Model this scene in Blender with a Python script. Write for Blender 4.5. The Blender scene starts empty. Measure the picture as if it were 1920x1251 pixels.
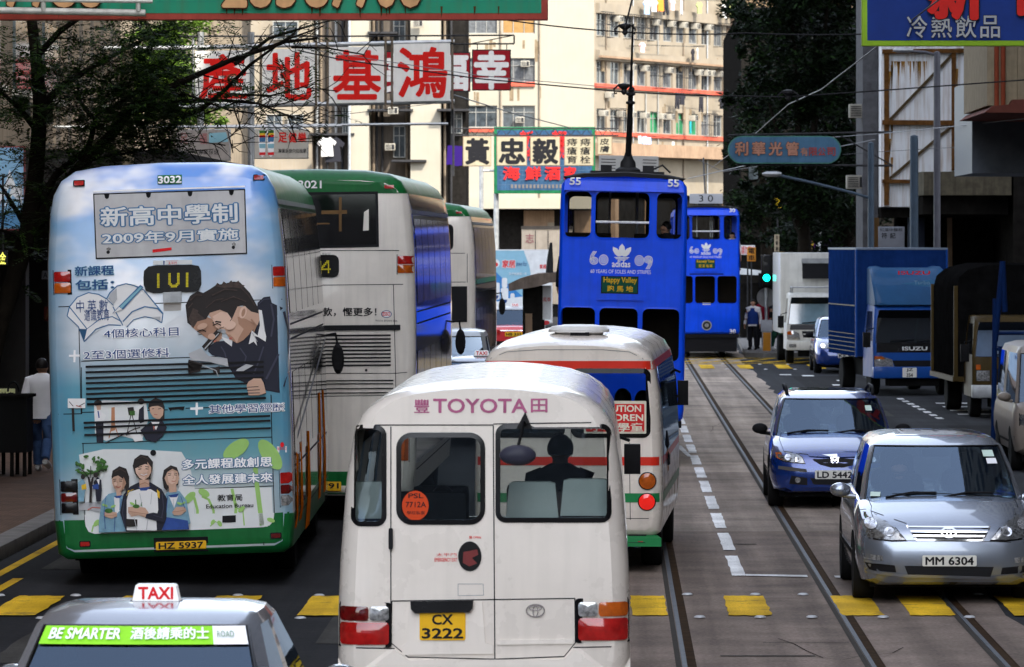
import bpy, bmesh, math, random
from mathutils import Vector, Matrix
from mathutils.bvhtree import BVHTree
R = math.radians
S = bpy.context.scene
COL = S.collection
rnd = random.Random(7)

# ---------------------------------------------------------------- camera, sky, sun, exposure
F, VX, VY, CH = 9500.0,1150.0,452.0,3.5     # focal length in photo pixels, vanishing point of the street, eye height
cam = bpy.data.objects.new('camera', bpy.data.cameras.new('camera'))
COL.objects.link(cam)
cam.location = (0,0, CH)
cam.rotation_euler = (R(90),0,0)
cam.data.sensor_width = 36
cam.data.lens = 36 * F / 1920
cam.data.shift_x = (960 - VX) / 1920
cam.data.shift_y = (VY - 625.5) / 1920
cam.data.clip_start = 0.5
cam.data.clip_end = 3000
cam.data.dof.use_dof = True
cam.data.dof.focus_distance = 52
cam.data.dof.aperture_fstop = 11
S.camera = cam

SUN_EL, SUN_AZ = 44.0,-30.0                   # sun behind the right shoulder (azimuth from -Y towards -X)
sd = Vector((-math.sin(R(SUN_AZ)) * math.cos(R(SUN_EL)),-math.cos(R(SUN_AZ)) * math.cos(R(SUN_EL)), math.sin(R(SUN_EL))))
w = bpy.data.worlds.new('World')
S.world = w
w.use_nodes = True
nt = w.node_tree
sky = nt.nodes.new('ShaderNodeTexSky')
sky.sky_type = 'NISHITA'
sky.sun_disc = False
sky.sun_elevation = R(SUN_EL)
sky.sun_rotation = math.atan2(sd.x, sd.y)
sky.air_density = 1.0
sky.dust_density = 1.5
hs = nt.nodes.new('ShaderNodeHueSaturation')
hs.inputs['Saturation'].default_value = 0.5
nt.links.new(sky.outputs[0], hs.inputs['Color'])
nt.links.new(hs.outputs[0], nt.nodes['Background'].inputs[0])
nt.nodes['Background'].inputs[1].default_value = 0.15
sun = bpy.data.objects.new('sun', bpy.data.lights.new('sun', 'SUN'))
COL.objects.link(sun)
sun.data.energy = 2.0
sun.data.angle = R(0.5)
sun.data.color = (1.0,0.93,0.80)
sun.rotation_euler = sd.to_track_quat('Z', 'Y').to_euler()
sun.location = sd * 100
S.view_settings.view_transform = 'Standard'
S.view_settings.look = 'None'
S.view_settings.exposure = 2.4
S.view_settings.gamma = 1.0
S.cycles.max_bounces = 8
S.cycles.transparent_max_bounces = 16
S.cycles.caustics_reflective = False
S.cycles.caustics_refractive = False
S.cycles.sample_clamp_indirect = 6.0

def wp(px, py, Y):
 """The point seen at photo pixel (px, py) at distance Y."""
 return Vector(((px - VX) * Y / F, Y, CH - (py - VY) * Y / F))

# ---------------------------------------------------------------- materials
MATS = {}

def rgb(r, g, b):
 f = lambda c: (c / 255 / 12.92) if c / 255 <= 0.04045 else ((c / 255 + 0.055) / 1.055) ** 2.4
 return (f(r), f(g), f(b))

def mat(name, col, rough=0.5, metal=0.0, coat=0.0, var=0.12, scale=4.0, emit=0.0, bump=0.0, streak=0.0, spec=None, dirt=None):
 spec = spec if spec is not None else (0.5 if rough < 0.35 else 0.12 if rough < 0.55 else 0.04)
 if name in MATS:
  return MATS[name]
 m = bpy.data.materials.new(name)
 MATS[name] = m
 m.use_nodes = True
 n, l = m.node_tree.nodes, m.node_tree.links
 b = n['Principled BSDF']
 b.inputs['Roughness'].default_value = rough
 b.inputs['Metallic'].default_value = metal
 b.inputs['Coat Weight'].default_value = coat
 b.inputs['Coat Roughness'].default_value = 0.04
 b.inputs['Specular IOR Level'].default_value = spec
 tc = n.new('ShaderNodeTexCoord')
 nz = n.new('ShaderNodeTexNoise')
 nz.inputs['Scale'].default_value = scale
 nz.inputs['Detail'].default_value = 6
 nz.inputs['Roughness'].default_value = 0.62
 l.new(tc.outputs['Object'], nz.inputs['Vector'])
 rp = n.new('ShaderNodeValToRGB')
 c0 = [max(0.0, c * (1 - var)) for c in col]
 c1 = [min(1.0, c * (1 + var)) for c in col]
 rp.color_ramp.elements[0].position = 0.3
 rp.color_ramp.elements[1].position = 0.7
 rp.color_ramp.elements[0].color = (*c0,1)
 rp.color_ramp.elements[1].color = (*c1,1)
 l.new(nz.outputs['Fac'], rp.inputs['Fac'])
 out = rp.outputs['Color']
 if streak > 0:
  mp = n.new('ShaderNodeMapping')
  mp.inputs['Scale'].default_value = (5,5,0.35)
  l.new(tc.outputs['Object'], mp.inputs['Vector'])
  n2 = n.new('ShaderNodeTexNoise')
  n2.inputs['Scale'].default_value = 2.2
  n2.inputs['Detail'].default_value = 7
  l.new(mp.outputs['Vector'], n2.inputs['Vector'])
  r2 = n.new('ShaderNodeValToRGB')
  r2.color_ramp.elements[0].position = 0.46
  r2.color_ramp.elements[1].position = 0.72
  l.new(n2.outputs['Fac'], r2.inputs['Fac'])
  ml = n.new('ShaderNodeMath')
  ml.operation = 'MULTIPLY'
  ml.inputs[1].default_value = streak
  l.new(r2.outputs['Color'], ml.inputs[0])
  mx = n.new('ShaderNodeMixRGB')
  l.new(ml.outputs[0], mx.inputs['Fac'])
  l.new(out, mx.inputs['Color1'])
  d = dirt or tuple(c * 0.35 for c in col)
  mx.inputs['Color2'].default_value = (*d,1)
  out = mx.outputs['Color']
 l.new(out, b.inputs['Base Color'])
 rr = n.new('ShaderNodeMapRange')
 dr = 0.01 if coat > 0.5 else 0.08
 rr.inputs['To Min'].default_value = max(0.02, rough - dr)
 rr.inputs['To Max'].default_value = min(1.0, rough + dr)
 l.new(nz.outputs['Fac'], rr.inputs['Value'])
 l.new(rr.outputs['Result'], b.inputs['Roughness'])
 if emit > 0:
  b.inputs['Emission Color'].default_value = (*col,1)
  b.inputs['Emission Strength'].default_value = emit
 if bump > 0:
  bp = n.new('ShaderNodeBump')
  bp.inputs['Strength'].default_value = bump
  bp.inputs['Distance'].default_value = 0.02
  n3 = n.new('ShaderNodeTexNoise')
  n3.inputs['Scale'].default_value = scale * 9
  n3.inputs['Detail'].default_value = 5
  l.new(tc.outputs['Object'], n3.inputs['Vector'])
  l.new(n3.outputs['Fac'], bp.inputs['Height'])
  l.new(bp.outputs['Normal'], b.inputs['Normal'])
 return m

def glass(name, tint=(0.35,0.4,0.42), refl=0.06, rough=0.02):
 """A window pane: looks through with a tint, mirrors at grazing angles."""
 if name in MATS:
  return MATS[name]
 m = bpy.data.materials.new(name)
 MATS[name] = m
 m.use_nodes = True
 n, l = m.node_tree.nodes, m.node_tree.links
 n.remove(n['Principled BSDF'])
 tr = n.new('ShaderNodeBsdfTransparent')
 tr.inputs[0].default_value = (*tint,1)
 gl = n.new('ShaderNodeBsdfGlossy')
 gl.inputs['Roughness'].default_value = rough
 gl.inputs[0].default_value = (0.58,0.76,1.0,1)  # reflections tinted blue in place of a bluer sky
 lw = n.new('ShaderNodeFresnel')
 lw.inputs['IOR'].default_value = 1.5
 mr = n.new('ShaderNodeMath')
 mr.operation = 'ADD'
 mr.use_clamp = True
 mr.inputs[1].default_value = refl
 l.new(lw.outputs[0], mr.inputs[0])
 mx = n.new('ShaderNodeMixShader')
 l.new(mr.outputs[0], mx.inputs[0])
 l.new(tr.outputs[0], mx.inputs[1])
 l.new(gl.outputs[0], mx.inputs[2])
 l.new(mx.outputs[0], n['Material Output'].inputs[0])
 return m

def ramp_paint(name, axis, stops, rough=0.3, coat=0.3, cloud=None, edge=None):
 """Printed film: colour bands along one object axis, with soft printed clouds."""
 m = bpy.data.materials.new(name)
 MATS[name] = m
 m.use_nodes = True
 n, l = m.node_tree.nodes, m.node_tree.links
 b = n['Principled BSDF']
 b.inputs['Roughness'].default_value = rough
 b.inputs['Coat Weight'].default_value = coat
 tc = n.new('ShaderNodeTexCoord')
 sp = n.new('ShaderNodeSeparateXYZ')
 l.new(tc.outputs['Object'], sp.inputs[0])
 lo, hi = stops[0][0], stops[-1][0]
 mr = n.new('ShaderNodeMapRange')
 mr.inputs['From Min'].default_value = lo
 mr.inputs['From Max'].default_value = hi
 l.new(sp.outputs[axis], mr.inputs['Value'])
 rp = n.new('ShaderNodeValToRGB')
 e = rp.color_ramp.elements
 while len(e) < len(stops):
  e.new(0.5)
 for i,(p, c) in enumerate(stops):
  e[i].position = (p - lo) / (hi - lo)
  e[i].color = (c[0] * 0.82, c[1] * 0.84, c[2] * 0.86,1)
 l.new(mr.outputs['Result'], rp.inputs['Fac'])
 out = rp.outputs['Color']
 if cloud:
  col, z0, z1, sc, th = cloud
  mp = n.new('ShaderNodeMapping')
  mp.inputs['Scale'].default_value = (1.0,0.6,1.7)
  l.new(tc.outputs['Object'], mp.inputs['Vector'])
  nz = n.new('ShaderNodeTexNoise')
  nz.inputs['Scale'].default_value = sc
  nz.inputs['Detail'].default_value = 3
  l.new(mp.outputs['Vector'], nz.inputs['Vector'])
  r2 = n.new('ShaderNodeMapRange')
  r2.interpolation_type = 'SMOOTHSTEP'
  r2.inputs['From Min'].default_value = th
  r2.inputs['From Max'].default_value = th + 0.2
  l.new(nz.outputs['Fac'], r2.inputs['Value'])
  r3 = n.new('ShaderNodeMapRange')
  r3.inputs['From Min'].default_value = z0
  r3.inputs['From Max'].default_value = z1
  l.new(sp.outputs['Z'], r3.inputs['Value'])
  mu = n.new('ShaderNodeMath')
  mu.operation = 'MULTIPLY'
  l.new(r2.outputs['Result'], mu.inputs[0])
  l.new(r3.outputs['Result'], mu.inputs[1])
  mx = n.new('ShaderNodeMixRGB')
  l.new(mu.outputs[0], mx.inputs['Fac'])
  l.new(out, mx.inputs['Color1'])
  mx.inputs['Color2'].default_value = (*col,1)
  out = mx.outputs['Color']
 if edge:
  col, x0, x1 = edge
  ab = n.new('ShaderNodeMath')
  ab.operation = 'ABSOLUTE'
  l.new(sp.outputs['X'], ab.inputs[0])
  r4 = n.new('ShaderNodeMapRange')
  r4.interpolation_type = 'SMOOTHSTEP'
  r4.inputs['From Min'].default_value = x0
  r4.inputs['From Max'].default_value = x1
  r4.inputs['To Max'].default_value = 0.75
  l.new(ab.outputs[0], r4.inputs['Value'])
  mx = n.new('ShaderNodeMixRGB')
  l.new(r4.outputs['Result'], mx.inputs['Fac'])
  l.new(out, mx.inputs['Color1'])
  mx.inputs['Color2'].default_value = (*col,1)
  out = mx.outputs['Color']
 nd = n.new('ShaderNodeTexNoise')
 nd.inputs['Scale'].default_value = 9
 nd.inputs['Detail'].default_value = 8
 l.new(tc.outputs['Object'], nd.inputs['Vector'])
 rd = n.new('ShaderNodeMapRange')
 rd.inputs['From Min'].default_value = 0.45
 rd.inputs['From Max'].default_value = 0.8
 rd.inputs['To Max'].default_value = 0.14
 l.new(nd.outputs['Fac'], rd.inputs['Value'])
 mx = n.new('ShaderNodeMixRGB')
 l.new(rd.outputs['Result'], mx.inputs['Fac'])
 l.new(out, mx.inputs['Color1'])
 mx.inputs['Color2'].default_value = (0.30,0.29,0.27,1)
 l.new(mx.outputs['Color'], b.inputs['Base Color'])
 return m

# ---------------------------------------------------------------- mesh helpers
class MB:
 def __init__(s):
  s.v, s.f, s.m, s.sm, s.mats = [],[],[],[],[]

 def mi(s, m):
  if m not in s.mats:
   s.mats.append(m)
  return s.mats.index(m)

 def add(s, vs, fs, m, smooth=False):
  o = len(s.v)
  k = s.mi(m)
  s.v += [tuple(p) for p in vs]
  for f in fs:
   s.f.append([i + o for i in f])
   s.m.append(k)
   s.sm.append(smooth)
  return s

 def box(s, x0, x1, y0, y1, z0, z1, m):
  return s.add([(x0, y0, z0),(x1, y0, z0),(x1, y1, z0),(x0, y1, z0),(x0, y0, z1),(x1, y0, z1),(x1, y1, z1),(x0, y1, z1)],
                     [(0,3,2,1),(4,5,6,7),(0,1,5,4),(1,2,6,5),(2,3,7,6),(3,0,4,7)], m)

 def prism(s, poly, y0, y1, m, smooth=False):
  n = len(poly)
  vs = [(x, y0, z) for x, z in poly] + [(x, y1, z) for x, z in poly]
  fs = [tuple(range(n)), tuple(range(2 * n - 1, n - 1,-1))]
  s.add(vs, fs, m)
  return s.add(vs,[(i, i + n,(i + 1) % n + n,(i + 1) % n) for i in range(n)], m, smooth)

 def loft(s, rings, m, closed=True, caps=(True, True), smooth=True):
  n = len(rings[0])
  vs = [p for r in rings for p in r]
  fs = []
  for a in range(len(rings) - 1):
   for i in range(n if closed else n - 1):
    j = (i + 1) % n
    fs.append((a * n + i, a * n + j,(a + 1) * n + j,(a + 1) * n + i))
  if caps[0]:
   fs.append(tuple(range(n - 1,-1,-1)))
  if caps[1]:
   fs.append(tuple((len(rings) - 1) * n + i for i in range(n)))
  return s.add(vs, fs, m, smooth)

 def tube(s, path, r, m, n=8, caps=True):
  path = [Vector(p) for p in path]
  rs = r if isinstance(r,(list, tuple)) else [r] * len(path)
  rings = []
  up = Vector((0,0,1))
  for i, p in enumerate(path):
   d = (path[min(i + 1, len(path) - 1)] - path[max(i - 1,0)]).normalized()
   ref = up if abs(d.z) < 0.95 else Vector((1,0,0))
   a = d.cross(ref).normalized()
   b = a.cross(d).normalized()
   rings.append([p + (a * math.cos(t) + b * math.sin(t)) * rs[i] for t in [2 * math.pi * k / n for k in range(n)]])
  return s.loft(rings, m, True,(caps, caps))

 def lathe(s, prof, c, m, n=16, axis='Z'):
  rings = []
  for r, h in prof:
   ring = []
   for k in range(n):
    t = 2 * math.pi * k / n
    q = {'Z': (r * math.cos(t), r * math.sin(t), h), 'Y': (r * math.cos(t), h, r * math.sin(t)), 'X': (h, r * math.cos(t), r * math.sin(t))}[axis]
    ring.append((c[0] + q[0], c[1] + q[1], c[2] + q[2]))
   rings.append(ring)
  return s.loft(rings, m)

 def mesh(s, name, bevel=0.0, sharp=38, recalc=True):
  me = bpy.data.meshes.new(name)
  me.from_pydata(s.v,[], s.f)
  for m in s.mats:
   me.materials.append(m)
  me.polygons.foreach_set('material_index', s.m)
  me.polygons.foreach_set('use_smooth', s.sm)
  if recalc or bevel:
   bm = bmesh.new()
   bm.from_mesh(me)
   if recalc:
    bmesh.ops.recalc_face_normals(bm, faces=bm.faces)
   if bevel:
    es = [e for e in bm.edges if len(e.link_faces) == 2 and e.calc_face_angle(0) > 0.6]
    bmesh.ops.bevel(bm, geom=es, offset=bevel, segments=2, profile=0.6, affect='EDGES', clamp_overlap=True)
    for f in bm.faces:
     f.smooth = True
   bm.to_mesh(me)
   bm.free()
  if any(s.sm) or bevel:
   me.set_sharp_from_angle(angle=R(sharp))
  me.update()
  return me

 def build(s, name, parent=None, bevel=0.0, sharp=38, recalc=True):
  return link(s.mesh(name, bevel, sharp, recalc), name, parent)

def link(me, name, parent=None):
 o = bpy.data.objects.new(name, me)
 COL.objects.link(o)
 if parent:
  o.parent = parent
 return o

def tag(o, label=None, cat=None, group=None, kind=None):
 for k, v in (('label', label),('category', cat),('group', group),('kind', kind)):
  if v:
   o[k] = v
 return o

def thing(name, label, cat, loc=(0,0,0), rotz=0.0, group=None, roll=0.0):
 o = bpy.data.objects.new(name, None)
 o.empty_display_size = 0.3
 COL.objects.link(o)
 o.location = loc
 o.rotation_euler = (0, roll, rotz)
 return tag(o, label, cat, group)

def copy_tree(o, parent=None):
 c = o.copy()
 COL.objects.link(c)
 if parent:
  c.parent = parent
 for ch in list(o.children):
  copy_tree(ch, c)
 return c

def rrect(x0, x1, z0, z1, r, n=4):
 pts = []
 for cx, cz, a in ((x1 - r, z1 - r,0),(x0 + r, z1 - r,90),(x0 + r, z0 + r,180),(x1 - r, z0 + r,270)):
  for k in range(n + 1):
   t = R(a + 90 * k / n)
   pts.append((cx + r * math.cos(t), cz + r * math.sin(t)))
 return pts

def ellipse(cx, cz, rx, rz, n=24, rot=0.0):
 c, s_ = math.cos(R(rot)), math.sin(R(rot))
 return [(cx + rx * math.cos(t) * c - rz * math.sin(t) * s_, cz + rx * math.cos(t) * s_ + rz * math.sin(t) * c) for t in [2 * math.pi * k / n for k in range(n)]]

def stroke(pts, wd):
 """A ribbon polygon of width wd along 2-D points."""
 L, Rr = [],[]
 for i, p in enumerate(pts):
  a, b = Vector(pts[max(i - 1,0)]), Vector(pts[min(i + 1, len(pts) - 1)])
  d = (b - a).normalized()
  q = Vector((-d.y, d.x)) * wd / 2
  L.append((p[0] + q.x, p[1] + q.y))
  Rr.append((p[0] - q.x, p[1] - q.y))
 return L + Rr[::-1]

def eval_mesh(o):
 dg = bpy.context.evaluated_depsgraph_get()
 dg.update()
 return bpy.data.meshes.new_from_object(o.evaluated_get(dg), depsgraph=dg)

TXT = {}

def text_mesh(body, bold=0.0):
 key = (body, bold)
 if key not in TXT:
  cu = bpy.data.curves.new('txt', 'FONT')
  cu.body = body
  cu.resolution_u = 3
  cu.align_x = 'LEFT'
  o = bpy.data.objects.new('txt', cu)
  COL.objects.link(o)
  me = eval_mesh(o)
  vs, fs = [(v.co.x, v.co.y) for v in me.vertices],[tuple(p.vertices) for p in me.polygons]
  TXT[(body,0.0)] = (vs, fs)
  if bold > 0:
   n = 8 if bold < 0.04 else 12
   av, af = [],[]
   for k in range(n):
    t = 2 * math.pi * k / n
    o_ = len(av)
    av += [(x + bold * math.cos(t), y + bold * math.sin(t)) for x, y in vs]
    af += [tuple(i + o_ for i in f) for f in fs]
   TXT[key] = (av, af)
  bpy.data.objects.remove(o)
  bpy.data.curves.remove(cu)
  bpy.data.meshes.remove(me)
 return TXT[key]

class Prints:
 """Flat prints, lamps and panels laid on a surface: (u, v) in the frame o + U u + V v, pressed onto the surface along -N."""

 def __init__(s, bvh=None, o=(0,0,0), U=(1,0,0), V=(0,0,1), N=(0,-1,0), maxd=0.3):
  s.bvh, s.o, s.U, s.V, s.N = bvh, Vector(o), Vector(U), Vector(V), Vector(N)
  s.mb = MB()
  s.done = []
  s.maxd = maxd
  s.map = lambda p: p

 def put(s, u, v, off):
  p = s.o + s.U * u + s.V * v
  if s.bvh:
   uu = u
   for _ in range(16):
    q = s.o + s.U * uu + s.V * v
    h = s.bvh.ray_cast(q + s.N * 3,-s.N)
    if h[0] is not None and (q - h[0]).dot(s.N) < s.maxd:
     return h[0] + s.N * off
    uu *= 0.988
  return p + s.N * off

 def poly(s, pts, m, off=0.003, grid=0.2, bulge=0.0, raw=False):
  if not raw:
   pts = [s.map(p) for p in pts]
  bm = bmesh.new()
  f = bm.faces.new([bm.verts.new((p[0], p[1],0)) for p in pts])
  if grid and s.bvh:
   for ax in (0,1):
    lo, hi = min(p[ax] for p in pts), max(p[ax] for p in pts)
    k = int((hi - lo) / grid)
    for j in range(1, k + 1):
     c = [0,0,0]
     c[ax] = lo + (hi - lo) * j / (k + 1)
     d = [0,0,0]
     d[ax] = 1
     bmesh.ops.bisect_plane(bm, geom=bm.verts[:] + bm.edges[:] + bm.faces[:], plane_co=c, plane_no=d)
  bmesh.ops.triangulate(bm, faces=[f for f in bm.faces if len(f.verts) > 4])
  bm.verts.index_update()
  vs = [s.put(v.co.x, v.co.y, off + (0 if v.is_boundary else bulge)) for v in bm.verts]
  s.mb.add(vs,[tuple(v.index for v in f.verts) for f in bm.faces], m, True)
  bm.free()
  return s

 def slab(s, pts, m, off=0.0, th=0.02, raw=False):
  """A panel with thickness standing proud of the surface."""
  if not raw:
   pts = [s.map(p) for p in pts]
  a = [s.put(u, v, off + th) for u, v in pts]
  b = [s.put(u, v, off - 0.03) for u, v in pts]
  n = len(pts)
  s.mb.add(a + b,[tuple(range(n))] + [(i,(i + 1) % n,(i + 1) % n + n, i + n) for i in range(n)], m, False)
  return s

 def text(s, body, box, m, off=0.004, bold=0.0, outline=None, shear=0.0):
  """Text fitted into box = (u0, v0, u1, v1) given in the map's coordinates; outline = (material, width)."""
  (a, b),(c, d) = s.map(box[:2]), s.map(box[2:])
  u0, u1, v0, v1 = min(a, c), max(a, c), min(b, d), max(b, d)
  vs, fs = text_mesh(body,0.0)
  x0, x1 = min(v[0] for v in vs), max(v[0] for v in vs)
  y0, y1 = min(v[1] for v in vs), max(v[1] for v in vs)
  kx, ky = (u1 - u0) / (x1 - x0),(v1 - v0) / max(1e-6,(y1 - y0))
  for mm, bo, of in (([(outline[0], outline[1], off)] if outline else []) + [(m, bold, off + (0.0016 if outline else 0))]):
   vs, fs = text_mesh(body, bo)
   m0 = len(text_mesh(body,0.0)[0])
   q = [s.put(u0 + (x - x0) * kx + shear * (y - y0) * ky, v0 + (y - y0) * ky, of + 0.00012 * (i // m0)) for i,(x, y) in enumerate(vs)]
   s.mb.add(q, fs, mm, False)
  s.cut()
  return s

 def cut(s):
  """What follows becomes a part of its own."""
  if s.mb.v:
   s.done.append(s.mb)
   s.mb = MB()

 def build(s, name, parent=None):
  s.cut()
  os_ = [m.build(name, parent, recalc=False) for m in s.done]
  return os_[0]

def bvh_of(*objs):
 vs, fs = [],[]
 for o in objs:
  me = o.data if hasattr(o, 'data') else o
  k = len(vs)
  vs += [v.co.copy() for v in me.vertices]
  fs += [tuple(i + k for i in p.vertices) for p in me.polygons]
 return BVHTree.FromPolygons(vs, fs)

def boolean(me, cutters, name, parent=None):
 """A body mesh with window openings cut out of it."""
 o = link(me, name)
 cb = MB()
 m0 = me.materials[0]
 tmp = []
 for c in cutters:
  b = MB()
  b.v, b.f, b.m, b.sm, b.mats = c.v, c.f,[0] * len(c.f),[False] * len(c.f),[m0]
  t = b.build('cut')
  tmp.append(t)
  md = o.modifiers.new('cut', 'BOOLEAN')
  md.operation = 'DIFFERENCE'
  md.solver = 'EXACT'
  md.object = t
 me2 = eval_mesh(o)
 o.modifiers.clear()
 o.data = me2
 for t in tmp:
  tm = t.data
  bpy.data.objects.remove(t)
  bpy.data.meshes.remove(tm)
 me2.set_sharp_from_angle(angle=R(35))
 o.name = name
 if parent:
  o.parent = parent
 return o

def skin(name, joints, edges, m, parent=None, sub=1):
 """One continuous surface grown round a skeleton of (x, y, z, r) joints."""
 me = bpy.data.meshes.new(name)
 me.from_pydata([j[:3] for j in joints], edges,[])
 o = link(me, name)
 o.modifiers.new('skin', 'SKIN')
 if not me.skin_vertices:
  bm = bmesh.new()
  bm.from_mesh(me)
  bm.verts.layers.skin.verify()
  bm.to_mesh(me)
  bm.free()
 for i, j in enumerate(joints):
  d = me.skin_vertices[0].data[i]
  d.radius = (j[3], j[4] if len(j) > 4 else j[3])
  d.use_root = (i == 0)
 if sub:
  md = o.modifiers.new('sub', 'SUBSURF')
  md.levels = md.render_levels = sub
 me2 = eval_mesh(o)
 o.modifiers.clear()
 o.data = me2
 bpy.data.meshes.remove(me)
 me2.name = name
 me2.materials.clear()
 me2.materials.append(m)
 for p in me2.polygons:
  p.use_smooth = True
 if parent:
  o.parent = parent
 return o
# ---------------------------------------------------------------- shared materials
M_asphalt = mat('asphalt',(0.040,0.041,0.045),0.75, var=0.35, scale=1.2, bump=0.25, streak=0.0)
M_concrete_road = mat('track concrete',(0.135,0.12,0.105),0.7, var=0.28, scale=0.7, bump=0.15)
M_pave = mat('brick paving',(0.16,0.10,0.075),0.8, var=0.35, scale=3, bump=0.3)
M_kerb = mat('kerb stone',(0.16,0.15,0.14),0.8, var=0.25, scale=3)
M_yellow_line = mat('yellow road paint',(0.62,0.40,0.02),0.6, var=0.15, scale=6, streak=0.0)
M_white_line = mat('white road paint',(0.72,0.72,0.70),0.6, var=0.1, scale=6)
M_rail = mat('rail steel',(0.075,0.08,0.09),0.6,0.5, var=0.35, scale=3)
M_groove = mat('rail groove',(0.035,0.020,0.010),0.95, var=0.5, scale=5)
M_black = mat('black rubber',(0.012,0.012,0.013),0.6)
M_blackgloss = mat('black trim',(0.006,0.006,0.007),0.25, spec=0.25)
M_tyre = mat('tyre rubber',(0.015,0.015,0.015),0.85)
M_dark = mat('underbody',(0.01,0.01,0.01),0.9)
M_chrome = mat('chrome',(0.75,0.75,0.76),0.12,1.0, var=0.05)
M_steel = mat('galvanised steel',(0.32,0.33,0.34),0.45,0.6, var=0.25, scale=5)
M_iron = mat('dark iron',(0.03,0.03,0.032),0.6,0.3, var=0.3)
M_plate_y = mat('yellow number plate',(0.72,0.40,0.015),0.45, var=0.05)
M_plate_w = mat('white number plate',(0.70,0.69,0.64),0.45, var=0.05)
M_ink = mat('black lettering',(0.010,0.010,0.012),0.5)
M_white_ink = mat('white lettering',(0.85,0.85,0.86),0.5, var=0.03)
M_red_ink = mat('red lettering',(0.62,0.015,0.02),0.5, var=0.06)
M_navy_ink = mat('navy lettering',(0.02,0.06,0.20),0.5, var=0.05)
M_lamp_red = mat('red lamp lens',(0.27,0.008,0.007),0.12, coat=0.4, emit=0.03, var=0.35, scale=14)
M_lamp_dark = mat('dark red lamp lens',(0.10,0.004,0.004),0.12, coat=0.6, var=0.4, scale=14)
M_lamp_amber = mat('amber lamp lens',(0.38,0.075,0.006),0.12, coat=0.4, emit=0.01, var=0.3, scale=14)
M_lamp_clear = mat('clear lamp lens',(0.34,0.34,0.34),0.12,0.5, coat=0.8, var=0.75, scale=34)
M_glass = glass('window glass',(0.66,0.70,0.70),0.0)
M_glass_dark = glass('tinted window glass',(0.10,0.11,0.12),0.03)
M_glass_wind = glass('windscreen glass',(0.40,0.47,0.50),0.07)
M_seat = mat('dark seat cloth',(0.03,0.032,0.036),0.85)
M_skin = mat('skin',(0.42,0.23,0.15),0.5, var=0.08)
M_hair = mat('black hair',(0.012,0.010,0.009),0.45)
M_darkcloth = mat('dark clothing',(0.018,0.018,0.022),0.85)
M_led = mat('yellow display dots',(0.60,0.50,0.02),0.5, emit=0.03, var=0.02)

# ---------------------------------------------------------------- setting: ground, tracks, kerbs
def sheet(name, x0, x1, y0, y1, z, m, kind='structure', nx=1, ny=1):
 b = MB()
 b.add([(x0, y0, z),(x1, y0, z),(x1, y1, z),(x0, y1, z)],[(0,1,2,3)], m)
 return tag(b.build(name), kind=kind)

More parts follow.
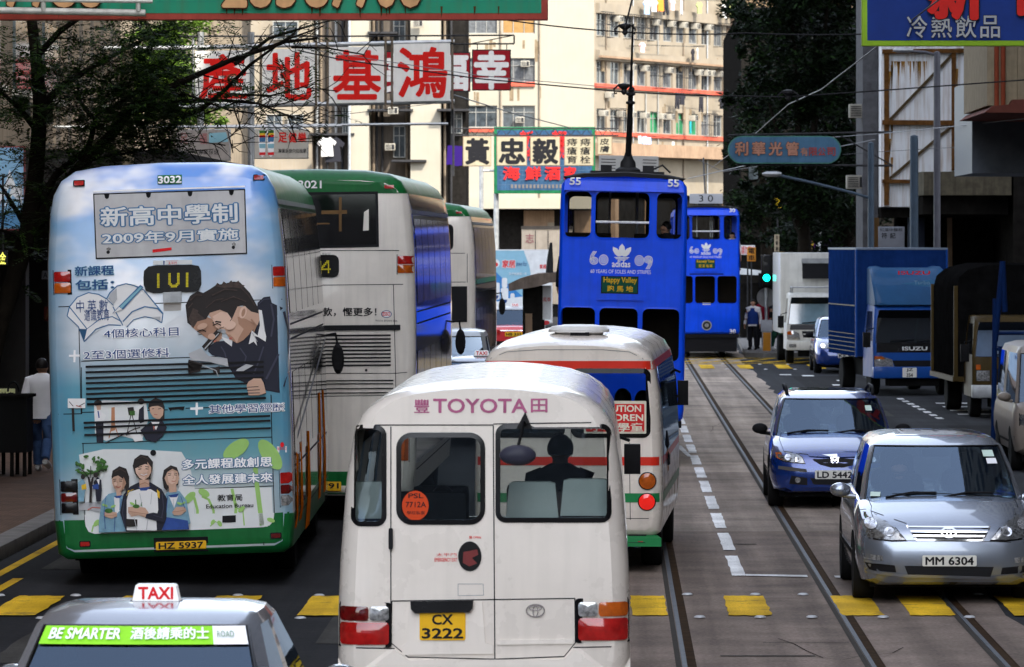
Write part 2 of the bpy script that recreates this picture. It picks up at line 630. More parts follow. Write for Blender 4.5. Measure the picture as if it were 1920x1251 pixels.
def road_mat(name, base, wear, sc):
 m = mat(name, base,0.8, var=0.3, scale=0.9, bump=0.3, spec=0.02)
 n, l = m.node_tree.nodes, m.node_tree.links
 b = n['Principled BSDF']
 src = b.inputs['Base Color'].links[0].from_socket
 tc = n.new('ShaderNodeTexCoord')
 mp = n.new('ShaderNodeMapping')
 mp.inputs['Scale'].default_value = (2.2,0.05,1)
 l.new(tc.outputs['Object'], mp.inputs[0])
 nz = n.new('ShaderNodeTexNoise')
 nz.inputs['Scale'].default_value = 1.3
 nz.inputs['Detail'].default_value = 8
 l.new(mp.outputs[0], nz.inputs['Vector'])
 r = n.new('ShaderNodeMapRange')
 r.inputs['From Min'].default_value = 0.35
 r.inputs['From Max'].default_value = 0.7
 r.inputs['To Min'].default_value = 0.72
 r.inputs['To Max'].default_value = 1.22
 l.new(nz.outputs['Fac'], r.inputs['Value'])
 mx = n.new('ShaderNodeMixRGB')
 mx.blend_type = 'MULTIPLY'
 mx.inputs['Fac'].default_value = 1
 l.new(src, mx.inputs['Color1'])
 l.new(r.outputs['Result'], mx.inputs['Color2'])
 n2 = n.new('ShaderNodeTexNoise')
 n2.inputs['Scale'].default_value = sc
 n2.inputs['Detail'].default_value = 4
 l.new(tc.outputs['Object'], n2.inputs['Vector'])
 r2 = n.new('ShaderNodeMapRange')
 r2.inputs['From Min'].default_value = 0.3
 r2.inputs['From Max'].default_value = 0.7
 r2.inputs['To Min'].default_value = 0.75
 r2.inputs['To Max'].default_value = 1.25
 l.new(n2.outputs['Fac'], r2.inputs['Value'])
 mx2 = n.new('ShaderNodeMixRGB')
 mx2.blend_type = 'MULTIPLY'
 mx2.inputs['Fac'].default_value = 1
 l.new(mx.outputs[0], mx2.inputs['Color1'])
 l.new(r2.outputs['Result'], mx2.inputs['Color2'])
 mp3 = n.new('ShaderNodeMapping')
 mp3.inputs['Scale'].default_value = (0.12,0.22,1)
 l.new(tc.outputs['Object'], mp3.inputs[0])
 n3 = n.new('ShaderNodeTexNoise')
 n3.inputs['Scale'].default_value = 1.0
 n3.inputs['Detail'].default_value = 3
 l.new(mp3.outputs[0], n3.inputs['Vector'])
 r3 = n.new('ShaderNodeMapRange')
 r3.inputs['From Min'].default_value = 0.35
 r3.inputs['From Max'].default_value = 0.65
 r3.inputs['To Min'].default_value = 0.86
 r3.inputs['To Max'].default_value = 1.14
 l.new(n3.outputs['Fac'], r3.inputs['Value'])
 mx3 = n.new('ShaderNodeMixRGB')
 mx3.blend_type = 'MULTIPLY'
 mx3.inputs['Fac'].default_value = 1
 l.new(mx2.outputs[0], mx3.inputs['Color1'])
 l.new(r3.outputs['Result'], mx3.inputs['Color2'])
 out = mx3.outputs[0]
 n4 = n.new('ShaderNodeTexNoise')
 n4.inputs['Scale'].default_value = 2.6 if wear else 1.7
 n4.inputs['Detail'].default_value = 13
 n4.inputs['Roughness'].default_value = 0.7
 l.new(tc.outputs['Object'], n4.inputs['Vector'])
 r4 = n.new('ShaderNodeMapRange')
 r4.inputs['From Min'].default_value = 0.56 if wear else 0.56
 r4.inputs['From Max'].default_value = 0.62 if wear else 0.74
 r4.inputs['To Max'].default_value = 0.6 * wear if wear else 0.35
 l.new(n4.outputs['Fac'], r4.inputs['Value'])
 mx4 = n.new('ShaderNodeMixRGB')
 l.new(r4.outputs['Result'], mx4.inputs['Fac'])
 l.new(out, mx4.inputs['Color1'])
 mx4.inputs['Color2'].default_value = (0.03,0.027,0.022,1) if not wear else (0.09,0.075,0.05,1)
 l.new(mx4.outputs[0], b.inputs['Base Color'])
 return m

M_road = road_mat('street asphalt',(0.030,0.031,0.034),0,38)
M_road_shade = road_mat('shade darkened asphalt',(0.021,0.021,0.023),0,38)  # left lane colour darkened to paint in shade around the buses
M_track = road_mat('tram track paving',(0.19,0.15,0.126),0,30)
M_track_sun = road_mat('sun brightened track paving',(0.255,0.21,0.175),0,30)  # paler colours further off paint sun patches onto the track
M_track_sun2 = road_mat('most sun brightened track paving',(0.315,0.262,0.215),0,30)
sheet('ground',-900,900,-300,2500,-0.012, M_road)
sheet('road',-1.5,9.2,-60,420,0.0, M_road)
sheet('road',-6.7,-1.5,-60,420,0.0, M_road_shade)
def rough_quad(b, x0, x1, y0, y1, z, m, j=0.03, seed=0):
 q = random.Random(seed)
 pts = []
 for (ax, ay),(bx, by) in (((x0, y0),(x1, y0)),((x1, y0),(x1, y1)),((x1, y1),(x0, y1)),((x0, y1),(x0, y0))):
  for k in range(8):
   t = k / 8
   pts.append((ax + (bx - ax) * t + q.uniform(-j, j), ay + (by - ay) * t + q.uniform(-j, j) * 4, z))
 b.add(pts,[tuple(range(len(pts)))], m)

b = MB()
pts = []
yy = 0.0
edge = []
rr = random.Random(3)
while yy < 300:
 edge.append((3.72 + rr.uniform(-0.07,0.07) + (0.25 if yy > 150 else 0), yy))
 yy += rr.uniform(0.7,2.0)
edge.append((3.95,300))
vs = [(-1.55, y,0.004) for x, y in edge] + [(x, y,0.004) for x, y in edge]
n_ = len(edge)
for i in range(n_ - 1):
 b.add([vs[i], vs[n_ + i], vs[n_ + i + 1], vs[i + 1]],[(0,1,2,3)], M_track if edge[i][1] < 61 else M_track_sun if edge[i][1] < 76 else M_track_sun2)
tag(b.build('tram_track_paving'), kind='structure')
M_joint = mat('paving joint',(0.05,0.045,0.04),0.9)
b = MB()
for x in (-0.54,0.55,2.10,3.20):
 b.box(x + 0.018, x + 0.058,5,300,0.0,0.012, M_rail)
 b.add([(x + 0.06,5,0.009),(x + 0.125,5,0.009),(x + 0.125,300,0.009),(x + 0.06,300,0.009)],[(0,1,2,3)], M_groove)
 b.box(x + 0.125, x + 0.135,5,300,0.0,0.011, M_groove)
 b.add([(x - 0.035,5,0.0085),(x + 0.012,5,0.0085),(x + 0.012,300,0.0085),(x - 0.035,300,0.0085)],[(0,1,2,3)], M_joint)
tag(b.build('tram_rails'), kind='structure')
b = MB()
for y in range(20,160,6):
 yo = y + rr.uniform(-0.6,0.6)
 b.add([(1.3, yo,0.0082),(2.05, yo,0.0082),(2.05, yo + 0.03,0.0082),(1.3, yo + 0.03,0.0082)],[(0,1,2,3)], M_joint)
for x0, x1, y, h in ((0.9,1.7,42.6,0.10),(1.35,1.65,58.3,0.12),(2.35,3.05,62.5,0.05)):
 b.add([(x0, y,0.0084),(x1, y,0.0084),(x1, y + h,0.0084),(x0, y + h,0.0084)],[(0,1,2,3)], M_joint)
tag(b.build('track_joints'), kind='structure')
M_patch = road_mat('dark road patch',(0.018,0.018,0.019),0,38)
M_patch2 = road_mat('pale road patch',(0.055,0.052,0.048),0,38)
M_crack = mat('crack filler',(0.008,0.008,0.009),0.9, spec=0.0)
b = MB()
for k,(x0, x1, y0, y1, m) in enumerate(((4.4,6.1,52,61, M_patch),(3.9,5.2,74,82, M_patch2),(6.3,8.2,84,96, M_patch),(4.3,5.6,101,113, M_patch2),(-5.2,-3.6,42,47, M_patch2),(-2.6,-1.7,44,58, M_patch2),(-6.1,-5.5,54,66, M_patch2),(5.0,7.2,64,69, M_patch2),(4.6,6.4,121,131, M_patch))):
 rough_quad(b, x0, x1, y0, y1,0.0045 + k * 0.0001, m,0.02,90 + k)
tag(b.build('road_patches'), kind='structure')
b = MB()
cr = random.Random(77)
for k in range(16):
 trk = k % 2
 x, y = (cr.uniform(-0.4,3.6) if trk else cr.choice((cr.uniform(3.9,8.5), cr.uniform(-6,-1.8)))), cr.uniform(38,120)
 pts_, a_ = [(x, y)], cr.uniform(0,6.28)
 for _ in range(cr.randint(4,9)):
  a_ += cr.uniform(-0.7,0.7)
  x, y = x + math.cos(a_) * 0.16, y + math.sin(a_) * 0.9
  pts_.append((x, y))
 st_ = stroke(pts_, cr.uniform(0.005,0.011))
 z_ = (0.0088 if trk else 0.0068) + k * 0.00002
 n2 = len(pts_)
 b.add([(p[0], p[1], z_) for p in st_],[(i, i + 1,2 * n2 - 2 - i,2 * n2 - 1 - i) for i in range(n2 - 1)], M_crack)
tag(b.build('road_cracks'), kind='structure')

M_yl = road_mat('worn yellow paint',(0.60,0.37,0.025),0.9,60)
M_wl = road_mat('worn white paint',(0.74,0.74,0.73),0.25,60)
b = MB()
for k,(x0, x1) in enumerate(((0.17,0.50),(1.08,1.48),(2.13,2.06 + 0.46),(2.77,3.19),(3.74,4.2),(4.7,5.1),(5.6,6.0),(-0.75,-0.35),(-1.6,-1.2),(-2.95,-2.5),(-3.9,-3.45),(-4.8,-4.4),(-5.85,-5.38))):
 rough_quad(b, x0, x1,47.2,49.8,0.014, M_yl,0.012, k)
for k, x0 in enumerate((-1.4,-0.3,1.0,2.4,3.47,4.52,5.45,6.4)):
 rough_quad(b, x0, x0 + 0.38,138.5,143.0,0.0135, M_yl,0.015,30 + k)
for y, wd in ((144.3,0.35),(146.2,0.3),(150.6,0.35)):
 b.add([(0.6, y,0.0137),(9.0, y,0.0137),(9.0, y + wd,0.0137),(0.6, y + wd,0.0137)],[(0,1,2,3)], M_yl)
for k in range(9):
 x0 = 0.6 + k * 0.9
 b.add([(x0,144.7,0.0139),(x0 + 0.12,144.7,0.0139),(x0 + 1.5,150.5,0.0139),(x0 + 1.38,150.5,0.0139)],[(0,1,2,3)], M_yl)
for x0 in (-6.5,-6.22):
 b.add([(x0,20,0.006),(x0 + 0.11,20,0.006),(x0 + 0.11,60 if x0 < -6.4 else 52.5,0.006),(x0,60 if x0 < -6.4 else 52.5,0.006)],[(0,1,2,3)], M_yl)
tag(b.build('yellow_road_markings'), kind='structure')
b = MB()
y = 52.8
k = 0
while y < 135:
 rough_quad(b,1.24,1.38, y, y + 3.35,0.0135, M_wl,0.008,60 + k)
 y += 4.38
 k += 1
b.add([(1.38,52.8,0.0134),(2.02,52.6,0.0134),(2.02,52.9,0.0134),(1.38,53.05,0.0134)],[(0,1,2,3)], M_wl)
b.add([(2.3,52.5,0.0134),(2.5,52.45,0.0134),(2.5,52.75,0.0134),(2.3,52.8,0.0134)],[(0,1,2,3)], M_wl)
b.add([(1.05,86.5,0.0136),(1.16,86.3,0.0136),(1.27,82.0,0.0136),(1.2,82.0,0.0136)],[(0,1,2,3)], M_wl)
for k in range(8):
 y = 99.5 + k * 1.75
 b.add([(6.36 - k * 0.01, y,0.006),(6.5 - k * 0.01, y,0.006),(6.5 - k * 0.01, y + 0.9,0.006),(6.36 - k * 0.01, y + 0.9,0.006)],[(0,1,2,3)], M_wl)
for k in range(4):
 y = 102 + k * 2.3
 b.add([(6.95, y,0.006),(7.75, y,0.006),(7.75, y + 0.5,0.006),(6.95, y + 0.5,0.006)],[(0,1,2,3)], M_wl)
for k,(x, y) in enumerate(((5.32,122.5),(5.6,126.5),(4.35,132.0),(4.9,131),(5.2,116.0))):
 b.add([(x, y,0.006),(x + 0.3, y,0.006),(x + 0.3, y + 0.9,0.006),(x, y + 0.9,0.006)],[(0,1,2,3)], M_wl)
tag(b.build('white_road_markings'), kind='structure')

M_stud = mat('stud metal',(0.42,0.42,0.43),0.5,0.3, var=0.2)
sb = MB()
sb.lathe([(0.055,0.0),(0.052,0.008),(0.035,0.017),(0.0005,0.02)],(0,0,0), M_stud,12)
smesh = sb.mesh('road_stud')
studs = [(x, y) for x in (-6.05,-5.3,-4.5,-3.7,-2.9,-2.15,0.73,1.4,1.87,3.6,4.35) for y in (49.95,)]
studs += [(x,46.95) for x in (-6.05,-5.3,-4.5,-3.7,-2.9,-2.2,0.8,1.36,1.84,2.5,3.3,4.3)]
studs += [(x, y) for x in (2.0,3.1,4.15,4.95) for y in (137.9,143.5)]
for k,(x, y) in enumerate(studs):
 o = link(smesh, 'road_stud')
 o.location = (x, y,0.012 if -1.5 < x < 3.7 else 0.003)
 tag(o, 'small round metal road stud edging the yellow crossing stripes', 'road stud', 'studs edging the crossings')

def brick_mat(name, c1, c2, mort, sc):
 m = mat(name, c1,0.85, var=0.3, scale=2.5, bump=0.2)
 n, l = m.node_tree.nodes, m.node_tree.links
 bb = n['Principled BSDF']
 src = bb.inputs['Base Color'].links[0].from_socket
 tc = n.new('ShaderNodeTexCoord')
 bt = n.new('ShaderNodeTexBrick')
 bt.inputs['Scale'].default_value = sc
 bt.inputs['Color1'].default_value = (1,1,1,1)
 bt.inputs['Color2'].default_value = (0.7,0.7,0.72,1)
 bt.inputs['Mortar'].default_value = (0.45,0.42,0.4,1)
 bt.inputs['Mortar Size'].default_value = 0.03
 l.new(tc.outputs['Object'], bt.inputs['Vector'])
 mx = n.new('ShaderNodeMixRGB')
 mx.blend_type = 'MULTIPLY'
 mx.inputs['Fac'].default_value = 1
 l.new(src, mx.inputs['Color1'])
 l.new(bt.outputs['Color'], mx.inputs['Color2'])
 l.new(mx.outputs[0], bb.inputs['Base Color'])
 return m

M_brickpave = brick_mat('red brown paving',(0.115,0.072,0.05),0,0,4.0)
b = MB()
b.box(-14,-7.0,-60,290,-0.02,0.15, M_brickpave)
tag(b.build('left_pavement'), kind='structure')
b = MB()
y = 0.0
while y < 200:
 b.box(-7.0,-6.7, y + 0.012, y + 0.988,-0.02,0.16, M_kerb)
 y += 1.0
tag(b.build('left_kerb', bevel=0.015), kind='structure')
b = MB()
b.box(9.2,40,-60,300,-0.02,0.15, M_kerb)
tag(b.build('right_pavement'), kind='structure')
b = MB()
b.prism([(3.95,152.6),(4.5,151.8),(6.2,152.0),(6.6,153.0),(6.6,175),(4.3,175)],0,0.14, M_kerb)
for i, v in enumerate(b.v):
 b.v[i] = (v[0], v[2], v[1])
tag(b.build('traffic_island', bevel=0.02), kind='structure')
b = MB()
b.box(-2.25,-1.4,112,147,0.0,0.14, M_kerb)
tag(b.build('tram_stop_island', bevel=0.02), kind='structure')
# ---------------------------------------------------------------- buses and coaches
def section(half):
 """Mirror a right-hand outline [(x, z)] (bottom to top centre) into a closed ring."""
 return half + [(-x, z) for x, z in half[::-1] if x > 1e-4]

def hull(half, L, rx=0.1, rz=0.3, zk=2.0, dz=0.8, inset=0.0, front=None, rb=0.08):
 """Rings of a coach body along +y, the rear end at y = 0 rounded in plan (rx) and over the top (rz, above height zk)."""
 W = max(x for x, z in half)
 zb = half[0][1]
 zt = max(z for x, z in half)
 ds = [0,0.012,0.04,0.09,0.17,0.3,0.5,0.8,1.5, L * 0.4, L * 0.75, L - 1.2, L - 0.6, L - 0.25, L - 0.08, L]
 rings = []
 for d in ds:
  e = min(d,9)
  ix = rx * max(0,1 - min(1, e / (1.6 * rx + 1e-6))) ** 2.2
  iz = rz * max(0,1 - e / dz) ** 2.2
  f = L - d
  ix += 0.16 * max(0,1 - f / 0.25) ** 2
  iz += (0.25 if front is None else front) * max(0,1 - f / 0.9) ** 2
  ib = rb * max(0,1 - e / 0.12) ** 2
  ring = []
  for x, z in section(half):
   k = (W - ix - inset) / W
   zz = z if z < zk else zk + (z - zk) * (zt - iz - zk) / (zt - zk)
   if z < zb + 0.3:
    zz = zz + ib * (1 - (z - zb) / 0.3)
   if inset:
    zz = zb + inset + (zz - zb) * (zt - zb - 2 * inset) / (zt - zb)
   ring.append((x * k, min(max(d, inset), L - inset), zz))
  rings.append(ring)
 return rings

def shell(half, L, m, m_in, th=0.05, **kw):
 r2 = [r for r in hull(half, L, inset=th, **kw)]
 keep = []
 for r in r2:
  if not keep or abs(r[0][1] - keep[-1][0][1]) > 1e-4:
   keep.append(r)
 me = MB().loft(hull(half, L, **kw), m).mesh('body')
 me.materials.append(m_in)
 mi = MB().loft(keep, m_in).mesh('inner')
 mi.flip_normals()
 bm = bmesh.new()
 bm.from_mesh(mi)
 for f in bm.faces:
  f.material_index = 1
 bm.from_mesh(me)
 bm.to_mesh(me)
 bm.free()
 bpy.data.meshes.remove(mi)
 return me

def wheel(parent, x, y, r, wd=0.26, rim=None):
 b = MB()
 b.lathe([(r * 0.55,-wd / 2),(r * 0.93,-wd / 2),(r,-wd / 2 + 0.03),(r, wd / 2 - 0.03),(r * 0.93, wd / 2),(r * 0.55, wd / 2)],(0,0,0), M_tyre,24, 'X')
 o = b.build('wheel', parent)
 o.location = (x, y, r)
 sg = 1 if x > 0 else -1
 b = MB()
 b.lathe([(0.01, sg * wd * 0.36),(r * 0.2, sg * wd * 0.38),(r * 0.3, sg * wd * 0.28),(r * 0.56, sg * wd * 0.42),(r * 0.58, sg * wd * 0.1)],(0,0,0), rim or M_steel,20, 'X')
 b.build('rim', o)
 return o

def underfloor(parent, W, L, z1, z0=0.32):
 b = MB()
 b.box(-W / 2 + 0.12, W / 2 - 0.12,0.25, L - 0.3, z0, z1, M_dark)
 return b.build('chassis', parent)

def rear_lamp(pr, x0, x1, z0, z1, rows):
 """Rows from the top: (material, share)."""
 pr.slab([(x0 - 0.012, z0 - 0.012),(x1 + 0.012, z0 - 0.012),(x1 + 0.012, z1 + 0.012),(x0 - 0.012, z1 + 0.012)], M_blackgloss,0,0.006, raw=True)
 z = z1
 for m, sh in rows:
  zz = z - (z1 - z0) * sh
  pr.poly(rrect(x0, x1, zz + 0.006, z - 0.006,0.012,2), m,0.012,0.06,0.012, raw=True)
  z = zz
 pr.cut()

def plate(parent, bvh, pm, box, body, m, y=0):
 """Number plate: a pressed plate with its characters."""
 p = Prints(bvh)
 p.map = pm
 (a, b_),(c, d) = pm(box[:2]), pm(box[2:])
 u0, u1, v0, v1 = min(a, c), max(a, c), min(b_, d), max(b_, d)
 p.slab(rrect(u0, u1, v0, v1,0.012,2), m,0.0,0.022, raw=True)
 o = p.build('number_plate', parent)
 t = Prints(bvh)
 lines = body.split('|')
 h = (v1 - v0) / len(lines)
 for i, ln in enumerate(lines):
  zt_ = v1 - h * i
  pad = 0.06 if len(ln) > 3 else 0.28
  t.text(ln,(u0 + (u1 - u0) * pad, zt_ - h * 0.86, u1 - (u1 - u0) * pad, zt_ - h * 0.15), M_ink,0.025,0.028)
 t.build('characters', o)
 return o

def seam(pr, pts, wd=0.008, m=None, off=0.003):
 return pr.poly(stroke([pr.map(p) for p in pts], wd), m or M_ink, off,0.15, raw=True)

BUS_HALF = [(0.0,0.30),(1.1,0.30),(1.19,0.36),(1.22,0.70),(1.225,1.4),(1.222,2.6),(1.205,3.3),(1.165,3.8),(1.12,4.0),(1.04,4.15),(0.9,4.24),(0.6,4.285),(0.0,4.30)]

def bus_sides(root, body, L, glass_m, roofc, lower=None, zsplit=None):
 """Side glazing of the two decks, roof rail, panel lines and a wing mirror."""
 for sg in (1,-1):
  bv = bvh_of(body)
  p = Prints(bv,(0,0,0),(0,1,0),(0,0,1),(sg,0,0))
  n = 6
  for zz, zt_ in ((2.72,3.78),(1.25,2.12)):
   for k in range(n):
    y0 = 0.55 + k * (L - 1.0) / n
    p.poly(rrect(y0, y0 + (L - 1.0) / n - 0.09, zz, zt_,0.06,2), glass_m,0.006,0.4, raw=True)
  p.build('side_window', root)
  q = Prints(bv,(0,0,0),(0,1,0),(0,0,1),(sg,0,0))
  for z in (2.45,2.6,1.15,0.62):
   q.poly([(0.12, z),(L - 0.2, z),(L - 0.2, z + 0.02),(0.12, z + 0.02)], M_ink,0.004,0.6, raw=True)
  q.poly([(0.1,3.84),(L - 0.2,3.84),(L - 0.2,3.89),(0.1,3.89)], M_steel,0.02,0.5, raw=True)
  q.build('side_trim', root)
 for x in (1.0,-1.0):
  wheel(root, x,2.2,0.48)
  wheel(root, x, L - 2.4,0.48)
 b = MB()
 b.tube([(1.15, L - 0.15,2.3),(1.34, L + 0.1,2.33),(1.36, L + 0.1,2.2)],0.014, M_black)
 b.loft([[(1.36 + 0.075 * s_ * math.cos(t), L + 0.1 + yy,2.02 + 0.19 * s_ * math.sin(t)) for t in [2 * math.pi * k / 14 for k in range(14)]] for yy, s_ in ((-0.07,0.75),(-0.03,1),(0.03,1),(0.06,0.6))], M_black)
 b.build('wing_mirror', root)

# ---- the wrapped double decker with the education advertisement
BUS1_ROLL = -0.033
def px1(p):
 dx, dz = (p[0] - 330) / 185.0, CH - (p[1] - 452) / 185.0
 c, s_ = math.cos(-BUS1_ROLL), math.sin(-BUS1_ROLL)
 return (dx * c + dz * s_, dz * c - dx * s_)
def c2(p):
 return px1((110 + p[0] / 4.267,500 + p[1] / 4.267))
def c3(p):
 return px1((110 + p[0] / 3.909,740 + p[1] / 3.909))
def c1(p):
 return px1((110 + p[0] / 4.267,290 + p[1] / 4.267))

bus = thing('double_decker_bus', 'double decker bus wrapped in a pale blue school advert, route 101, plate HZ 5937', 'bus',((330 - VX) / 185.0,51.35,0), R(1.2), 'double decker buses queuing in the left lane', BUS1_ROLL)
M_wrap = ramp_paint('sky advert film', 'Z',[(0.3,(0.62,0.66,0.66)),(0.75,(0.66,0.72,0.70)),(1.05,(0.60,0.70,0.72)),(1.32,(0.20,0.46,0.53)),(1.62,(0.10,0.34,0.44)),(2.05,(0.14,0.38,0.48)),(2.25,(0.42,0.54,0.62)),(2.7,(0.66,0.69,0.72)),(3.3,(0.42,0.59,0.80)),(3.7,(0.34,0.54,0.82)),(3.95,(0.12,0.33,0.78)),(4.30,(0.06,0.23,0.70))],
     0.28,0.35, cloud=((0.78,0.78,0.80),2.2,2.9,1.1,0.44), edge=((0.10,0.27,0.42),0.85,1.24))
M_busgreen = mat('bus green paint',(0.008,0.12,0.03),0.35, coat=0.08, var=0.15, scale=3, streak=0.25)
M_bussilver = mat('mirror bright side film',(0.62,0.61,0.60),0.12,0.35, coat=0.6, var=0.08, scale=2)
bb = MB()
rg = hull(BUS_HALF,10.3, rx=0.10, rz=0.16, zk=4.02, dz=0.3)
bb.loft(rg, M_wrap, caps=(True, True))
body1 = bb.build('body', bus, sharp=50)
me = body1.data
me.materials.append(M_bussilver)
me.materials.append(M_busgreen)
for p in me.polygons:
 if p.center.y > 0.12 and p.center.z < 3.85:
  p.material_index = 1
 elif p.center.y > 0.35:
  p.material_index = 2
 if p.center.z < 0.69 and p.center.y < 9 and abs(p.normal.z) < 0.99 and p.center.y > 0.001:
  p.material_index = 2
B1 = bvh_of(body1)
underfloor(bus,2.3,10,0.6,0.28)
M_pale0 = mat('printed pale glow',(0.66,0.68,0.68),0.5, var=0.06, spec=0.25)
p = Prints(B1)
p.map = c3
p.poly([(-30,922),(195,918),(1580,868),(1725,858),(1725,1150),(1500,1160),(900,1180),(280,1200),(-30,1205)], M_busgreen,0.004,0.06)
p.build('rear_bumper', bus)
p = Prints(B1)
p.map = c3
p.poly([(192,880),(195,930),(200,965),(222,1005),(268,1020),(900,995),(1500,972),(1545,960),(1572,930),(1580,868)], M_pale0,0.007,0.25)
p.build('engine_flap', bus)
p = Prints(B1)
p.map = c3
for a in ([(280,1020),(283,1160)],[(1500,985),(1503,1105)],[(0,143),(172,140)],[(172,140),(168,-200)],[(1555,0),(1562,310)],[(1562,310),(1580,870)],[(172,358),(1562,312)],[(190,718),(700,702),(1570,670)],[(180,358),(192,918)],[(1580,868),(1560,950),(1500,975),(900,997),(268,1022),(215,1000),(192,918)],[(172,130),(800,112)],[(930,100),(1560,85)]):
 seam(p, a,0.009)
p.map = c2
for a in ([(0,322),(840,292)],[(840,292),(1900,258)],[(160,330),(182,1180)],[(182,757),(1360,715)],[(1700,1030),(1702,1180)]):
 seam(p, a,0.009)
p.build('panel_seams', bus)

M_pic = {
 'skin': mat('printed skin',(0.52,0.33,0.24),0.5, var=0.07), 'skin2': mat('printed warm shade',(0.36,0.20,0.13),0.5, var=0.07), 'skinl': mat('printed light skin',(0.66,0.45,0.35),0.5, var=0.05),
 'fold': mat('printed jacket fold',(0.035,0.037,0.065),0.4), 'hair': mat('printed dark hair',(0.016,0.011,0.010),0.5), 'hairb': mat('printed brown hair',(0.05,0.032,0.026),0.5, var=0.4, scale=30), 'navy': mat('printed navy jacket',(0.010,0.011,0.024),0.5), 'white': mat('printed white',(0.72,0.72,0.72),0.5, var=0.03),
 'grey': mat('printed grey',(0.40,0.41,0.43),0.5), 'blue': mat('printed ink blue',(0.035,0.13,0.28),0.5), 'lblue': mat('printed jacket blue',(0.17,0.32,0.42),0.5, var=0.2, scale=12), 'dblue': mat('printed deep blue',(0.02,0.06,0.25),0.5, var=0.3, scale=8), 'yellow': mat('printed yellow',(0.70,0.45,0.02),0.5),
 'leaf': mat('printed leaf green',(0.30,0.52,0.14),0.5, var=0.12), 'dleaf': mat('printed dark leaf',(0.04,0.13,0.02),0.5, var=0.5, scale=30), 'tan': mat('printed tan',(0.45,0.20,0.10),0.5), 'lip': mat('printed lips',(0.42,0.12,0.09),0.5), 'teal': mat('printed teal',(0.20,0.40,0.48),0.5), 'pale': mat('printed pale glow',(0.66,0.68,0.68),0.5, var=0.06)}
for _m in M_pic.values():
 _m.node_tree.nodes['Principled BSDF'].inputs['Specular IOR Level'].default_value = 0.25
P_ = M_pic

def art(name, fr, items, o0=0.004):
 """One printed picture: coloured shapes laid over one another."""
 p = Prints(B1)
 p.map = fr
 for i,(c, pts) in enumerate(items):
  p.poly(pts, P_[c], o0 + 0.0007 * i,0.25)
 return p.build(name, bus)

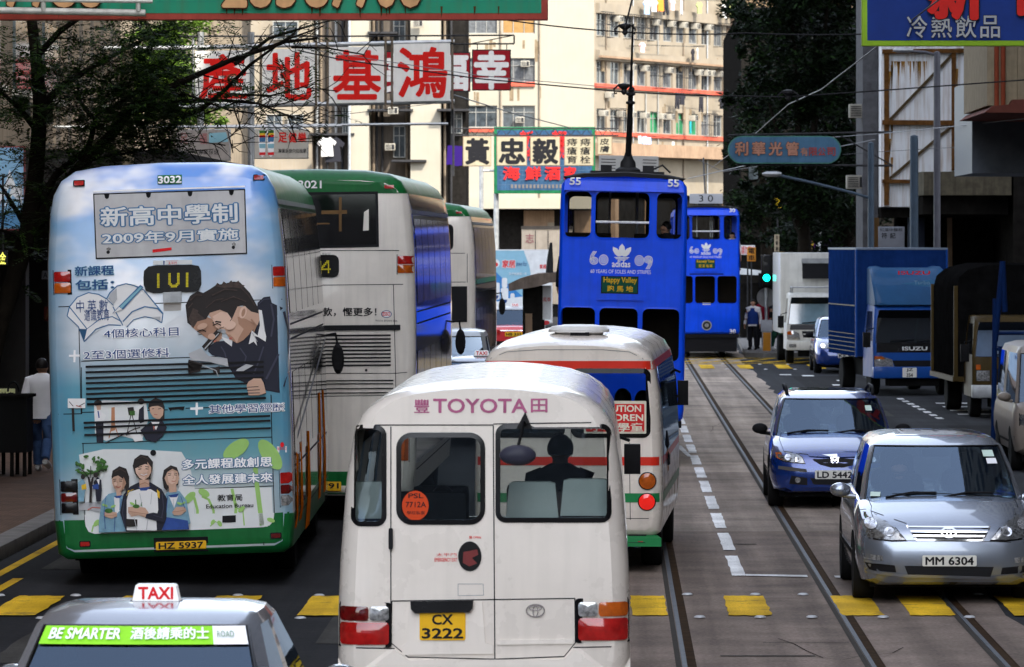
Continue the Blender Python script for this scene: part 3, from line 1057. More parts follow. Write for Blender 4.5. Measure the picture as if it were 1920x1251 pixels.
E_ = ellipse
art('printed_picture_of_boys', c2,[
 ('hair',[(1015,310),(1050,235),(1110,195),(1170,215),(1190,300),(1160,420),(1080,490),(1030,450)]),
 ('skin2',[(1060,480),(1090,440),(1180,400),(1230,420),(1300,500),(1310,570),(1260,620),(1180,570),(1110,520)]),
 ('hairb',[(1040,420),(1075,330),(1130,360),(1180,380),(1180,420),(1110,440),(1075,495)]),
 ('navy',[(1200,640),(1260,600),(1360,590),(1450,560),(1580,460),(1590,290),(1640,245),(1690,238),(1705,290),(1790,330),(1885,350),(1930,420),(1930,1010),(1880,1035),(1760,1010),(1650,990),(1560,960),(1420,900),(1360,800),(1340,735),(1230,710),(1195,680)]),
 ('white',[(1300,560),(1390,590),(1385,640),(1330,600)]),
 ('skin',[(1195,380),(1230,350),(1340,320),(1430,315),(1500,330),(1600,350),(1625,380),(1590,470),(1520,540),(1470,590),(1425,612),(1385,590),(1370,565),(1335,530),(1290,500),(1265,490),(1240,440)]),
 ('skinl',[(1230,400),(1300,360),(1380,380),(1390,440),(1330,490),(1275,480)]),
 ('hair',[(1110,370),(1150,290),(1140,220),(1210,180),(1255,150),(1330,135),(1400,120),(1450,125),(1530,210),(1590,320),(1600,375),(1540,360),(1505,330),(1470,310),(1430,320),(1400,390),(1385,420),(1350,370),(1290,345),(1210,370),(1180,420),(1150,400)]),
 ('hairb',[(1250,155),(1270,130),(1300,150),(1320,118),(1350,140),(1380,110),(1400,135),(1440,112),(1450,140),(1490,150),(1460,175),(1400,165),(1320,170)]),
 ('skin2',[(1430,400),(1500,420),(1590,470),(1520,540),(1470,592),(1425,612),(1440,570),(1480,500),(1440,460)]),('hair', stroke([(1232,452),(1262,440),(1300,446)],12)),('skin2', stroke([(1245,455),(1268,490),(1300,500)],6)),
 ('skin2',[(1340,540),(1385,590),(1425,612),(1400,570),(1370,545)]),('skinl', E_(1475,365,28,52,18,15)),('skin2', E_(1478,368,14,34,14,15)),
 ('white',[(1600,345),(1625,350),(1640,470),(1660,560),(1655,600),(1590,560),(1610,470)]),
 ('white',[(1545,510),(1600,560),(1590,580),(1605,655),(1560,600),(1520,622)]),
 ('navy',[(1570,555),(1600,565),(1650,700),(1600,690)]),
 ('hair',[(1145,640),(1268,500),(1298,530),(1178,672)]),
 ('grey',[(1165,655),(1278,530),(1284,536),(1172,662)]),
 ('hair', stroke([(1390,410),(1370,440),(1335,490)],5)),('grey', stroke([(1270,515),(1290,500),(1330,505),(1338,525),(1310,530)],4)),
 *[('fold', stroke(a, w_)) for a, w_ in (([(1700,300),(1722,420),(1700,560)],14),([(1800,360),(1850,520),(1840,700)],20),([(1640,640),(1600,760),(1560,860)],12),([(1450,650),(1500,720),(1480,800)],10),([(1760,700),(1700,820),(1660,900)],16),([(1600,300),(1640,262),(1690,258)],8),([(1300,640),(1330,690),(1340,730)],10),([(1880,640),(1850,800),(1800,960)],12))],
 *[('hairb', stroke(a, w_)) for a, w_ in (([(1230,230),(1330,180),(1430,190)],9),([(1300,280),(1400,240),(1500,280)],8),([(1180,330),(1250,270),(1320,255)],7),([(1055,270),(1100,225),(1150,230)],9),([(1450,160),(1520,230),(1570,310)],8),([(1040,330),(1075,290)],7))],
 ('skinl', E_(1375,470,44,34,16,-20)),('skinl', stroke([(1238,420),(1262,480),(1285,495)],10)),('skin2', stroke([(1525,535),(1475,585),(1430,608)],9)),('skin2', stroke([(1540,420),(1580,470),(1560,520)],14)),
 ('skin', E_(1150,478,42,24,14,-20)),('skin', E_(1225,560,30,26,12)),('lip', stroke([(1240,600),(1265,590)],7)),('grey', stroke([(1630,380),(1650,520)],5)),('grey', stroke([(1550,530),(1590,600)],5)),
 ('lip',[(1362,572),(1392,560),(1388,580),(1370,586)]),('hair', stroke([(1235,470),(1270,455),(1300,470)],9)),('hair', stroke([(1290,495),(1325,482)],5)),
 ('hair', stroke([(1110,520),(1150,505),(1180,520)],8)),('hair', stroke([(1120,545),(1150,540)],6)),
 ('grey',[(1430,820),(1500,780),(1560,790),(1480,835),(1420,835)]),('grey',[(1825,850),(1850,832),(1870,840),(1840,850)]),
 ('skin',[(1520,920),(1560,895),(1620,895),(1640,930),(1660,1010),(1600,1030),(1520,1030),(1505,950)]),
 ('navy', stroke([(1510,965),(1600,960)],6)),('navy', stroke([(1508,990),(1610,985)],6)),('navy', stroke([(1512,1012),(1610,1010)],6)),
 ('grey',[(1040,695),(1140,650),(1200,715),(1350,735),(1360,800),(1200,760),(1060,750)]),('hair', stroke([(1040,750),(1150,780),(1130,830),(1040,850)],14)),('hair',[(1230,810),(1290,795),(1290,850),(1240,850)]),('grey', stroke([(1150,790),(1260,830),(1280,880)],7)),
])
bk = [('white',[(70,395),(90,320),(160,235),(240,208),(330,225),(400,260),(440,185),(520,135),(620,140),(690,200),(835,375),(825,450),(760,415),(670,405),(590,430),(545,480),(510,470),(430,460),(330,480),(260,540),(205,600),(160,480)])]
for pts, wd in (([(70,395),(88,322),(150,245),(240,208),(320,222),(385,258)],9),([(88,322),(228,498),(330,420),(430,400),(505,440)],9),([(70,395),(160,480),(205,600),(225,500)],8),([(205,600),(300,500),(400,465),(500,470)],8),([(385,258),(410,210),(470,155),(540,136),(600,150),(680,185)],9),([(680,185),(835,375),(825,450)],9),([(515,440),(590,360),(690,320),(790,335),(832,375)],10),([(545,485),(600,425),(690,400),(770,415),(825,450)],8),([(435,320),(515,470)],8),([(385,258),(440,310)],6)):
 bk.append(('blue', stroke(pts, wd)))
bk += [('grey',[(400,255),(415,215),(465,175),(470,260),(440,300)]),('grey',[(210,585),(300,520),(380,490),(300,525)]),('grey',[(740,405),(815,400),(815,435)])]
bk += [('blue',[(430,375),(480,320),(655,145),(680,165),(520,340)]),('teal',[(490,320),(655,160),(668,170),(505,335)]),('white',[(440,370),(485,322),(512,342)])]
art('printed_picture_of_book', c2, bk,0.0035)
st = [('pale',[(150,440),(330,400),(560,400),(900,420),(960,520),(1000,700),(990,985),(280,1012),(210,990),(190,700)])]
st += [('pale',[(1000,690),(1560,680),(1570,900),(1530,968),(1000,985)])]
for pts, wd in (([(1015,980),(1018,850),(995,760),(960,720)],20),([(1140,970),(1135,850),(1100,770),(1050,745)],18),([(1290,960),(1300,830),(1270,690)],22),([(1490,960),(1470,800),(1450,640),(1440,520)],34),([(1360,960),(1350,850),(1300,830)],10),([(245,1005),(255,960),(290,940),(300,960)],10),([(320,1010),(310,970),(290,950)],8),([(1110,965),(1150,930),(1180,950)],8)):
 st.append(('leaf', stroke(pts, wd)))
for a in ((960,755,55,28,-45),(1065,720,45,26,30),(1300,400,110,55,-35),(1550,440,130,60,55),(280,940,30,17,-50),(340,960,36,18,60),(1180,945,24,15,60),(1130,935,22,13,-60),(1340,840,30,16,-40),(1555,920,30,16,20)):
 st.append(('leaf', E_(*a[:4],18, a[4])))
st += [('grey',[(150,800),(220,785),(310,790),(320,830),(300,860),(230,840),(150,850)]),('lip', stroke([(215,845),(250,825),(310,830)],8))]
q = random.Random(4)
for k in range(60):
 a = q.uniform(0,6.283)
 r_ = q.uniform(0.2,1) ** 0.5
 st.append(('dleaf', E_(240 + 115 * r_ * math.cos(a),520 + 75 * r_ * math.sin(a), q.uniform(10,22), q.uniform(6,13),8, q.uniform(0,180))))
st += [('hair',[(228,790),(232,690),(215,600),(232,600),(240,640),(250,600),(262,605),(250,680),(246,790)]),('hair', stroke([(235,620),(190,560),(150,540)],7)),('hair', stroke([(245,620),(300,560),(350,545)],7)),('hair', stroke([(240,610),(240,520)],6))]
st += [('lblue',[(148,640),(180,615),(200,640),(205,700),(150,700)]),('hair', E_(183,600,16,20,12)),('yellow',[(172,660),(205,650),(210,690),(175,695)]),('navy',[(260,640),(290,600),(318,625),(322,700),(315,780),(280,782),(275,700)]),('hair', E_(277,585,18,20,12)),('dblue',[(252,660),(295,650),(298,690),(258,690)]),('white',[(282,620),(305,615),(300,660)]),('lblue',[(150,700),(200,700),(190,780),(150,780)])]
st += [('lblue',[(300,930),(320,780),(370,725),(430,710),(480,740),(470,850),(500,1000),(300,1008)]),('white',[(410,750),(450,740),(450,850),(420,880)]),('hair',[(392,600),(400,555),(450,522),(500,540),(522,600),(520,690),(500,720),(480,640),(440,600),(400,620)]),('skin',[(395,605),(440,590),(490,610),(498,650),(480,690),(450,712),(415,690),(397,650)]),('hair',[(392,615),(400,570),(450,545),(505,590),(505,640),(470,610),(440,590),(410,600)]),('dblue',[(410,740),(470,735),(455,755),(425,755)]),('skin',[(425,690),(465,690),(465,735),(430,740)])]
st += [('skin2',[(480,600),(498,640),(482,690),(452,712),(470,670)]),('hair', stroke([(404,620),(428,616)],4)),('hair', stroke([(446,616),(474,618)],4)),('skin2', stroke([(436,635),(432,652),(440,656)],3)),('hair', stroke([(408,632),(425,630)],5)),('hair', stroke([(448,630),(470,632)],5)),('lip', stroke([(425,672),(445,678),(462,668)],6)),('skin',[(335,860),(370,850),(430,860),(435,890),(390,905),(345,890)]),('dleaf', E_(372,848,30,18,14)),('leaf', E_(345,808,22,9,12,20)),('leaf', E_(405,815,20,9,12,-20))]
st += [('lblue',[(760,900),(790,720),(840,690),(890,705),(940,770),(970,940),(900,985),(760,985)]),('dblue',[(765,990),(765,890),(860,905),(950,920),(960,985)]),('white',[(815,745),(880,740),(850,830)]),('hair',[(764,610),(775,550),(825,515),(870,530),(888,580),(880,660),(800,690),(795,700),(775,680)]),('skin',[(780,610),(800,565),(840,540),(875,560),(888,610),(875,650),(840,672),(800,660)]),('skin',[(810,660),(865,660),(870,710),(815,715)]),('dblue',[(805,735),(885,722),(870,748),(825,750)])]
st += [('skinl',[(800,575),(840,555),(865,575),(860,640),(835,655),(810,640)]),('hair', stroke([(804,578),(830,572)],4)),('hair', stroke([(848,572),(872,576)],4)),('skin2', stroke([(842,590),(846,610),(838,614)],3)),('hair', stroke([(808,590),(828,585)],5)),('hair', stroke([(850,585),(870,588)],5)),('lip', stroke([(832,630),(850,634),(864,628)],5)),('skin',[(835,860),(865,820),(930,820),(940,850),(900,880),(850,880)]),('leaf', E_(890,795,20,9,12,20)),('leaf', E_(920,790,16,8,12,-30))]
st += [('navy',[(455,860),(480,730),(530,670),(590,640),(680,640),(760,690),(800,760),(795,900),(760,990),(500,1000)]),('white',[(505,990),(505,770),(520,710),(590,690),(680,690),(730,720),(735,840),(720,900),(725,992)]),('yellow',[(500,740),(515,700),(560,690),(530,705)]),('yellow',[(725,690),(745,710),(745,760),(728,740)]),('dblue',[(590,672),(680,670),(650,700),(605,700)]),('skin',[(595,610),(665,610),(670,672),(600,680)]),
       ('hair',[(548,520),(560,470),(605,436),(660,445),(697,490),(692,550),(680,600),(680,620),(600,620),(565,575)]),('skinl',[(566,530),(600,495),(650,490),(680,520),(684,560),(665,600),(630,625),(595,605),(572,570)]),('hair',[(552,540),(575,480),(640,470),(690,500),(690,545),(670,515),(640,505),(600,520),(575,535)]),
       ('skin',[(655,490),(684,530),(684,565),(662,602),(632,625),(645,590),(660,550)]),('hair', stroke([(586,530),(616,524)],5)),('hair', stroke([(640,524),(668,528)],5)),
       ('hair', stroke([(590,545),(612,540)],6)),('hair', stroke([(642,540),(664,543)],6)),('white', stroke([(606,580),(630,588),(655,578)],7)),('lip', stroke([(604,585),(630,594),(656,583)],3)),('skin2', stroke([(632,545),(636,562),(625,566)],3)),
       ('skin',[(515,820),(570,815),(640,825),(665,860),(650,895),(590,880),(540,890),(515,860)]),('dleaf', E_(575,815,26,14,14)),('leaf', E_(545,795,20,9,12,25)),('dleaf', stroke([(572,810),(570,765)],8)),('dleaf', stroke([(610,815),(615,785)],8)),('navy',[(650,870),(700,860),(790,880),(780,935),(680,910),(640,900)]),('hair',[(500,905),(583,910),(583,962),(500,962)])]
st += [('grey', stroke(a, w_)) for a, w_ in (([(600,720),(620,820)],4),([(690,710),(680,800)],4),([(560,900),(580,985)],5),([(660,910),(650,985)],5),([(845,760),(850,830)],3))]
st += [('fold', stroke(a, w_)) for a, w_ in (([(490,760),(475,860),(490,960)],6),([(765,720),(775,820),(760,900)],7),([(540,690),(500,730)],5),([(700,880),(770,900)],5))]
st += [('dblue', stroke(a, w_)) for a, w_ in (([(355,740),(340,850),(350,980)],4),([(420,890),(415,1000)],4),([(470,760),(455,840)],4),([(805,740),(795,860)],4),([(900,740),(930,830)],4))]
st += [('hairb', stroke(a, w_)) for a, w_ in (([(575,470),(620,450),(665,470)],5),([(420,560),(460,540),(500,565)],5),([(790,545),(825,530),(865,550)],5))]
st += [('skinl', E_(640,560,14,12,10)),('skinl', E_(600,560,10,12,10)),('skinl', E_(425,650,12,14,10)),('skin2', stroke([(600,655),(640,640),(668,655)],7)),('skin2', stroke([(520,850),(580,860),(650,870)],4)),('skin2', stroke([(340,880),(390,880),(430,875)],4)),('skin2', stroke([(840,855),(890,850),(935,840)],4))]
art('printed_picture_of_students', c3, st,0.0035)
sm = [('pale',[(260,60),(330,40),(640,50),(660,180),(610,340),(450,300),(350,340),(270,300)]),('hair', E_(290,62,30,24,14)),('skin',[(275,80),(312,75),(310,110),(285,115)]),('white',[(262,130),(300,115),(350,150),(330,200),(270,210)]),('navy',[(272,205),(330,200),(330,350),(280,350)]),('dblue', stroke([(290,120),(298,170)],9)),('tan',[(388,95),(412,90),(415,260),(385,270)]),('tan', stroke([(400,180),(370,320)],7)),('tan', stroke([(400,180),(440,310)],7)),('hair',[(505,95),(550,90),(560,150),(515,150)]),('dleaf',[(520,120),(560,118),(560,150),(525,152)]),('hair', stroke([(530,150),(500,300)],6)),('hair', stroke([(540,150),(575,290)],6)),('hair', E_(605,50,25,22,12)),('white',[(555,110),(600,75),(630,90),(620,160),(590,150)]),('navy',[(590,110),(625,80),(628,200),(600,210),(585,190)]),
      ('hair',[(655,100),(665,50),(710,22),(760,40),(778,90),(775,190),(740,190)]),('skin',[(668,95),(700,75),(750,80),(770,110),(765,150),(735,185),(695,165),(672,130)]),('hair',[(660,95),(680,60),(740,60),(772,100),(730,82),(690,85)]),('hair', stroke([(685,105),(700,102)],5)),('hair', stroke([(730,105),(750,102)],5)),('lip', stroke([(700,145),(725,147)],5)),('navy',[(600,260),(660,210),(700,190),(760,190),(795,240),(760,310),(710,350),(640,330)]),('white',[(680,200),(740,200),(715,260)]),('lip',[(690,220),(712,215),(700,265)]),('white',[(510,270),(600,290),(620,335),(560,345)]),('hair', stroke([(345,355),(560,250),(600,240)],8)),('white',[(70,28),(198,28),(198,98),(70,98)]),('lip', stroke([(130,80),(170,90)],8)),('hair', stroke([(80,50),(110,85)],5)),('hair', stroke([(195,60),(150,85)],5)),('hair',[(98,98),(116,98),(122,268),(104,268)])]
art('printed_picture_of_classroom', c3, sm,0.0035)
p = Prints(B1)
p.map = c2
WH = M_white_ink
p.text('新課程',(135,75,440,-10), M_navy_ink,0.010,0.015,(P_['teal'],0.05))
p.text('包括：',(140,188,440,100), M_navy_ink,0.010,0.015,(P_['teal'],0.05))
p.text('中,英,數',(145,372,395,262), M_navy_ink,0.012,0.0)
p.text('通識教育',(208,435,405,340), M_navy_ink,0.012,0.0)
p.text('4個核心科目',(365,572,958,482), M_navy_ink,0.010,0.008,(WH,0.07))
p.text('2至3個選修科',(205,745,885,650), M_navy_ink,0.010,0.008,(WH,0.07))
p.poly([(85,705),(120,705),(122,668),(138,668),(138,703),(170,703),(170,720),(138,720),(136,765),(120,765),(120,722),(85,722)], WH,0.010)
p.map = c3
p.text('其他學習經歷',(1105,140,1650,60), M_navy_ink,0.010,0.008,(WH,0.07))
p.poly([(965,95),(1003,93),(1005,58),(1020,58),(1022,92),(1058,90),(1058,108),(1022,110),(1018,150),(1005,150),(1003,112),(965,112)], WH,0.010)
p.text('多元課程啟創思',(908,548,1562,455), WH,0.012,0.025,(P_['blue'],0.085))
p.text('全人發展建未來',(912,662,1565,570), WH,0.012,0.025,(P_['blue'],0.085))
p.text('教育局',(1165,783,1345,728), M_ink,0.012,0.01)
p.text('Education Bureau',(1082,835,1425,795), M_ink,0.012,0.02)
p.build('advert_lettering', bus)
p = Prints(B1)
p.map = c2
for k,(ya, yb, xa, xb) in enumerate(((800,762,218,1640),(845,800,218,1640),(890,843,220,1640),(932,888,220,1640),(975,930,222,1650),(1018,968,222,1650),(1058,1010,225,1655),(1100,1050,228,1655))):
 p.poly([(xa, ya - 8),(xb, yb - 8),(xb, yb + 8),(xa, ya + 10)], M_ink,0.024,0.3)
p.map = c3
for ya, yb, xa, xb in ((30,-10,210,1520),(68,25,210,1520),(205,155,185,1550),(240,190,188,1552),(295,245,190,1555)):
 p.poly([(xa, ya - 7),(xb, yb - 7),(xb, yb + 8),(xa, ya + 9)], M_ink,0.024,0.3)
p.build('engine_grille', bus)
M_panel = mat('brushed metal panel',(0.36,0.35,0.35),0.38,0.5, var=0.18, scale=1.5, streak=0.15)
p = Prints(B1)
p.map = c1
q4 = [(277,312),(1492,275),(1508,795),(298,838)]
p.slab(q4, M_ink,0,0.008)
p.slab([(287,322),(1483,285),(1498,785),(308,826)], M_panel,0,0.016)
o = p.build('window_panel', bus)
p = Prints(B1)
p.map = c1
p.text('新高中學制',(345,575,1425,390), P_['pale'],0.020,0.02,(P_['blue'],0.075))
p.text('2009年9月實施',(355,718,1435,590), P_['pale'],0.020,0.02,(P_['blue'],0.085))
for x, y in ((388,328),(720,318),(1052,308),(1382,298)):
 p.poly(stroke([(x - 18, y - 10),(x - 12, y + 18),(x, y + 26),(x + 12, y + 18),(x + 18, y - 10)],6), M_ink,0.021,0)
p.poly([(752,760),(905,742),(905,765),(752,785)], M_red_ink,0.022,0)
for x, y in ((402,755),(1402,716)):
 p.poly(E_(x, y,18,14,12), M_chrome,0.022,0,0.01)
 p.poly(E_(x - 4, y + 26,14,14,12), M_ink,0.021,0)
p.build('panel_lettering', o)
p = Prints(B1)
p.map = c1
p.poly(stroke([(280,296),(900,275),(1490,255)],12), M_white_ink,0.02,0.3)
p.poly([(790,165),(985,160),(987,235),(793,238)], M_busgreen,0.009,0.04)
p.text('3032',(800,230,980,170), M_white_ink,0.016,0.03)
p.build('fleet_number', bus)
p = Prints(B1)
p.map = c1
p.slab([c1(a) for a in [(680,985),(685,930),(720,895),(780,885),(1060,880),(1120,890),(1140,930),(1142,1040),(1120,1085),(1080,1098),(760,1108),(700,1090),(682,1040)]], M_blackgloss,0,0.03, raw=True)
o = p.build('route_display', bus)
p = Prints(B1)
p.map = c1
def led(p, rows, x0, y0, cw, chh, m=None):
 for j, row in enumerate(rows):
  for i, ch in enumerate(row):
   if ch == '#':
    x, y = x0 + i * cw, y0 + j * chh - i * cw * 0.03
    p.poly([(x, y),(x + cw * 0.8, y),(x + cw * 0.8, y + chh * 0.8),(x, y + chh * 0.8)], m or M_led,0.034,0)
led(p,['##.......##.....##.....##', '##.......##.....##.....##', '##.......##.....##.....##', '##.......##.....##.....##', '##.......##.....##.....##', '##.......##.....##.....##', '##.......##.....##.....##', '##.......###...###.....##', '##........#######......##', '##.........#####.......##'],790,952,10.0,11.6)
p.build('route_digits', o)
p = Prints(B1)
p.map = c2
p.slab([(838,205),(984,200),(984,285),(840,290)], M_steel,0,0.07)
p.poly([(838,292),(982,288),(980,350),(840,356)], M_bussilver,0.009,0)
p.build('camera_housing', bus)
p = Prints(B1)
p.map = c3
p.poly([(802,95),(925,86),(915,115),(880,108),(830,112),(820,122)], M_ink,0.014,0)
p.poly(E_(694,426,22,22,16), M_ink,0.014,0)
p.poly([(1200,888),(1298,884),(1298,935),(1200,938)], M_ink,0.014,0)
p.poly([(1600,380),(1670,380),(1670,425),(1600,425)], M_white_ink,0.008,0)
p.poly(E_(1637,368,14,20,12), M_red_ink,0.012,0)
p.text('緊急出口',(1603,408,1667,385), M_red_ink,0.011)
p.map = c1
p.poly([(757,848),(1068,842),(1068,878),(757,882)], P_['pale'],0.006,0.2)
p.text('太平門',(878,880,945,856), M_red_ink,0.010)
p.text('EMERGENCY EXIT',(862,854,958,846), M_red_ink,0.010)
p.poly([(838,882),(838,860),(834,860),(843,846),(852,860),(848,860),(848,882)], M_navy_ink,0.010,0)
p.build('rear_fittings', bus)
p = Prints(B1)
def lampbox(fr, x0, y0, x1, y1, rows, inset=0):
 (a, b_),(c, d) = fr((x0, y0)), fr((x1, y1))
 rear_lamp(p, min(a, c), max(a, c), min(b_, d), max(b_, d), rows)
RW = [(M_lamp_red,0.5),(M_lamp_amber,0.5)]
lampbox(c2,1712,-5,1868,160, RW)
lampbox(c2,-38,38,100,215, RW)
lampbox(c3,1622,568,1760,815,[(M_lamp_red,0.36),(M_lamp_dark,0.30),(M_lamp_clear,0.34)])
lampbox(c3,15,630,140,870,[(M_blackgloss,0.36),(M_lamp_dark,0.30),(M_blackgloss,0.34)])
p.build('rear_lamp', bus)
p = Prints(B1)
for fr, x0, y0, x1, y1, m in ((c1,125,212,202,245, M_lamp_red),(c1,1562,166,1636,198, M_lamp_red),(c3,162,1080,228,1108, M_lamp_red),(c3,1558,1020,1625,1048, M_lamp_dark)):
 (a, b_),(c, d) = fr((x0, y0)), fr((x1, y1))
 p.slab(rrect(min(a, c) - 0.012, max(a, c) + 0.012, min(b_, d) - 0.01, max(b_, d) + 0.01,0.01,2), M_blackgloss,0,0.016, raw=True)
 p.poly(rrect(min(a, c), max(a, c), min(b_, d), max(b_, d),0.008,2), m,0.02,0, raw=True)
 p.cut()
p.build('marker_lamp', bus)
p = Prints(B1)
p.map = c3
p.slab([(697,1050),(1095,1040),(1097,1148),(700,1155)], M_ink,0,0.018)
p.build('plate_recess', bus)
plate(bus, B1, c3,(715,1140,1080,1068), 'HZ 5937', M_plate_y)
bus_sides(bus, body1,10.3, mat('dark side glass',(0.012,0.013,0.015),0.05, spec=0.6), M_busgreen)
M_orange = mat('orange side film',(0.75,0.17,0.01),0.9, var=0.15, spec=0.0)
p = Prints(B1,(0,0,0),(0,1,0),(0,0,1),(1,0,0))
for pts in ([(0.25,0.34),(0.7,0.34),(1.1,1.25),(0.6,1.3)],[(1.3,0.34),(2.2,0.34),(2.0,1.35),(1.7,1.35)],[(3.0,0.36),(4.2,0.36),(4.1,1.38),(3.6,1.4)],[(6.6,0.5),(7.3,0.5),(7.6,1.7),(7.1,1.7)],[(8.2,0.5),(9.0,0.5),(8.7,1.7),(8.3,1.7)]):
 p.poly(pts, M_orange,0.012,0.4, raw=True)
p.poly([(7.6,0.6),(7.8,0.6),(8.0,1.6),(7.8,1.6)], mat('violet side film',(0.05,0.03,0.25),0.3),0.012,0.4, raw=True)
p.poly(stroke([(0.5,1.45),(9.4,2.3)],0.05), M_steel,0.03,0.4, raw=True)
p.build('side_stripes', bus)

# ---- white double decker with the blue reflecting side
def px2(p):
 return ((p[0] - 592) / 150.0, CH - (p[1] - 452) / 150.0)
bus2 = thing('double_decker_bus', 'white double decker bus with green roof, dark rear window and black slogan', 'bus',((592 - VX) / 150.0,63.3,0), R(-0.6), 'double decker buses queuing in the left lane')
M_buswhite = mat('bus white paint',(0.76,0.71,0.64),0.32, coat=0.3, var=0.07, scale=2.5, streak=0.25, dirt=(0.36,0.34,0.31))
M_busblue = mat('blue side film',(0.015,0.06,0.42),0.07, coat=1.0, var=0.1)

def white_bus(root, pxm, sidem, L=11.0, zs=1.024):
 b = MB()
 k = [(x * 1.02, z * zs) for x, z in BUS_HALF]
 b.loft(hull(k, L, rx=0.10, rz=0.14, zk=4.0 * zs, dz=0.3), M_buswhite)
 body = b.build('body', root, sharp=50)
 me = body.data
 me.materials.append(M_busgreen)
 me.materials.append(sidem)
 for p in me.polygons:
  if p.center.z > 4.0 * zs:
   p.material_index = 1
  elif p.center.y > 0.14 and p.center.z > 0.9:
   p.material_index = 2
 bv = bvh_of(body)
 underfloor(root,2.3, L - 0.3,0.6,0.28)
 p = Prints(bv)
 p.poly([(-1.23,0.34),(1.23,0.34),(1.23,0.62),(-1.23,0.62)], M_busgreen,0.012,0.2, raw=True)
 p.build('rear_bumper', root)
 p = Prints(bv)
 p.poly([(-1.2,4.0 * zs),(1.2,4.0 * zs),(1.17,4.1 * zs),(1.1,4.16 * zs),(0.9,4.2 * zs),(-0.9,4.2 * zs),(-1.1,4.16 * zs),(-1.17,4.1 * zs)], M_busgreen,0.006,0.04, raw=True)
 p.build('green_band', root)
 p = Prints(bv)
 for x in (-0.98,0.86):
  p.slab(rrect(x, x + 0.12,4.06 * zs,4.10 * zs,0.008,2), M_lamp_red,0,0.02, raw=True)
  p.cut()
 p.build('marker_lamp', root)
 return body, bv

body2, B2 = white_bus(bus2, px2, M_busblue)
p = Prints(B2)
p.map = px2
p.slab([(480,362),(709,359),(711,463),(480,468)], M_ink,0,0.01)
p.poly([(485,367),(704,364),(706,458),(485,463)], mat('dark rear glass',(0.008,0.008,0.009),0.04, spec=0.8),0.012,0.3)
o2 = p.build('rear_window', bus2)
p = Prints(B2)
p.map = px2
M_warm = mat('reflection free inner post',(0.16,0.09,0.035),0.5)
for a in ([(603,395),(651,394),(651,401),(603,402)],[(636,370),(641,370),(641,434),(636,434)],[(592,418),(618,418),(618,421),(592,421)]):
 p.poly(a, M_warm,0.0135,0)
p.poly([(683,398),(692,392),(692,432),(681,433)], M_buswhite,0.0135,0)
p.build('handrail', o2)
p = Prints(B2)
p.map = px2
p.text('3021',(560,353,603,339), M_white_ink,0.016,0.02)
p.text('油站付款，慳更多！',(548,593,706,577), M_ink,0.006,0.02)
p.text("We're drivers too.",(704,603,746,599), M_ink,0.006,0.0)
p.poly(E_(725,589,10,7,20), M_navy_ink,0.005,0)
p.poly(E_(725,589,8.6,5.8,20), M_white_ink,0.0062,0)
p.text('ESSO',(718,592,732,585.5), M_red_ink,0.0075,0.03)
p.text('EMERGENCY EXIT',(604,478,620,474), M_ink,0.006)
p.build('lettering', bus2)
p = Prints(B2)
p.map = px2
p.slab(rrect(*[f for f in (px2((545,0))[0], px2((636,0))[0], px2((0,520))[1], px2((0,478))[1])],0.07,3), M_blackgloss,0,0.03, raw=True)
o3 = p.build('route_display', bus2)
p = Prints(B2)
p.map = px2
led(p,['....##', '...###', '..##.#', '.##..#.', '##...#.', '#######', '.....#.', '.....#.'],602,489,2.7,3.0)
led(p,['.####.', '#....#', '.....#', '...##.', '.....#', '.....#', '#....#', '.####.'],570,489,2.7,3.0)
p.build('route_digits', o3)
p = Prints(B2)
p.map = px2
rear_lamp(p, *[f for f in (px2((746,0))[0], px2((776,0))[0], px2((0,513))[1], px2((0,479))[1])], RW)
a0, a1 = px2((776,0))[0], px2((746,0))[0]
rear_lamp(p,-a0,-a1, px2((0,513))[1], px2((0,479))[1], RW)
rear_lamp(p,-1.16,-0.98,0.75,1.35,[(M_lamp_red,0.5),(M_lamp_amber,0.5)])
rear_lamp(p,0.98,1.16,0.75,1.35,[(M_lamp_red,0.5),(M_lamp_amber,0.5)])
p.build('rear_lamp', bus2)
p = Prints(B2)
p.map = px2
p.poly([(480,611),(751,609),(751,619),(480,621)], M_ink,0.02,0.3)
for k in range(9):
 y = 627 + k * 7.0
 p.poly([(480, y + 1.5),(733, y),(733, y + 3.2),(480, y + 4.6)], M_ink,0.014,0.3)
for y in (712,718,727,735):
 p.poly([(480, y + 2),(738, y),(738, y + 2.2),(480, y + 4)], M_ink,0.014,0.3)
p.poly(E_(687,694,2.6,2.6,10), M_ink,0.02,0)
p.build('engine_grille', bus2)
p = Prints(B2)
p.map = px2
for a in ([(480,536),(777,533)],[(738,534),(742,700)],[(742,700),(785,696)],[(480,745),(742,741)],[(480,470),(770,470)],[(742,700),(745,880)],[(480,700),(742,700)]):
 seam(p, a,0.009)
p.build('panel_seams', bus2)
plate(bus2, B2, px2,(558,921,640,903), 'JK 3291', M_plate_y)
bus_sides(bus2, body2,11.0, mat('dark side glass',(0.012,0.013,0.015),0.05, spec=0.6), M_busgreen)

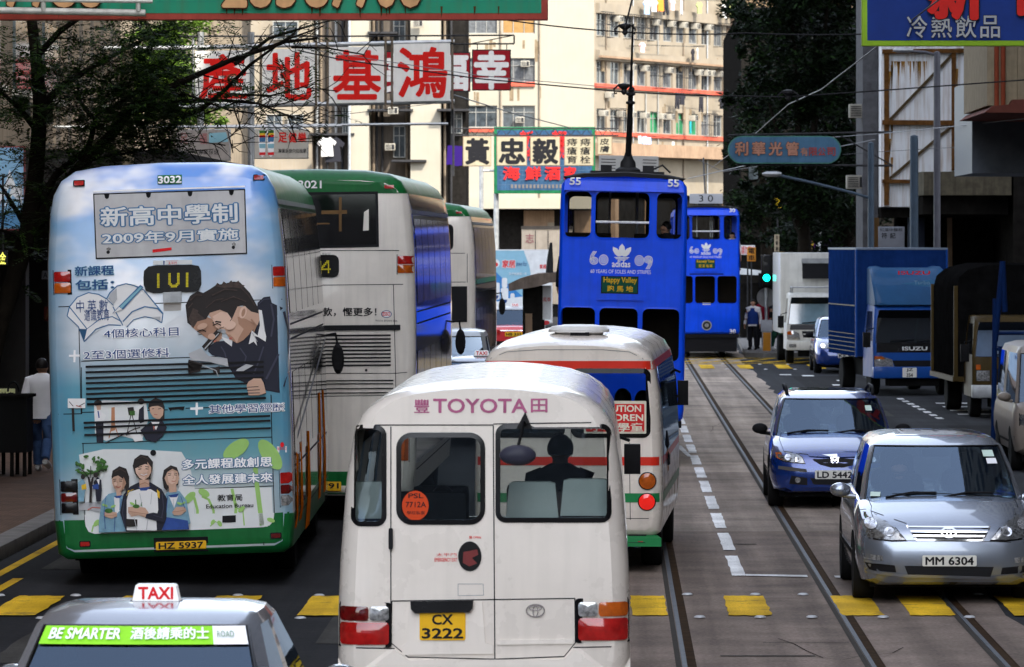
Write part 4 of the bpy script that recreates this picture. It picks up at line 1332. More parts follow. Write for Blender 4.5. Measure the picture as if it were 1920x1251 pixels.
# ---- third bus, far ahead
def px3(p):
 return ((p[0] - 776) / 92.0, CH - (p[1] - 452) / 92.0)
bus3 = thing('double_decker_bus', 'far white double decker bus with a small rounded rear window, third in the queue', 'bus',((776 - VX) / 92.0,103.3,0), R(-1.0), 'double decker buses queuing in the left lane')
body3, B3 = white_bus(bus3, px3, mat('grey side film',(0.22,0.23,0.25),0.08, coat=1.0), zs=1.0)
p = Prints(B3)
p.map = px3
a = (px3((706,0))[0], px3((850,0))[0], px3((0,470))[1], px3((0,420))[1])
p.slab(rrect(*a,0.1,3), M_ink,0,0.01, raw=True)
p.poly(rrect(a[0] + 0.04, a[1] - 0.04, a[2] + 0.04, a[3] - 0.04,0.08,3), mat('dark rear glass',(0.008,0.008,0.009),0.04, spec=0.8),0.013,0.3, raw=True)
p.build('rear_window', bus3)
p = Prints(B3)
p.map = px3
p.poly([(680,538),(876,537),(876,604),(680,606)], M_ink,0.012,0.3)
p.poly([(832,511),(840,511),(840,521),(832,521)], M_ink,0.012,0)
p.poly([(834,513),(838,513),(838,519),(834,519)], M_led,0.014,0)
p.build('engine_grille', bus3)
p = Prints(B3)
p.map = px3
for a in ([(680,475),(884,475)],[(876,476),(876,530)],[(680,530),(886,529)]):
 seam(p, a,0.012)
p.build('panel_seams', bus3)
bus_sides(bus3, body3,11.0, mat('dark side glass',(0.012,0.013,0.015),0.05, spec=0.6), M_busgreen)
p = Prints(B3,(0,0,0),(0,1,0),(0,0,1),(1,0,0))
p.poly([(0.5,2.62),(10,2.62),(10,2.72),(0.5,2.72)], mat('green side band',(0.01,0.30,0.10),0.3),0.012,0.5, raw=True)
p.build('side_stripes', bus3)
# ---------------------------------------------------------------- people
M_denim = mat('blue denim',(0.05,0.09,0.19),0.8, var=0.3, scale=8)
M_whitecloth = mat('white cotton',(0.78,0.77,0.78),0.8, var=0.05, scale=6)
M_greencloth = mat('green cloth',(0.02,0.08,0.05),0.85, var=0.2)
M_redcloth = mat('dark red cloth',(0.16,0.01,0.02),0.85, var=0.2)
M_bluecloth = mat('blue cloth',(0.02,0.05,0.22),0.85, var=0.2)
M_shoe = mat('white shoe',(0.6,0.6,0.58),0.6)

def ring_loft(rings, m, name, parent, n=14, power=2.3):
 """A garment: elliptical rings (cx, cy, cz, rx, ry)."""
 b = MB()
 rs = []
 for cx, cy, cz, rx, ry in rings:
  r = []
  for k in range(n):
   t = 2 * math.pi * k / n
   c, s_ = math.cos(t), math.sin(t)
   r.append((cx + rx * math.copysign(abs(c) ** (2 / power), c), cy + ry * math.copysign(abs(s_) ** (2 / power), s_), cz))
  rs.append(r)
 b.loft(rs, m)
 o = b.build(name, parent)
 return o

def garment(name, parts, parent):
 """A garment of several limbs joined into one mesh; parts = [(points, radii, material)] tubes and torsos."""
 b = MB()
 for pts, rad, m in parts:
  if len(pts[0]) == 5:
   rs = []
   for cx, cy, cz, rx, ry in pts:
    rs.append([(cx + rx * math.copysign(abs(math.cos(t)) ** 0.85, math.cos(t)), cy + ry * math.copysign(abs(math.sin(t)) ** 0.85, math.sin(t)), cz) for t in [2 * math.pi * k / 16 for k in range(16)]])
   b.loft(rs, m)
  else:
   b.tube(pts, rad, m,10)
 return b.build(name, parent)

def hand(J, E, wrist, d, side, down):
 """Palm and five bent fingers grown from the wrist joint index; d = direction of the fingers, side = towards the thumb."""
 w_ = Vector(J[wrist][:3])
 d, side, down = Vector(d).normalized(), Vector(side).normalized(), Vector(down).normalized()
 pl = w_ + d * 0.06
 J.append((*pl,0.030,0.018))
 pi = len(J) - 1
 E.append((wrist, pi))
 for k, ln in enumerate((0.070,0.080,0.075,0.058)):
  base = pl + d * 0.035 + side * (0.030 - 0.020 * k)
  J.append((*base,0.010))
  E.append((pi, len(J) - 1))
  mid = base + d * ln * 0.5 + down * ln * 0.12
  J.append((*mid,0.009))
  E.append((len(J) - 2, len(J) - 1))
  tip = mid + d * ln * 0.4 + down * ln * 0.32
  J.append((*tip,0.007))
  E.append((len(J) - 2, len(J) - 1))
 t0 = w_ + d * 0.03 + side * 0.035
 J.append((*t0,0.012))
 E.append((wrist, len(J) - 1))
 J.append((*(t0 + d * 0.035 + side * 0.022),0.010))
 E.append((len(J) - 2, len(J) - 1))
 J.append((*(t0 + d * 0.06 + side * 0.026 + down * 0.01),0.008))
 E.append((len(J) - 2, len(J) - 1))

def person(label, loc, rotz, pose='stand', top=None, legs=None, arms=None, vest=None, group=None, h=1.70, stride=0.0, head_turn=(0,0), shoes=None, hair=None):
 """A clothed figure facing -y in its own frame; pose 'stand', 'walk' or 'sit' (seat at 0.45 m)."""
 root = thing('person', label, 'person', loc, rotz, group)
 k = h / 1.70
 hz = 0.90 if pose != 'sit' else 0.50
 J = [(0,0, hz + 0.02,0.125,0.10),(0,0, hz + 0.2,0.125,0.09),(0,0.01, hz + 0.40,0.15,0.10),(0,0.01, hz + 0.52,0.08),(0,-0.005, hz + 0.56,0.062),
         (0,-0.02, hz + 0.605,0.064),(0,-0.015, hz + 0.68,0.086),(0,0.0, hz + 0.735,0.07)]
 E = [(i, i + 1) for i in range(7)]
 ht = Vector((head_turn[0],-1, head_turn[1])).normalized()
 hc = Vector(J[6][:3])
 J.append((*(hc + ht * 0.095 + Vector((0,0,-0.035))),0.016))      # nose
 E.append((6,8))
 J.append((*(Vector(J[5][:3]) + ht * 0.07),0.026))                   # chin
 E.append((5,9))
 er = Vector((-ht.y, ht.x,0)).normalized()
 for sg in (1,-1):
  J.append((*(hc + er * sg * 0.088 - Vector((0,0,0.03))),0.018))
  E.append((6, len(J) - 1))
 sleeves, trousers, shoe_l = [],[],[]
 A = arms or [((0.25,0.02,-0.28),(0.27,-0.08,-0.50)),((-0.25,0.02,-0.28),(-0.27,-0.08,-0.50))]
 for sg,(el, wr) in zip((1,-1), A):
  sh = (sg * 0.185,0.01, hz + 0.48)
  e_ = (el[0], el[1], hz + 0.46 + el[2])
  w_ = (wr[0], wr[1], hz + 0.46 + wr[2])
  J += [(*sh,0.062),(*e_,0.042),(*w_,0.028)]
  i = len(J) - 3
  E += [(2, i),(i, i + 1),(i + 1, i + 2)]
  d = Vector(w_) - Vector(e_)
  hand(J, E, i + 2, d,(0,-1,0.1) if abs(d.normalized().y) < 0.8 else (-sg,0,0),(-sg,0,-0.2))
  sleeves.append((sh, e_, w_))
 leg = []
 for sg in (1,-1):
  hp = (sg * 0.095,0, hz)
  if pose == 'sit':
   kn, an, toe = (sg * 0.13,-0.42, hz + 0.02),(sg * 0.13,-0.40,0.08),(sg * 0.14,-0.56,0.035)
  else:
   st_ = stride * sg
   kn = (sg * 0.10,-0.03 - st_ * 0.55,0.48)
   lift = max(0,-st_) * 0.45
   an = (sg * 0.10,0.02 - st_ + (0.05 if st_ < 0 else 0),0.085 + lift)
   toe = (sg * 0.115,-0.14 - st_,0.035 + lift * 0.45)
  J += [(*hp,0.085),(*kn,0.058),(*an,0.040),(*toe,0.030)]
  i = len(J) - 4
  E += [(0, i),(i, i + 1),(i + 1, i + 2),(i + 2, i + 3)]
  leg.append((hp, kn, an, toe))
 body = skin('body', J, E, M_skin, root,1)
 top, legs = top or M_darkcloth, legs or M_darkcloth
 parts = [([(0,0, hz - 0.10,0.185,0.135),(0,0, hz + 0.06,0.18,0.13),(0,0, hz + 0.2,0.178,0.125),(0,0.01, hz + 0.36,0.205,0.135),(0,0.015, hz + 0.46,0.23,0.125),(0,0.015, hz + 0.52,0.20,0.105),(0,0.01, hz + 0.56,0.12,0.09),(0,0.005, hz + 0.585,0.075,0.075)], None, top)]
 for sg,(sh, e_, w_) in zip((1,-1), sleeves):
  s0 = Vector(sh) + Vector((-sg * 0.04,0,0.0))
  mid = Vector(sh).lerp(Vector(e_),0.85)
  if vest is None and top is M_whitecloth:
   parts.append(([s0, sh, Vector(sh).lerp(Vector(e_),0.5), mid],[0.08,0.085,0.078,0.076], top))
  else:
   parts.append(([s0, sh, Vector(sh).lerp(Vector(e_),0.5), e_, Vector(e_).lerp(Vector(w_),0.5), w_],[0.08,0.08,0.068,0.058,0.05,0.045], top))
 garment('shirt', parts, root)
 if vest:
  garment('waistcoat',[([(0,0, hz - 0.04,0.195,0.145),(0,0, hz + 0.2,0.188,0.137),(0,0.01, hz + 0.36,0.20,0.146),(0,0.015, hz + 0.49,0.15,0.12),(0,0.012, hz + 0.535,0.09,0.09)], None, vest)], root)
 tp = [([(0,0, hz - 0.12,0.16,0.12),(0,0, hz - 0.02,0.178,0.128),(0,0, hz + 0.06,0.172,0.122)], None, legs)]
 for hp, kn, an, toe in leg:
  tp.append(([(hp[0], hp[1], hp[2] + 0.02), Vector(hp).lerp(Vector(kn),0.5), kn, Vector(kn).lerp(Vector(an),0.5),(an[0], an[1], an[2] + 0.02)],[0.10,0.098,0.078,0.072,0.068], legs))
 garment('trousers', tp, root)
 for hp, kn, an, toe in leg:
  b = MB()
  d = Vector(toe) - Vector(an)
  b.tube([Vector(an) + Vector((0,0.06,-0.03)), Vector(an) + Vector((0,0,-0.025)), Vector(an).lerp(Vector(toe),0.6) + Vector((0,0,0.0)), Vector(toe) + Vector((0,-0.03,0.0)), Vector(toe) + Vector((0,-0.06,-0.005))],[0.03,0.05,0.05,0.042,0.015], shoes or M_black,10)
  b.build('shoe', root)
 b = MB()
 c = hc + Vector((0,0.012,0.012)) - ht * 0.016
 rings = []
 n = 16
 for j in range(9):
  a = math.pi * (j / 8) * 0.62
  r_ = 0.097 * math.sin(a) + 0.001
  z = 0.112 * math.cos(a)
  ring = []
  for q_ in range(n):
   t = 2 * math.pi * q_ / n
   dd = ht.x * math.cos(t) + ht.y * math.sin(t)
   face = max(0, dd) ** 2
   zz = z + face * max(0,(0.055 - z)) * 0.95 + 0.004 * math.sin(5 * t + j)
   ring.append((c.x + r_ * math.cos(t) * (1 - 0.1 * face), c.y + r_ * math.sin(t) * (1 - 0.1 * face), c.z + zz))
  rings.append(ring)
 b.loft(rings, hair or M_hair, True,(True, True))
 b.build('hair', root)
 root.scale = (k, k, k)
 return root

# ---------------------------------------------------------------- small white coach, nearest in the middle
COACH_HALF = [(0.0,0.40),(0.92,0.40),(0.985,0.45),(1.015,0.6),(1.015,0.924),(1.0,1.29),(0.957,1.85),(0.90,2.20),(0.855,2.28),(0.80,2.35),(0.70,2.425),(0.55,2.478),(0.32,2.512),(0.14,2.527),(0.0,2.53)]

def pxc(p):
 return ((p[0] - 907) / 271.0, CH - (p[1] - 452) / 271.0)

def cut_xz(x0, x1, z0, z1, r, y0, y1):
 return MB().prism(rrect(x0, x1, z0, z1, r,4), y0, y1, M_ink)

def cut_yz(y0, y1, z0, z1, r, x0=-3, x1=3):
 b = MB().prism(rrect(y0, y1, z0, z1, r,3), x0, x1, M_ink)
 b.v = [(v[1], v[0], v[2]) for v in b.v]
 return b

def boxpx(f, x0, y0, x1, y1):
 (a, b_),(c, d) = f((x0, y0)), f((x1, y1))
 return min(a, c), max(a, c), min(b_, d), max(b_, d)

def pane(parent, bv, box, r, m, off=-0.012, frame=0.022, fm=None, U=(1,0,0), N=(0,-1,0), o=(0,0,0)):
 """A fitted pane with its rubber seal, laid over an opening of the surface bv (an uncut body)."""
 x0, x1, z0, z1 = box
 p = Prints(bv, o, U,(0,0,1), N)
 p.poly(rrect(x0 + 0.004, x1 - 0.004, z0 + 0.004, z1 - 0.004, r,4), m, off,0.12, raw=True)
 g = p.build('window', parent)
 p = Prints(bv, o, U,(0,0,1), N)
 outer, inner = rrect(x0 - frame, x1 + frame, z0 - frame, z1 + frame, r + frame,6), rrect(x0 + 0.012, x1 - 0.012, z0 + 0.012, z1 - 0.012, max(0.01, r - 0.012),6)
 n = len(outer)
 a = [p.put(u, v,0.008) for u, v in outer]
 c = [p.put(u, v,0.012) for u, v in inner]
 d = [p.put(u, v,-0.03) for u, v in inner]
 e = [p.put(u, v,-0.004) for u, v in outer]
 fs = []
 for i in range(n):
  j = (i + 1) % n
  fs += [(i, j, n + j, n + i),(n + i, n + j,2 * n + j,2 * n + i),(3 * n + i,3 * n + j, j, i)]
 p.mb.add(a + c + d + e, fs, fm or M_blackgloss, True)
 p.build('window_seal', g)
 return g

M_cream = mat('cream white paint',(0.70,0.635,0.565),0.28, coat=0.4, var=0.05, scale=2.0, streak=0.22, dirt=(0.52,0.48,0.42))
M_inside = mat('dark trim panel',(0.05,0.05,0.05),0.8)
M_inlight = mat('grey lining',(0.2,0.2,0.19),0.8)
coach = thing('small_coach', 'cream white small coach with two rear doors and yellow plate CX 3222, nearest the camera', 'coach',(-0.897,35.05,0))
KW = dict(rx=0.12, rz=0.05, zk=2.30, dz=0.5)
sh_ = shell(COACH_HALF,6.9, M_cream, M_inlight,0.05, **KW)
full = MB().loft(hull(COACH_HALF,6.9, **KW), M_cream).mesh('coach_outline')
BC = bvh_of(full)
wl = boxpx(pxc,663,803,719,981)
wm = boxpx(pxc,749,817,904,978)
wr = boxpx(pxc,935,801,1141,974)
cuts = [cut_xz(*wl,0.05,-0.6,0.7), cut_xz(*wm,0.085,-0.6,0.7), cut_xz(*wr,0.05,-0.6,0.7), cut_xz(-0.86,0.86,1.22,2.12,0.1,6.2,7.6)]
for k in range(4):
 cuts.append(cut_yz(0.7 + k * 1.42,0.7 + k * 1.42 + 1.3,1.35,2.08,0.06))
cbody = boolean(sh_, cuts, 'body', coach)
for bx, r_ in ((wl,0.05),(wm,0.085),(wr,0.05)):
 pane(coach, BC, bx, r_, M_glass, fm=M_blackgloss)
for sg in (1,-1):
 p = Prints(BC,(0,0,0),(0,1,0),(0,0,1),(sg,0,0))
 p.poly(rrect(0.66,6.35,1.31,2.11,0.05,3), M_glass_dark,-0.008,0.4, raw=True)
 p.build('side_window', coach)
b = MB()
b.add([(-0.87,6.84,1.2),(0.87,6.84,1.2),(0.8,6.7,2.14),(-0.8,6.7,2.14)],[(0,1,2,3)], M_glass)
b.build('windscreen', coach)
b = MB()
b.box(-0.93,0.93,0.12,6.7,0.56,0.62, M_inside)
b.box(-0.85,0.85,6.1,6.6,0.62,1.2, M_inside)
b.build('floor_panel', coach)
M_cover = mat('pale green seat cover',(0.55,0.62,0.59),0.7, var=0.08, scale=5)
def seat(parent, x, y, wdt=0.44, zt=1.62, cover=None, name='seat'):
 b = MB()
 b.box(x - wdt / 2, x + wdt / 2, y, y + 0.45,0.62,1.05, M_seat)
 b.box(x - wdt / 2, x + wdt / 2, y, y + 0.11,1.05, zt, M_seat)
 o = b.build(name, parent, bevel=0.04)
 if cover:
  b = MB()
  b.prism([(x - wdt / 2 - 0.004, zt - 0.24),(x + wdt / 2 + 0.004, zt - 0.24),(x + wdt / 2 - 0.02, zt + 0.004),(x + wdt / 2 - 0.06, zt + 0.016),(x - wdt / 2 + 0.06, zt + 0.016),(x - wdt / 2 + 0.02, zt + 0.004)], y - 0.012, y + 0.122, cover)
  b.build('seat_cover', o, bevel=0.012)
 return o
for x, y, cv, zt in ((0.33,0.36, M_cover,1.80),(0.71,0.36, M_cover,1.82),(-0.80,0.36, M_cover,1.80),(-0.36,1.3, None,1.7),(-0.75,1.3, None,1.7),(0.32,2.4, None,1.66),(0.74,2.4, None,1.66),(-0.4,3.0, None,1.66)):
 seat(coach, x, y,0.36 if cv else 0.42, zt, cv)
p = Prints(BC)
p.map = pxc
for a in ([(733,800),(733,1195)],[(925,797),(928,1236)],[(703,797),(925,797)],[(925,795),(1145,792)],[(735,1127),(1078,1122)],[(735,1127),(733,1205),(765,1232),(928,1236),(1058,1231),(1079,1205),(1078,1122)],[(632,1214),(740,1216)],[(1075,1214),(1182,1212)]):
 seam(p, a,0.008)
p.build('door_seams', coach)
p = Prints(BC)
p.map = pxc
p.slab([(768,1130),(904,1128),(910,1205),(925,1210),(925,1226),(755,1228),(752,1212),(762,1206)], M_cream,0,0.012)
p.slab([(632,1217),(740,1218),(768,1237),(1056,1236),(1076,1216),(1182,1214),(1182,1300),(632,1300)], M_cream,0,0.03)
p.slab([(932,1200),(1075,1198),(1075,1207),(932,1209)], M_cream,0,0.012)
p.build('rear_bumper', coach)
p = Prints(BC)
p.map = pxc
p.slab([(770,1127),(888,1125),(886,1140),(880,1147),(778,1149),(771,1141)], M_blackgloss,0,0.05)
p.build('plate_lamp', coach)
plate(coach, BC, pxc,(787,1200,873,1148), 'CX|3222', M_plate_y)
p = Prints(BC)
for x0, x1, z0, z1, fl in (*[(*boxpx(pxc,631,1130,735,1214),1)], *[(*boxpx(pxc,1079,1122,1183,1206),-1)]):
 p.slab(rrect(x0, x1, z0, z1,0.02,2), M_blackgloss,0,0.014, raw=True)
 zm = z0 + (z1 - z0) * 0.60
 xa, xb = x0 + 0.02, x1 - 0.02
 xm = xa + (xb - xa) * (0.6 if fl > 0 else 0.4)
 p.poly(rrect(xa, xb, z0 + 0.02, zm - 0.012,0.02,2), M_lamp_red,0.02,0.07,0.012, raw=True)
 rd, cl = (rrect(xa, xm - 0.004, zm, z1 - 0.025,0.02,2), rrect(xm + 0.004, xb, zm, z1 - 0.025,0.02,2))
 if fl < 0:
  rd, cl = rrect(xm + 0.004, xb, zm, z1 - 0.025,0.02,2), rrect(xa, xm - 0.004, zm, z1 - 0.025,0.02,2)
 p.poly(rd, M_lamp_dark if fl > 0 else M_lamp_amber,0.02,0.07,0.012, raw=True)
 p.poly(cl, M_lamp_clear,0.02,0.07,0.012, raw=True)
 p.cut()
p.build('tail_lamp', coach)
M_pinkink = mat('faded red lettering',(0.36,0.10,0.19),0.5, var=0.25, scale=5)
p = Prints(BC, maxd=0.8)
p.map = pxc
p.text('豐',(777,774,805,749), M_pinkink,0.004,0.012)
p.text('TOYOTA',(813,774,988,748), M_pinkink,0.004,0.02)
p.text('田',(996,773,1026,748), M_pinkink,0.004,0.02)
p.text('開 OPEN',(880,1010,902,1005), M_red_ink,0.004,0.01)
p.text('太平門',(818,1043,856,1037), M_red_ink,0.004)
p.text('EMERGENCY EXIT',(815,1053,858,1046), M_red_ink,0.004,0.01)
p.build('lettering', coach)
p = Prints(BC)
p.map = pxc
p.slab(E_(881,1043,22,28,24), M_blackgloss,0,0.01)
p.poly([(869,1035),(895,1030),(897,1040),(885,1046),(895,1056),(880,1062),(868,1055)], mat('dark red lever',(0.14,0.008,0.008),0.3),0.013,0)
p.cut()
p.slab(rrect(*[pxc((729,0))[0], pxc((737,0))[0], pxc((0,1030))[1], pxc((0,990))[1]],0.01,2), M_blackgloss,0,0.03, raw=True)
p.cut()
for a in ([(859,1095),(906,1095)],[(906,1095),(907,1116)],[(907,1116),(859,1117)],[(859,1117),(859,1095)]):
 seam(p, a,0.004, M_steel)
p.build('door_handle', coach)
def ring_poly(p, cx, cy, rx, ry, wd, m, off=0.012, rot=0):
 n = 28
 o_, i_ = ellipse(cx, cy, rx, ry, n, rot), ellipse(cx, cy, rx - wd, ry - wd, n, rot)
 a = [p.put(*p.map(q), off) for q in o_]
 c = [p.put(*p.map(q), off) for q in i_]
 p.mb.add(a + c,[(k,(k + 1) % n,(k + 1) % n + n, k + n) for k in range(n)], m, True)
def oval_badge(pr, cx, cy, rx, ry, m=None):
 m = m or M_chrome
 ring_poly(pr, cx, cy, rx, ry, rx * 0.14, m)
 ring_poly(pr, cx, cy + ry * 0.1, rx * 0.30, ry * 0.85, rx * 0.11, m,0.014)
 ring_poly(pr, cx, cy - ry * 0.38, rx * 0.68, ry * 0.42, rx * 0.11, m,0.013)
p = Prints(BC)
p.map = pxc
oval_badge(p,1004,1145,18,13)
p.build('badge', coach)
p = Prints(BC,(0,-0.004,0))
p.map = pxc
p.poly(E_(779,948,25,28,28), mat('orange red sticker',(0.50,0.05,0.01),0.5),0.004,0)
p.text('PSL',(766,934,794,925), M_ink,0.006,0.01)
p.text('7712A',(761,951,799,941), M_ink,0.006,0.01)
p.text('學校私家',(763,965,797,958), M_ink,0.006,0.0)
p.build('permit_sticker', coach)
b = MB()
b.prism([pxc((985,772)), pxc((968,804)), pxc((998,804))],-0.02,0.25, M_blackgloss)
q0, q1 = pxc((986,795)), pxc((972,838))
b.tube([(q0[0],-0.03, q0[1]),(q0[0] - 0.01,-0.20, q0[1] + 0.02),(q1[0],-0.24, q1[1])],0.012, M_black)
c_ = pxc((972,851))
b.loft([[(c_[0] + 0.125 * s_ * math.cos(t),-0.24 + yy, c_[1] + 0.07 * s_ * math.sin(t)) for t in [2 * math.pi * k / 20 for k in range(20)]] for yy, s_ in ((-0.06,0.45),(-0.045,0.8),(-0.02,1.0),(0.01,1.02),(0.02,0.9))], mat('dark mirror shell',(0.03,0.03,0.045),0.35))
b.build('rear_mirror', coach)
b = MB()
b.tube([(0.93,6.5,1.9),(1.03,6.55,1.86)],0.014, M_black)
b.box(0.985,1.12,6.45,6.55,1.59,1.835, M_black)
b.build('wing_mirror', coach, bevel=0.02)
underfloor(coach,1.95,6.7,0.55,0.28)
for x in (0.86,-0.86):
 wheel(coach, x,1.3,0.36,0.22)
 wheel(coach, x,5.6,0.36,0.22)
pa = person('dark passenger sitting by the right rear window of the cream white coach',(-0.897 + 0.50,37.9,0.74), R(180), 'sit', M_darkcloth, M_darkcloth, h=1.72)
pb = person('dark passenger sitting low behind the left door window of the cream white coach',(-0.897 - 0.34,36.75,0.50), R(180), 'sit', M_darkcloth, M_darkcloth, h=1.6)

# ---------------------------------------------------------------- school minibus ahead of it
def pxm(p):
 return ((p[0] - 1065) / 178.0, CH - (p[1] - 452) / 178.0)
mini = thing('school_minibus', 'white school minibus with red and green stripes and a red caution children board', 'minibus',((1065 - VX) / 178.0,53.4,0), R(-2.3))
MINI_HALF = [(0.0,0.38),(0.9,0.38),(0.97,0.43),(0.995,0.6),(0.995,1.0),(0.985,1.4),(0.955,1.9),(0.91,2.15),(0.885,2.25),(0.83,2.36),(0.70,2.44),(0.5,2.49),(0.25,2.515),(0.0,2.52)]
KM = dict(rx=0.10, rz=0.12, zk=2.22, dz=0.9)
M_miniwhite = mat('minibus white paint',(0.74,0.66,0.575),0.28, coat=0.4, var=0.05, scale=2.0, streak=0.25, dirt=(0.46,0.42,0.37))
M_strred = mat('red stripe film',(0.62,0.03,0.015),0.35, coat=0.3, var=0.06)
M_strgreen = mat('green stripe film',(0.015,0.20,0.06),0.35, coat=0.3, var=0.06)
fullm = MB().loft(hull(MINI_HALF,6.8, **KM), M_miniwhite).mesh('minibus_outline')
BM_ = bvh_of(fullm)
wr2 = boxpx(pxm,1078,698,1213,814)
wl2 = (-wr2[1],-wr2[0], wr2[2], wr2[3])
cuts = [cut_xz(*wr2,0.04,-0.5,0.6), cut_xz(*wl2,0.04,-0.5,0.6), cut_xz(-0.85,0.85,1.2,2.12,0.1,6.2,7.4)]
for k in range(4):
 cuts.append(cut_yz(0.7 + k * 1.4,0.7 + k * 1.4 + 1.3,1.32,2.1,0.05))
boolean(shell(MINI_HALF,6.8, M_miniwhite, M_inside,0.05, **KM), cuts, 'body', mini)
pane(mini, BM_, wr2,0.04, M_glass, fm=M_blackgloss, frame=0.04)
pane(mini, BM_, wl2,0.04, M_glass, fm=M_blackgloss, frame=0.04)
for sg in (1,-1):
 p = Prints(BM_,(0,0,0),(0,1,0),(0,0,1),(sg,0,0))
 p.poly(rrect(0.6,6.4,1.22,2.16,0.05,3), M_glass_dark,0.006,0.4, raw=True)
 p.build('side_window', mini)
b = MB()
b.add([(-0.87,6.74,1.18),(0.87,6.74,1.18),(0.8,6.6,2.14),(-0.8,6.6,2.14)],[(0,1,2,3)], M_glass)
b.build('windscreen', mini)
b = MB()
b.box(-0.92,0.92,0.12,6.6,0.56,0.62, M_inside)
b.build('floor_panel', mini)
for x in (-0.65,-0.22,0.22,0.65):
 for y in (0.7,1.7,3.2):
  seat(mini, x, y,0.40,1.5)
for nm, z0, z1, m in (('red_stripe', pxm((0,693))[1], pxm((0,677))[1], M_strred),('red_stripe', pxm((0,873))[1], pxm((0,857))[1], M_strred),('green_stripe', pxm((0,942))[1], pxm((0,925))[1], M_strgreen),('green_stripe',0.40, pxm((0,1025))[1], M_strgreen)):
 p = Prints(BM_)
 p.poly([(-0.985, z0),(0.985, z0),(0.985, z1),(-0.985, z1)], m,0.006,0.03, raw=True)
 p.build(nm, mini)
 p = Prints(BM_,(0,0,0),(0,1,0),(0,0,1),(1,0,0))
 p.poly([(0.04, z0),(6.6, z0),(6.6, z1),(0.04, z1)], m,0.004,0.3, raw=True)
 p.build(nm, mini)
p = Prints(BM_)
p.map = pxm
for a in ([(912,690),(920,672),(950,660),(1010,656),(1130,656),(1180,660),(1205,672),(1215,690)],[(1070,692),(1072,1050)],[(1180,830),(1182,975)],[(930,974),(1242,972)],[(930,1024),(1246,1022)]):
 seam(p, a,0.007, M_inlight if a[0][1] == 690 else M_ink)
p.build('panel_seams', mini)
bd = boxpx(pxm,1095,752,1212,813)
p = Prints(BM_)
p.slab(rrect(*bd,0.01,2), mat('cream board',(0.62,0.58,0.46),0.5),0.0,0.03, raw=True)
p.poly(rrect(bd[0] + 0.02, bd[1] - 0.02, bd[2] + 0.02, bd[3] - 0.03,0.01,2), mat('red board',(0.58,0.02,0.02),0.5),0.032,0, raw=True)
o = p.build('caution_board', mini)
p = Prints(BM_)
p.map = pxm
M_creamink = mat('cream lettering',(0.72,0.68,0.55),0.5)
p.text('CAUTION',(1124,772,1202,760), M_creamink,0.036,0.025)
p.text('CHILDREN',(1107,789,1206,777), M_creamink,0.036,0.025)
p.text('小心學童',(1107,809,1206,793), M_creamink,0.036,0.015)
p.build('lettering', o)
p = Prints(BM_)
p.map = pxm
for cx, cy, m in ((1214,902, M_lamp_amber),(1213,941, mat('lit red lamp',(0.62,0.015,0.01),0.12, coat=0.6, emit=0.12)),(916,902, M_lamp_amber),(917,941, M_lamp_red)):
 p.slab(E_(cx, cy,17,17,24), M_blackgloss,0,0.012)
 p.poly(E_(cx, cy,15,15,24), m,0.016,0.06,0.015)
 p.poly(E_(cx, cy,8,8,16), m,0.034,0,0.01)
 p.cut()
p.slab([(1178,1003),(1212,1003),(1210,1018),(1178,1018)], M_ink,0,0.01)
p.poly([(1196,1005),(1208,1005),(1206,1016),(1196,1016)], M_lamp_red,0.014,0)
p.build('rear_lamp', mini)
b = MB()
vz = 2.505
b.loft([[(x + rx * math.cos(t),0.75 + ry * math.sin(t), z) for t in [2 * math.pi * k / 28 for k in range(28)]] for x, rx, ry, z in ((0.08,0.26,0.22, vz),(0.08,0.26,0.22, vz + 0.02),(0.08,0.325,0.30, vz + 0.022),(0.08,0.325,0.30, vz + 0.05),(0.08,0.29,0.27, vz + 0.085),(0.08,0.16,0.15, vz + 0.102),(0.08,0.01,0.01, vz + 0.105))], mat('white vent cover',(0.66,0.65,0.63),0.4))
b.box(0.0,0.2,0.46,0.56,2.47,2.53, M_black)
b.build('roof_vent', mini)
b = MB()
b.tube([(0.9,6.4,2.0),(1.0,6.6,1.95)],0.016, M_black)
b.tube([(0.92,6.5,1.6),(1.0,6.6,1.7)],0.012, M_black)
b.box(0.975,1.10,6.55,6.65,1.56,1.85, M_black)
b.build('wing_mirror', mini, bevel=0.02)
underfloor(mini,1.9,6.6,0.55,0.28)
for x in (0.84,-0.84):
 wheel(mini, x,1.35,0.36,0.22)
 wheel(mini, x,5.5,0.36,0.22)
mx_ = (1065 - VX) / 178.0
person('passenger with short black hair and green top in the rear window of the school minibus',(mx_ + 0.58,54.9,0.66), R(180), 'sit', M_greencloth, M_darkcloth, h=1.62)
person('passenger with rounded dark hair beside another in the rear window of the school minibus',(mx_ + 0.80,55.2,0.63), R(180), 'sit', M_darkcloth, M_darkcloth, h=1.62)

# ---------------------------------------------------------------- blue double deck trams
M_tram = mat('tram blue paint',(0.001,0.075,0.85),0.38, coat=0.08, var=0.12, scale=2, spec=0.2, streak=0.2, dirt=(0.003,0.04,0.36))
M_tramin = mat('tram inner lining',(0.018,0.014,0.010),0.8)
M_tramdark = mat('tram black skirt',(0.012,0.012,0.014),0.6)
TRAM_HALF = [(0.0,0.72),(0.93,0.72),(0.975,0.76),(0.99,0.9),(0.99,2.4),(0.985,4.15),(0.97,4.36),(0.9,4.46),(0.6,4.51),(0.0,4.53)]
KT = dict(rx=0.05, rz=0.05, zk=4.3, dz=0.15, front=0.05)
TL = 8.6
tfull = MB().loft(hull(TRAM_HALF, TL, **KT), M_tram).mesh('tram_outline')
BT = bvh_of(tfull)
def pxt(p):
 return ((p[0] - 1160) / 121.0, CH - (p[1] - 452) / 121.0)
tcuts = []
UW = ((1049,1099),(1107,1208),(1222,1269))
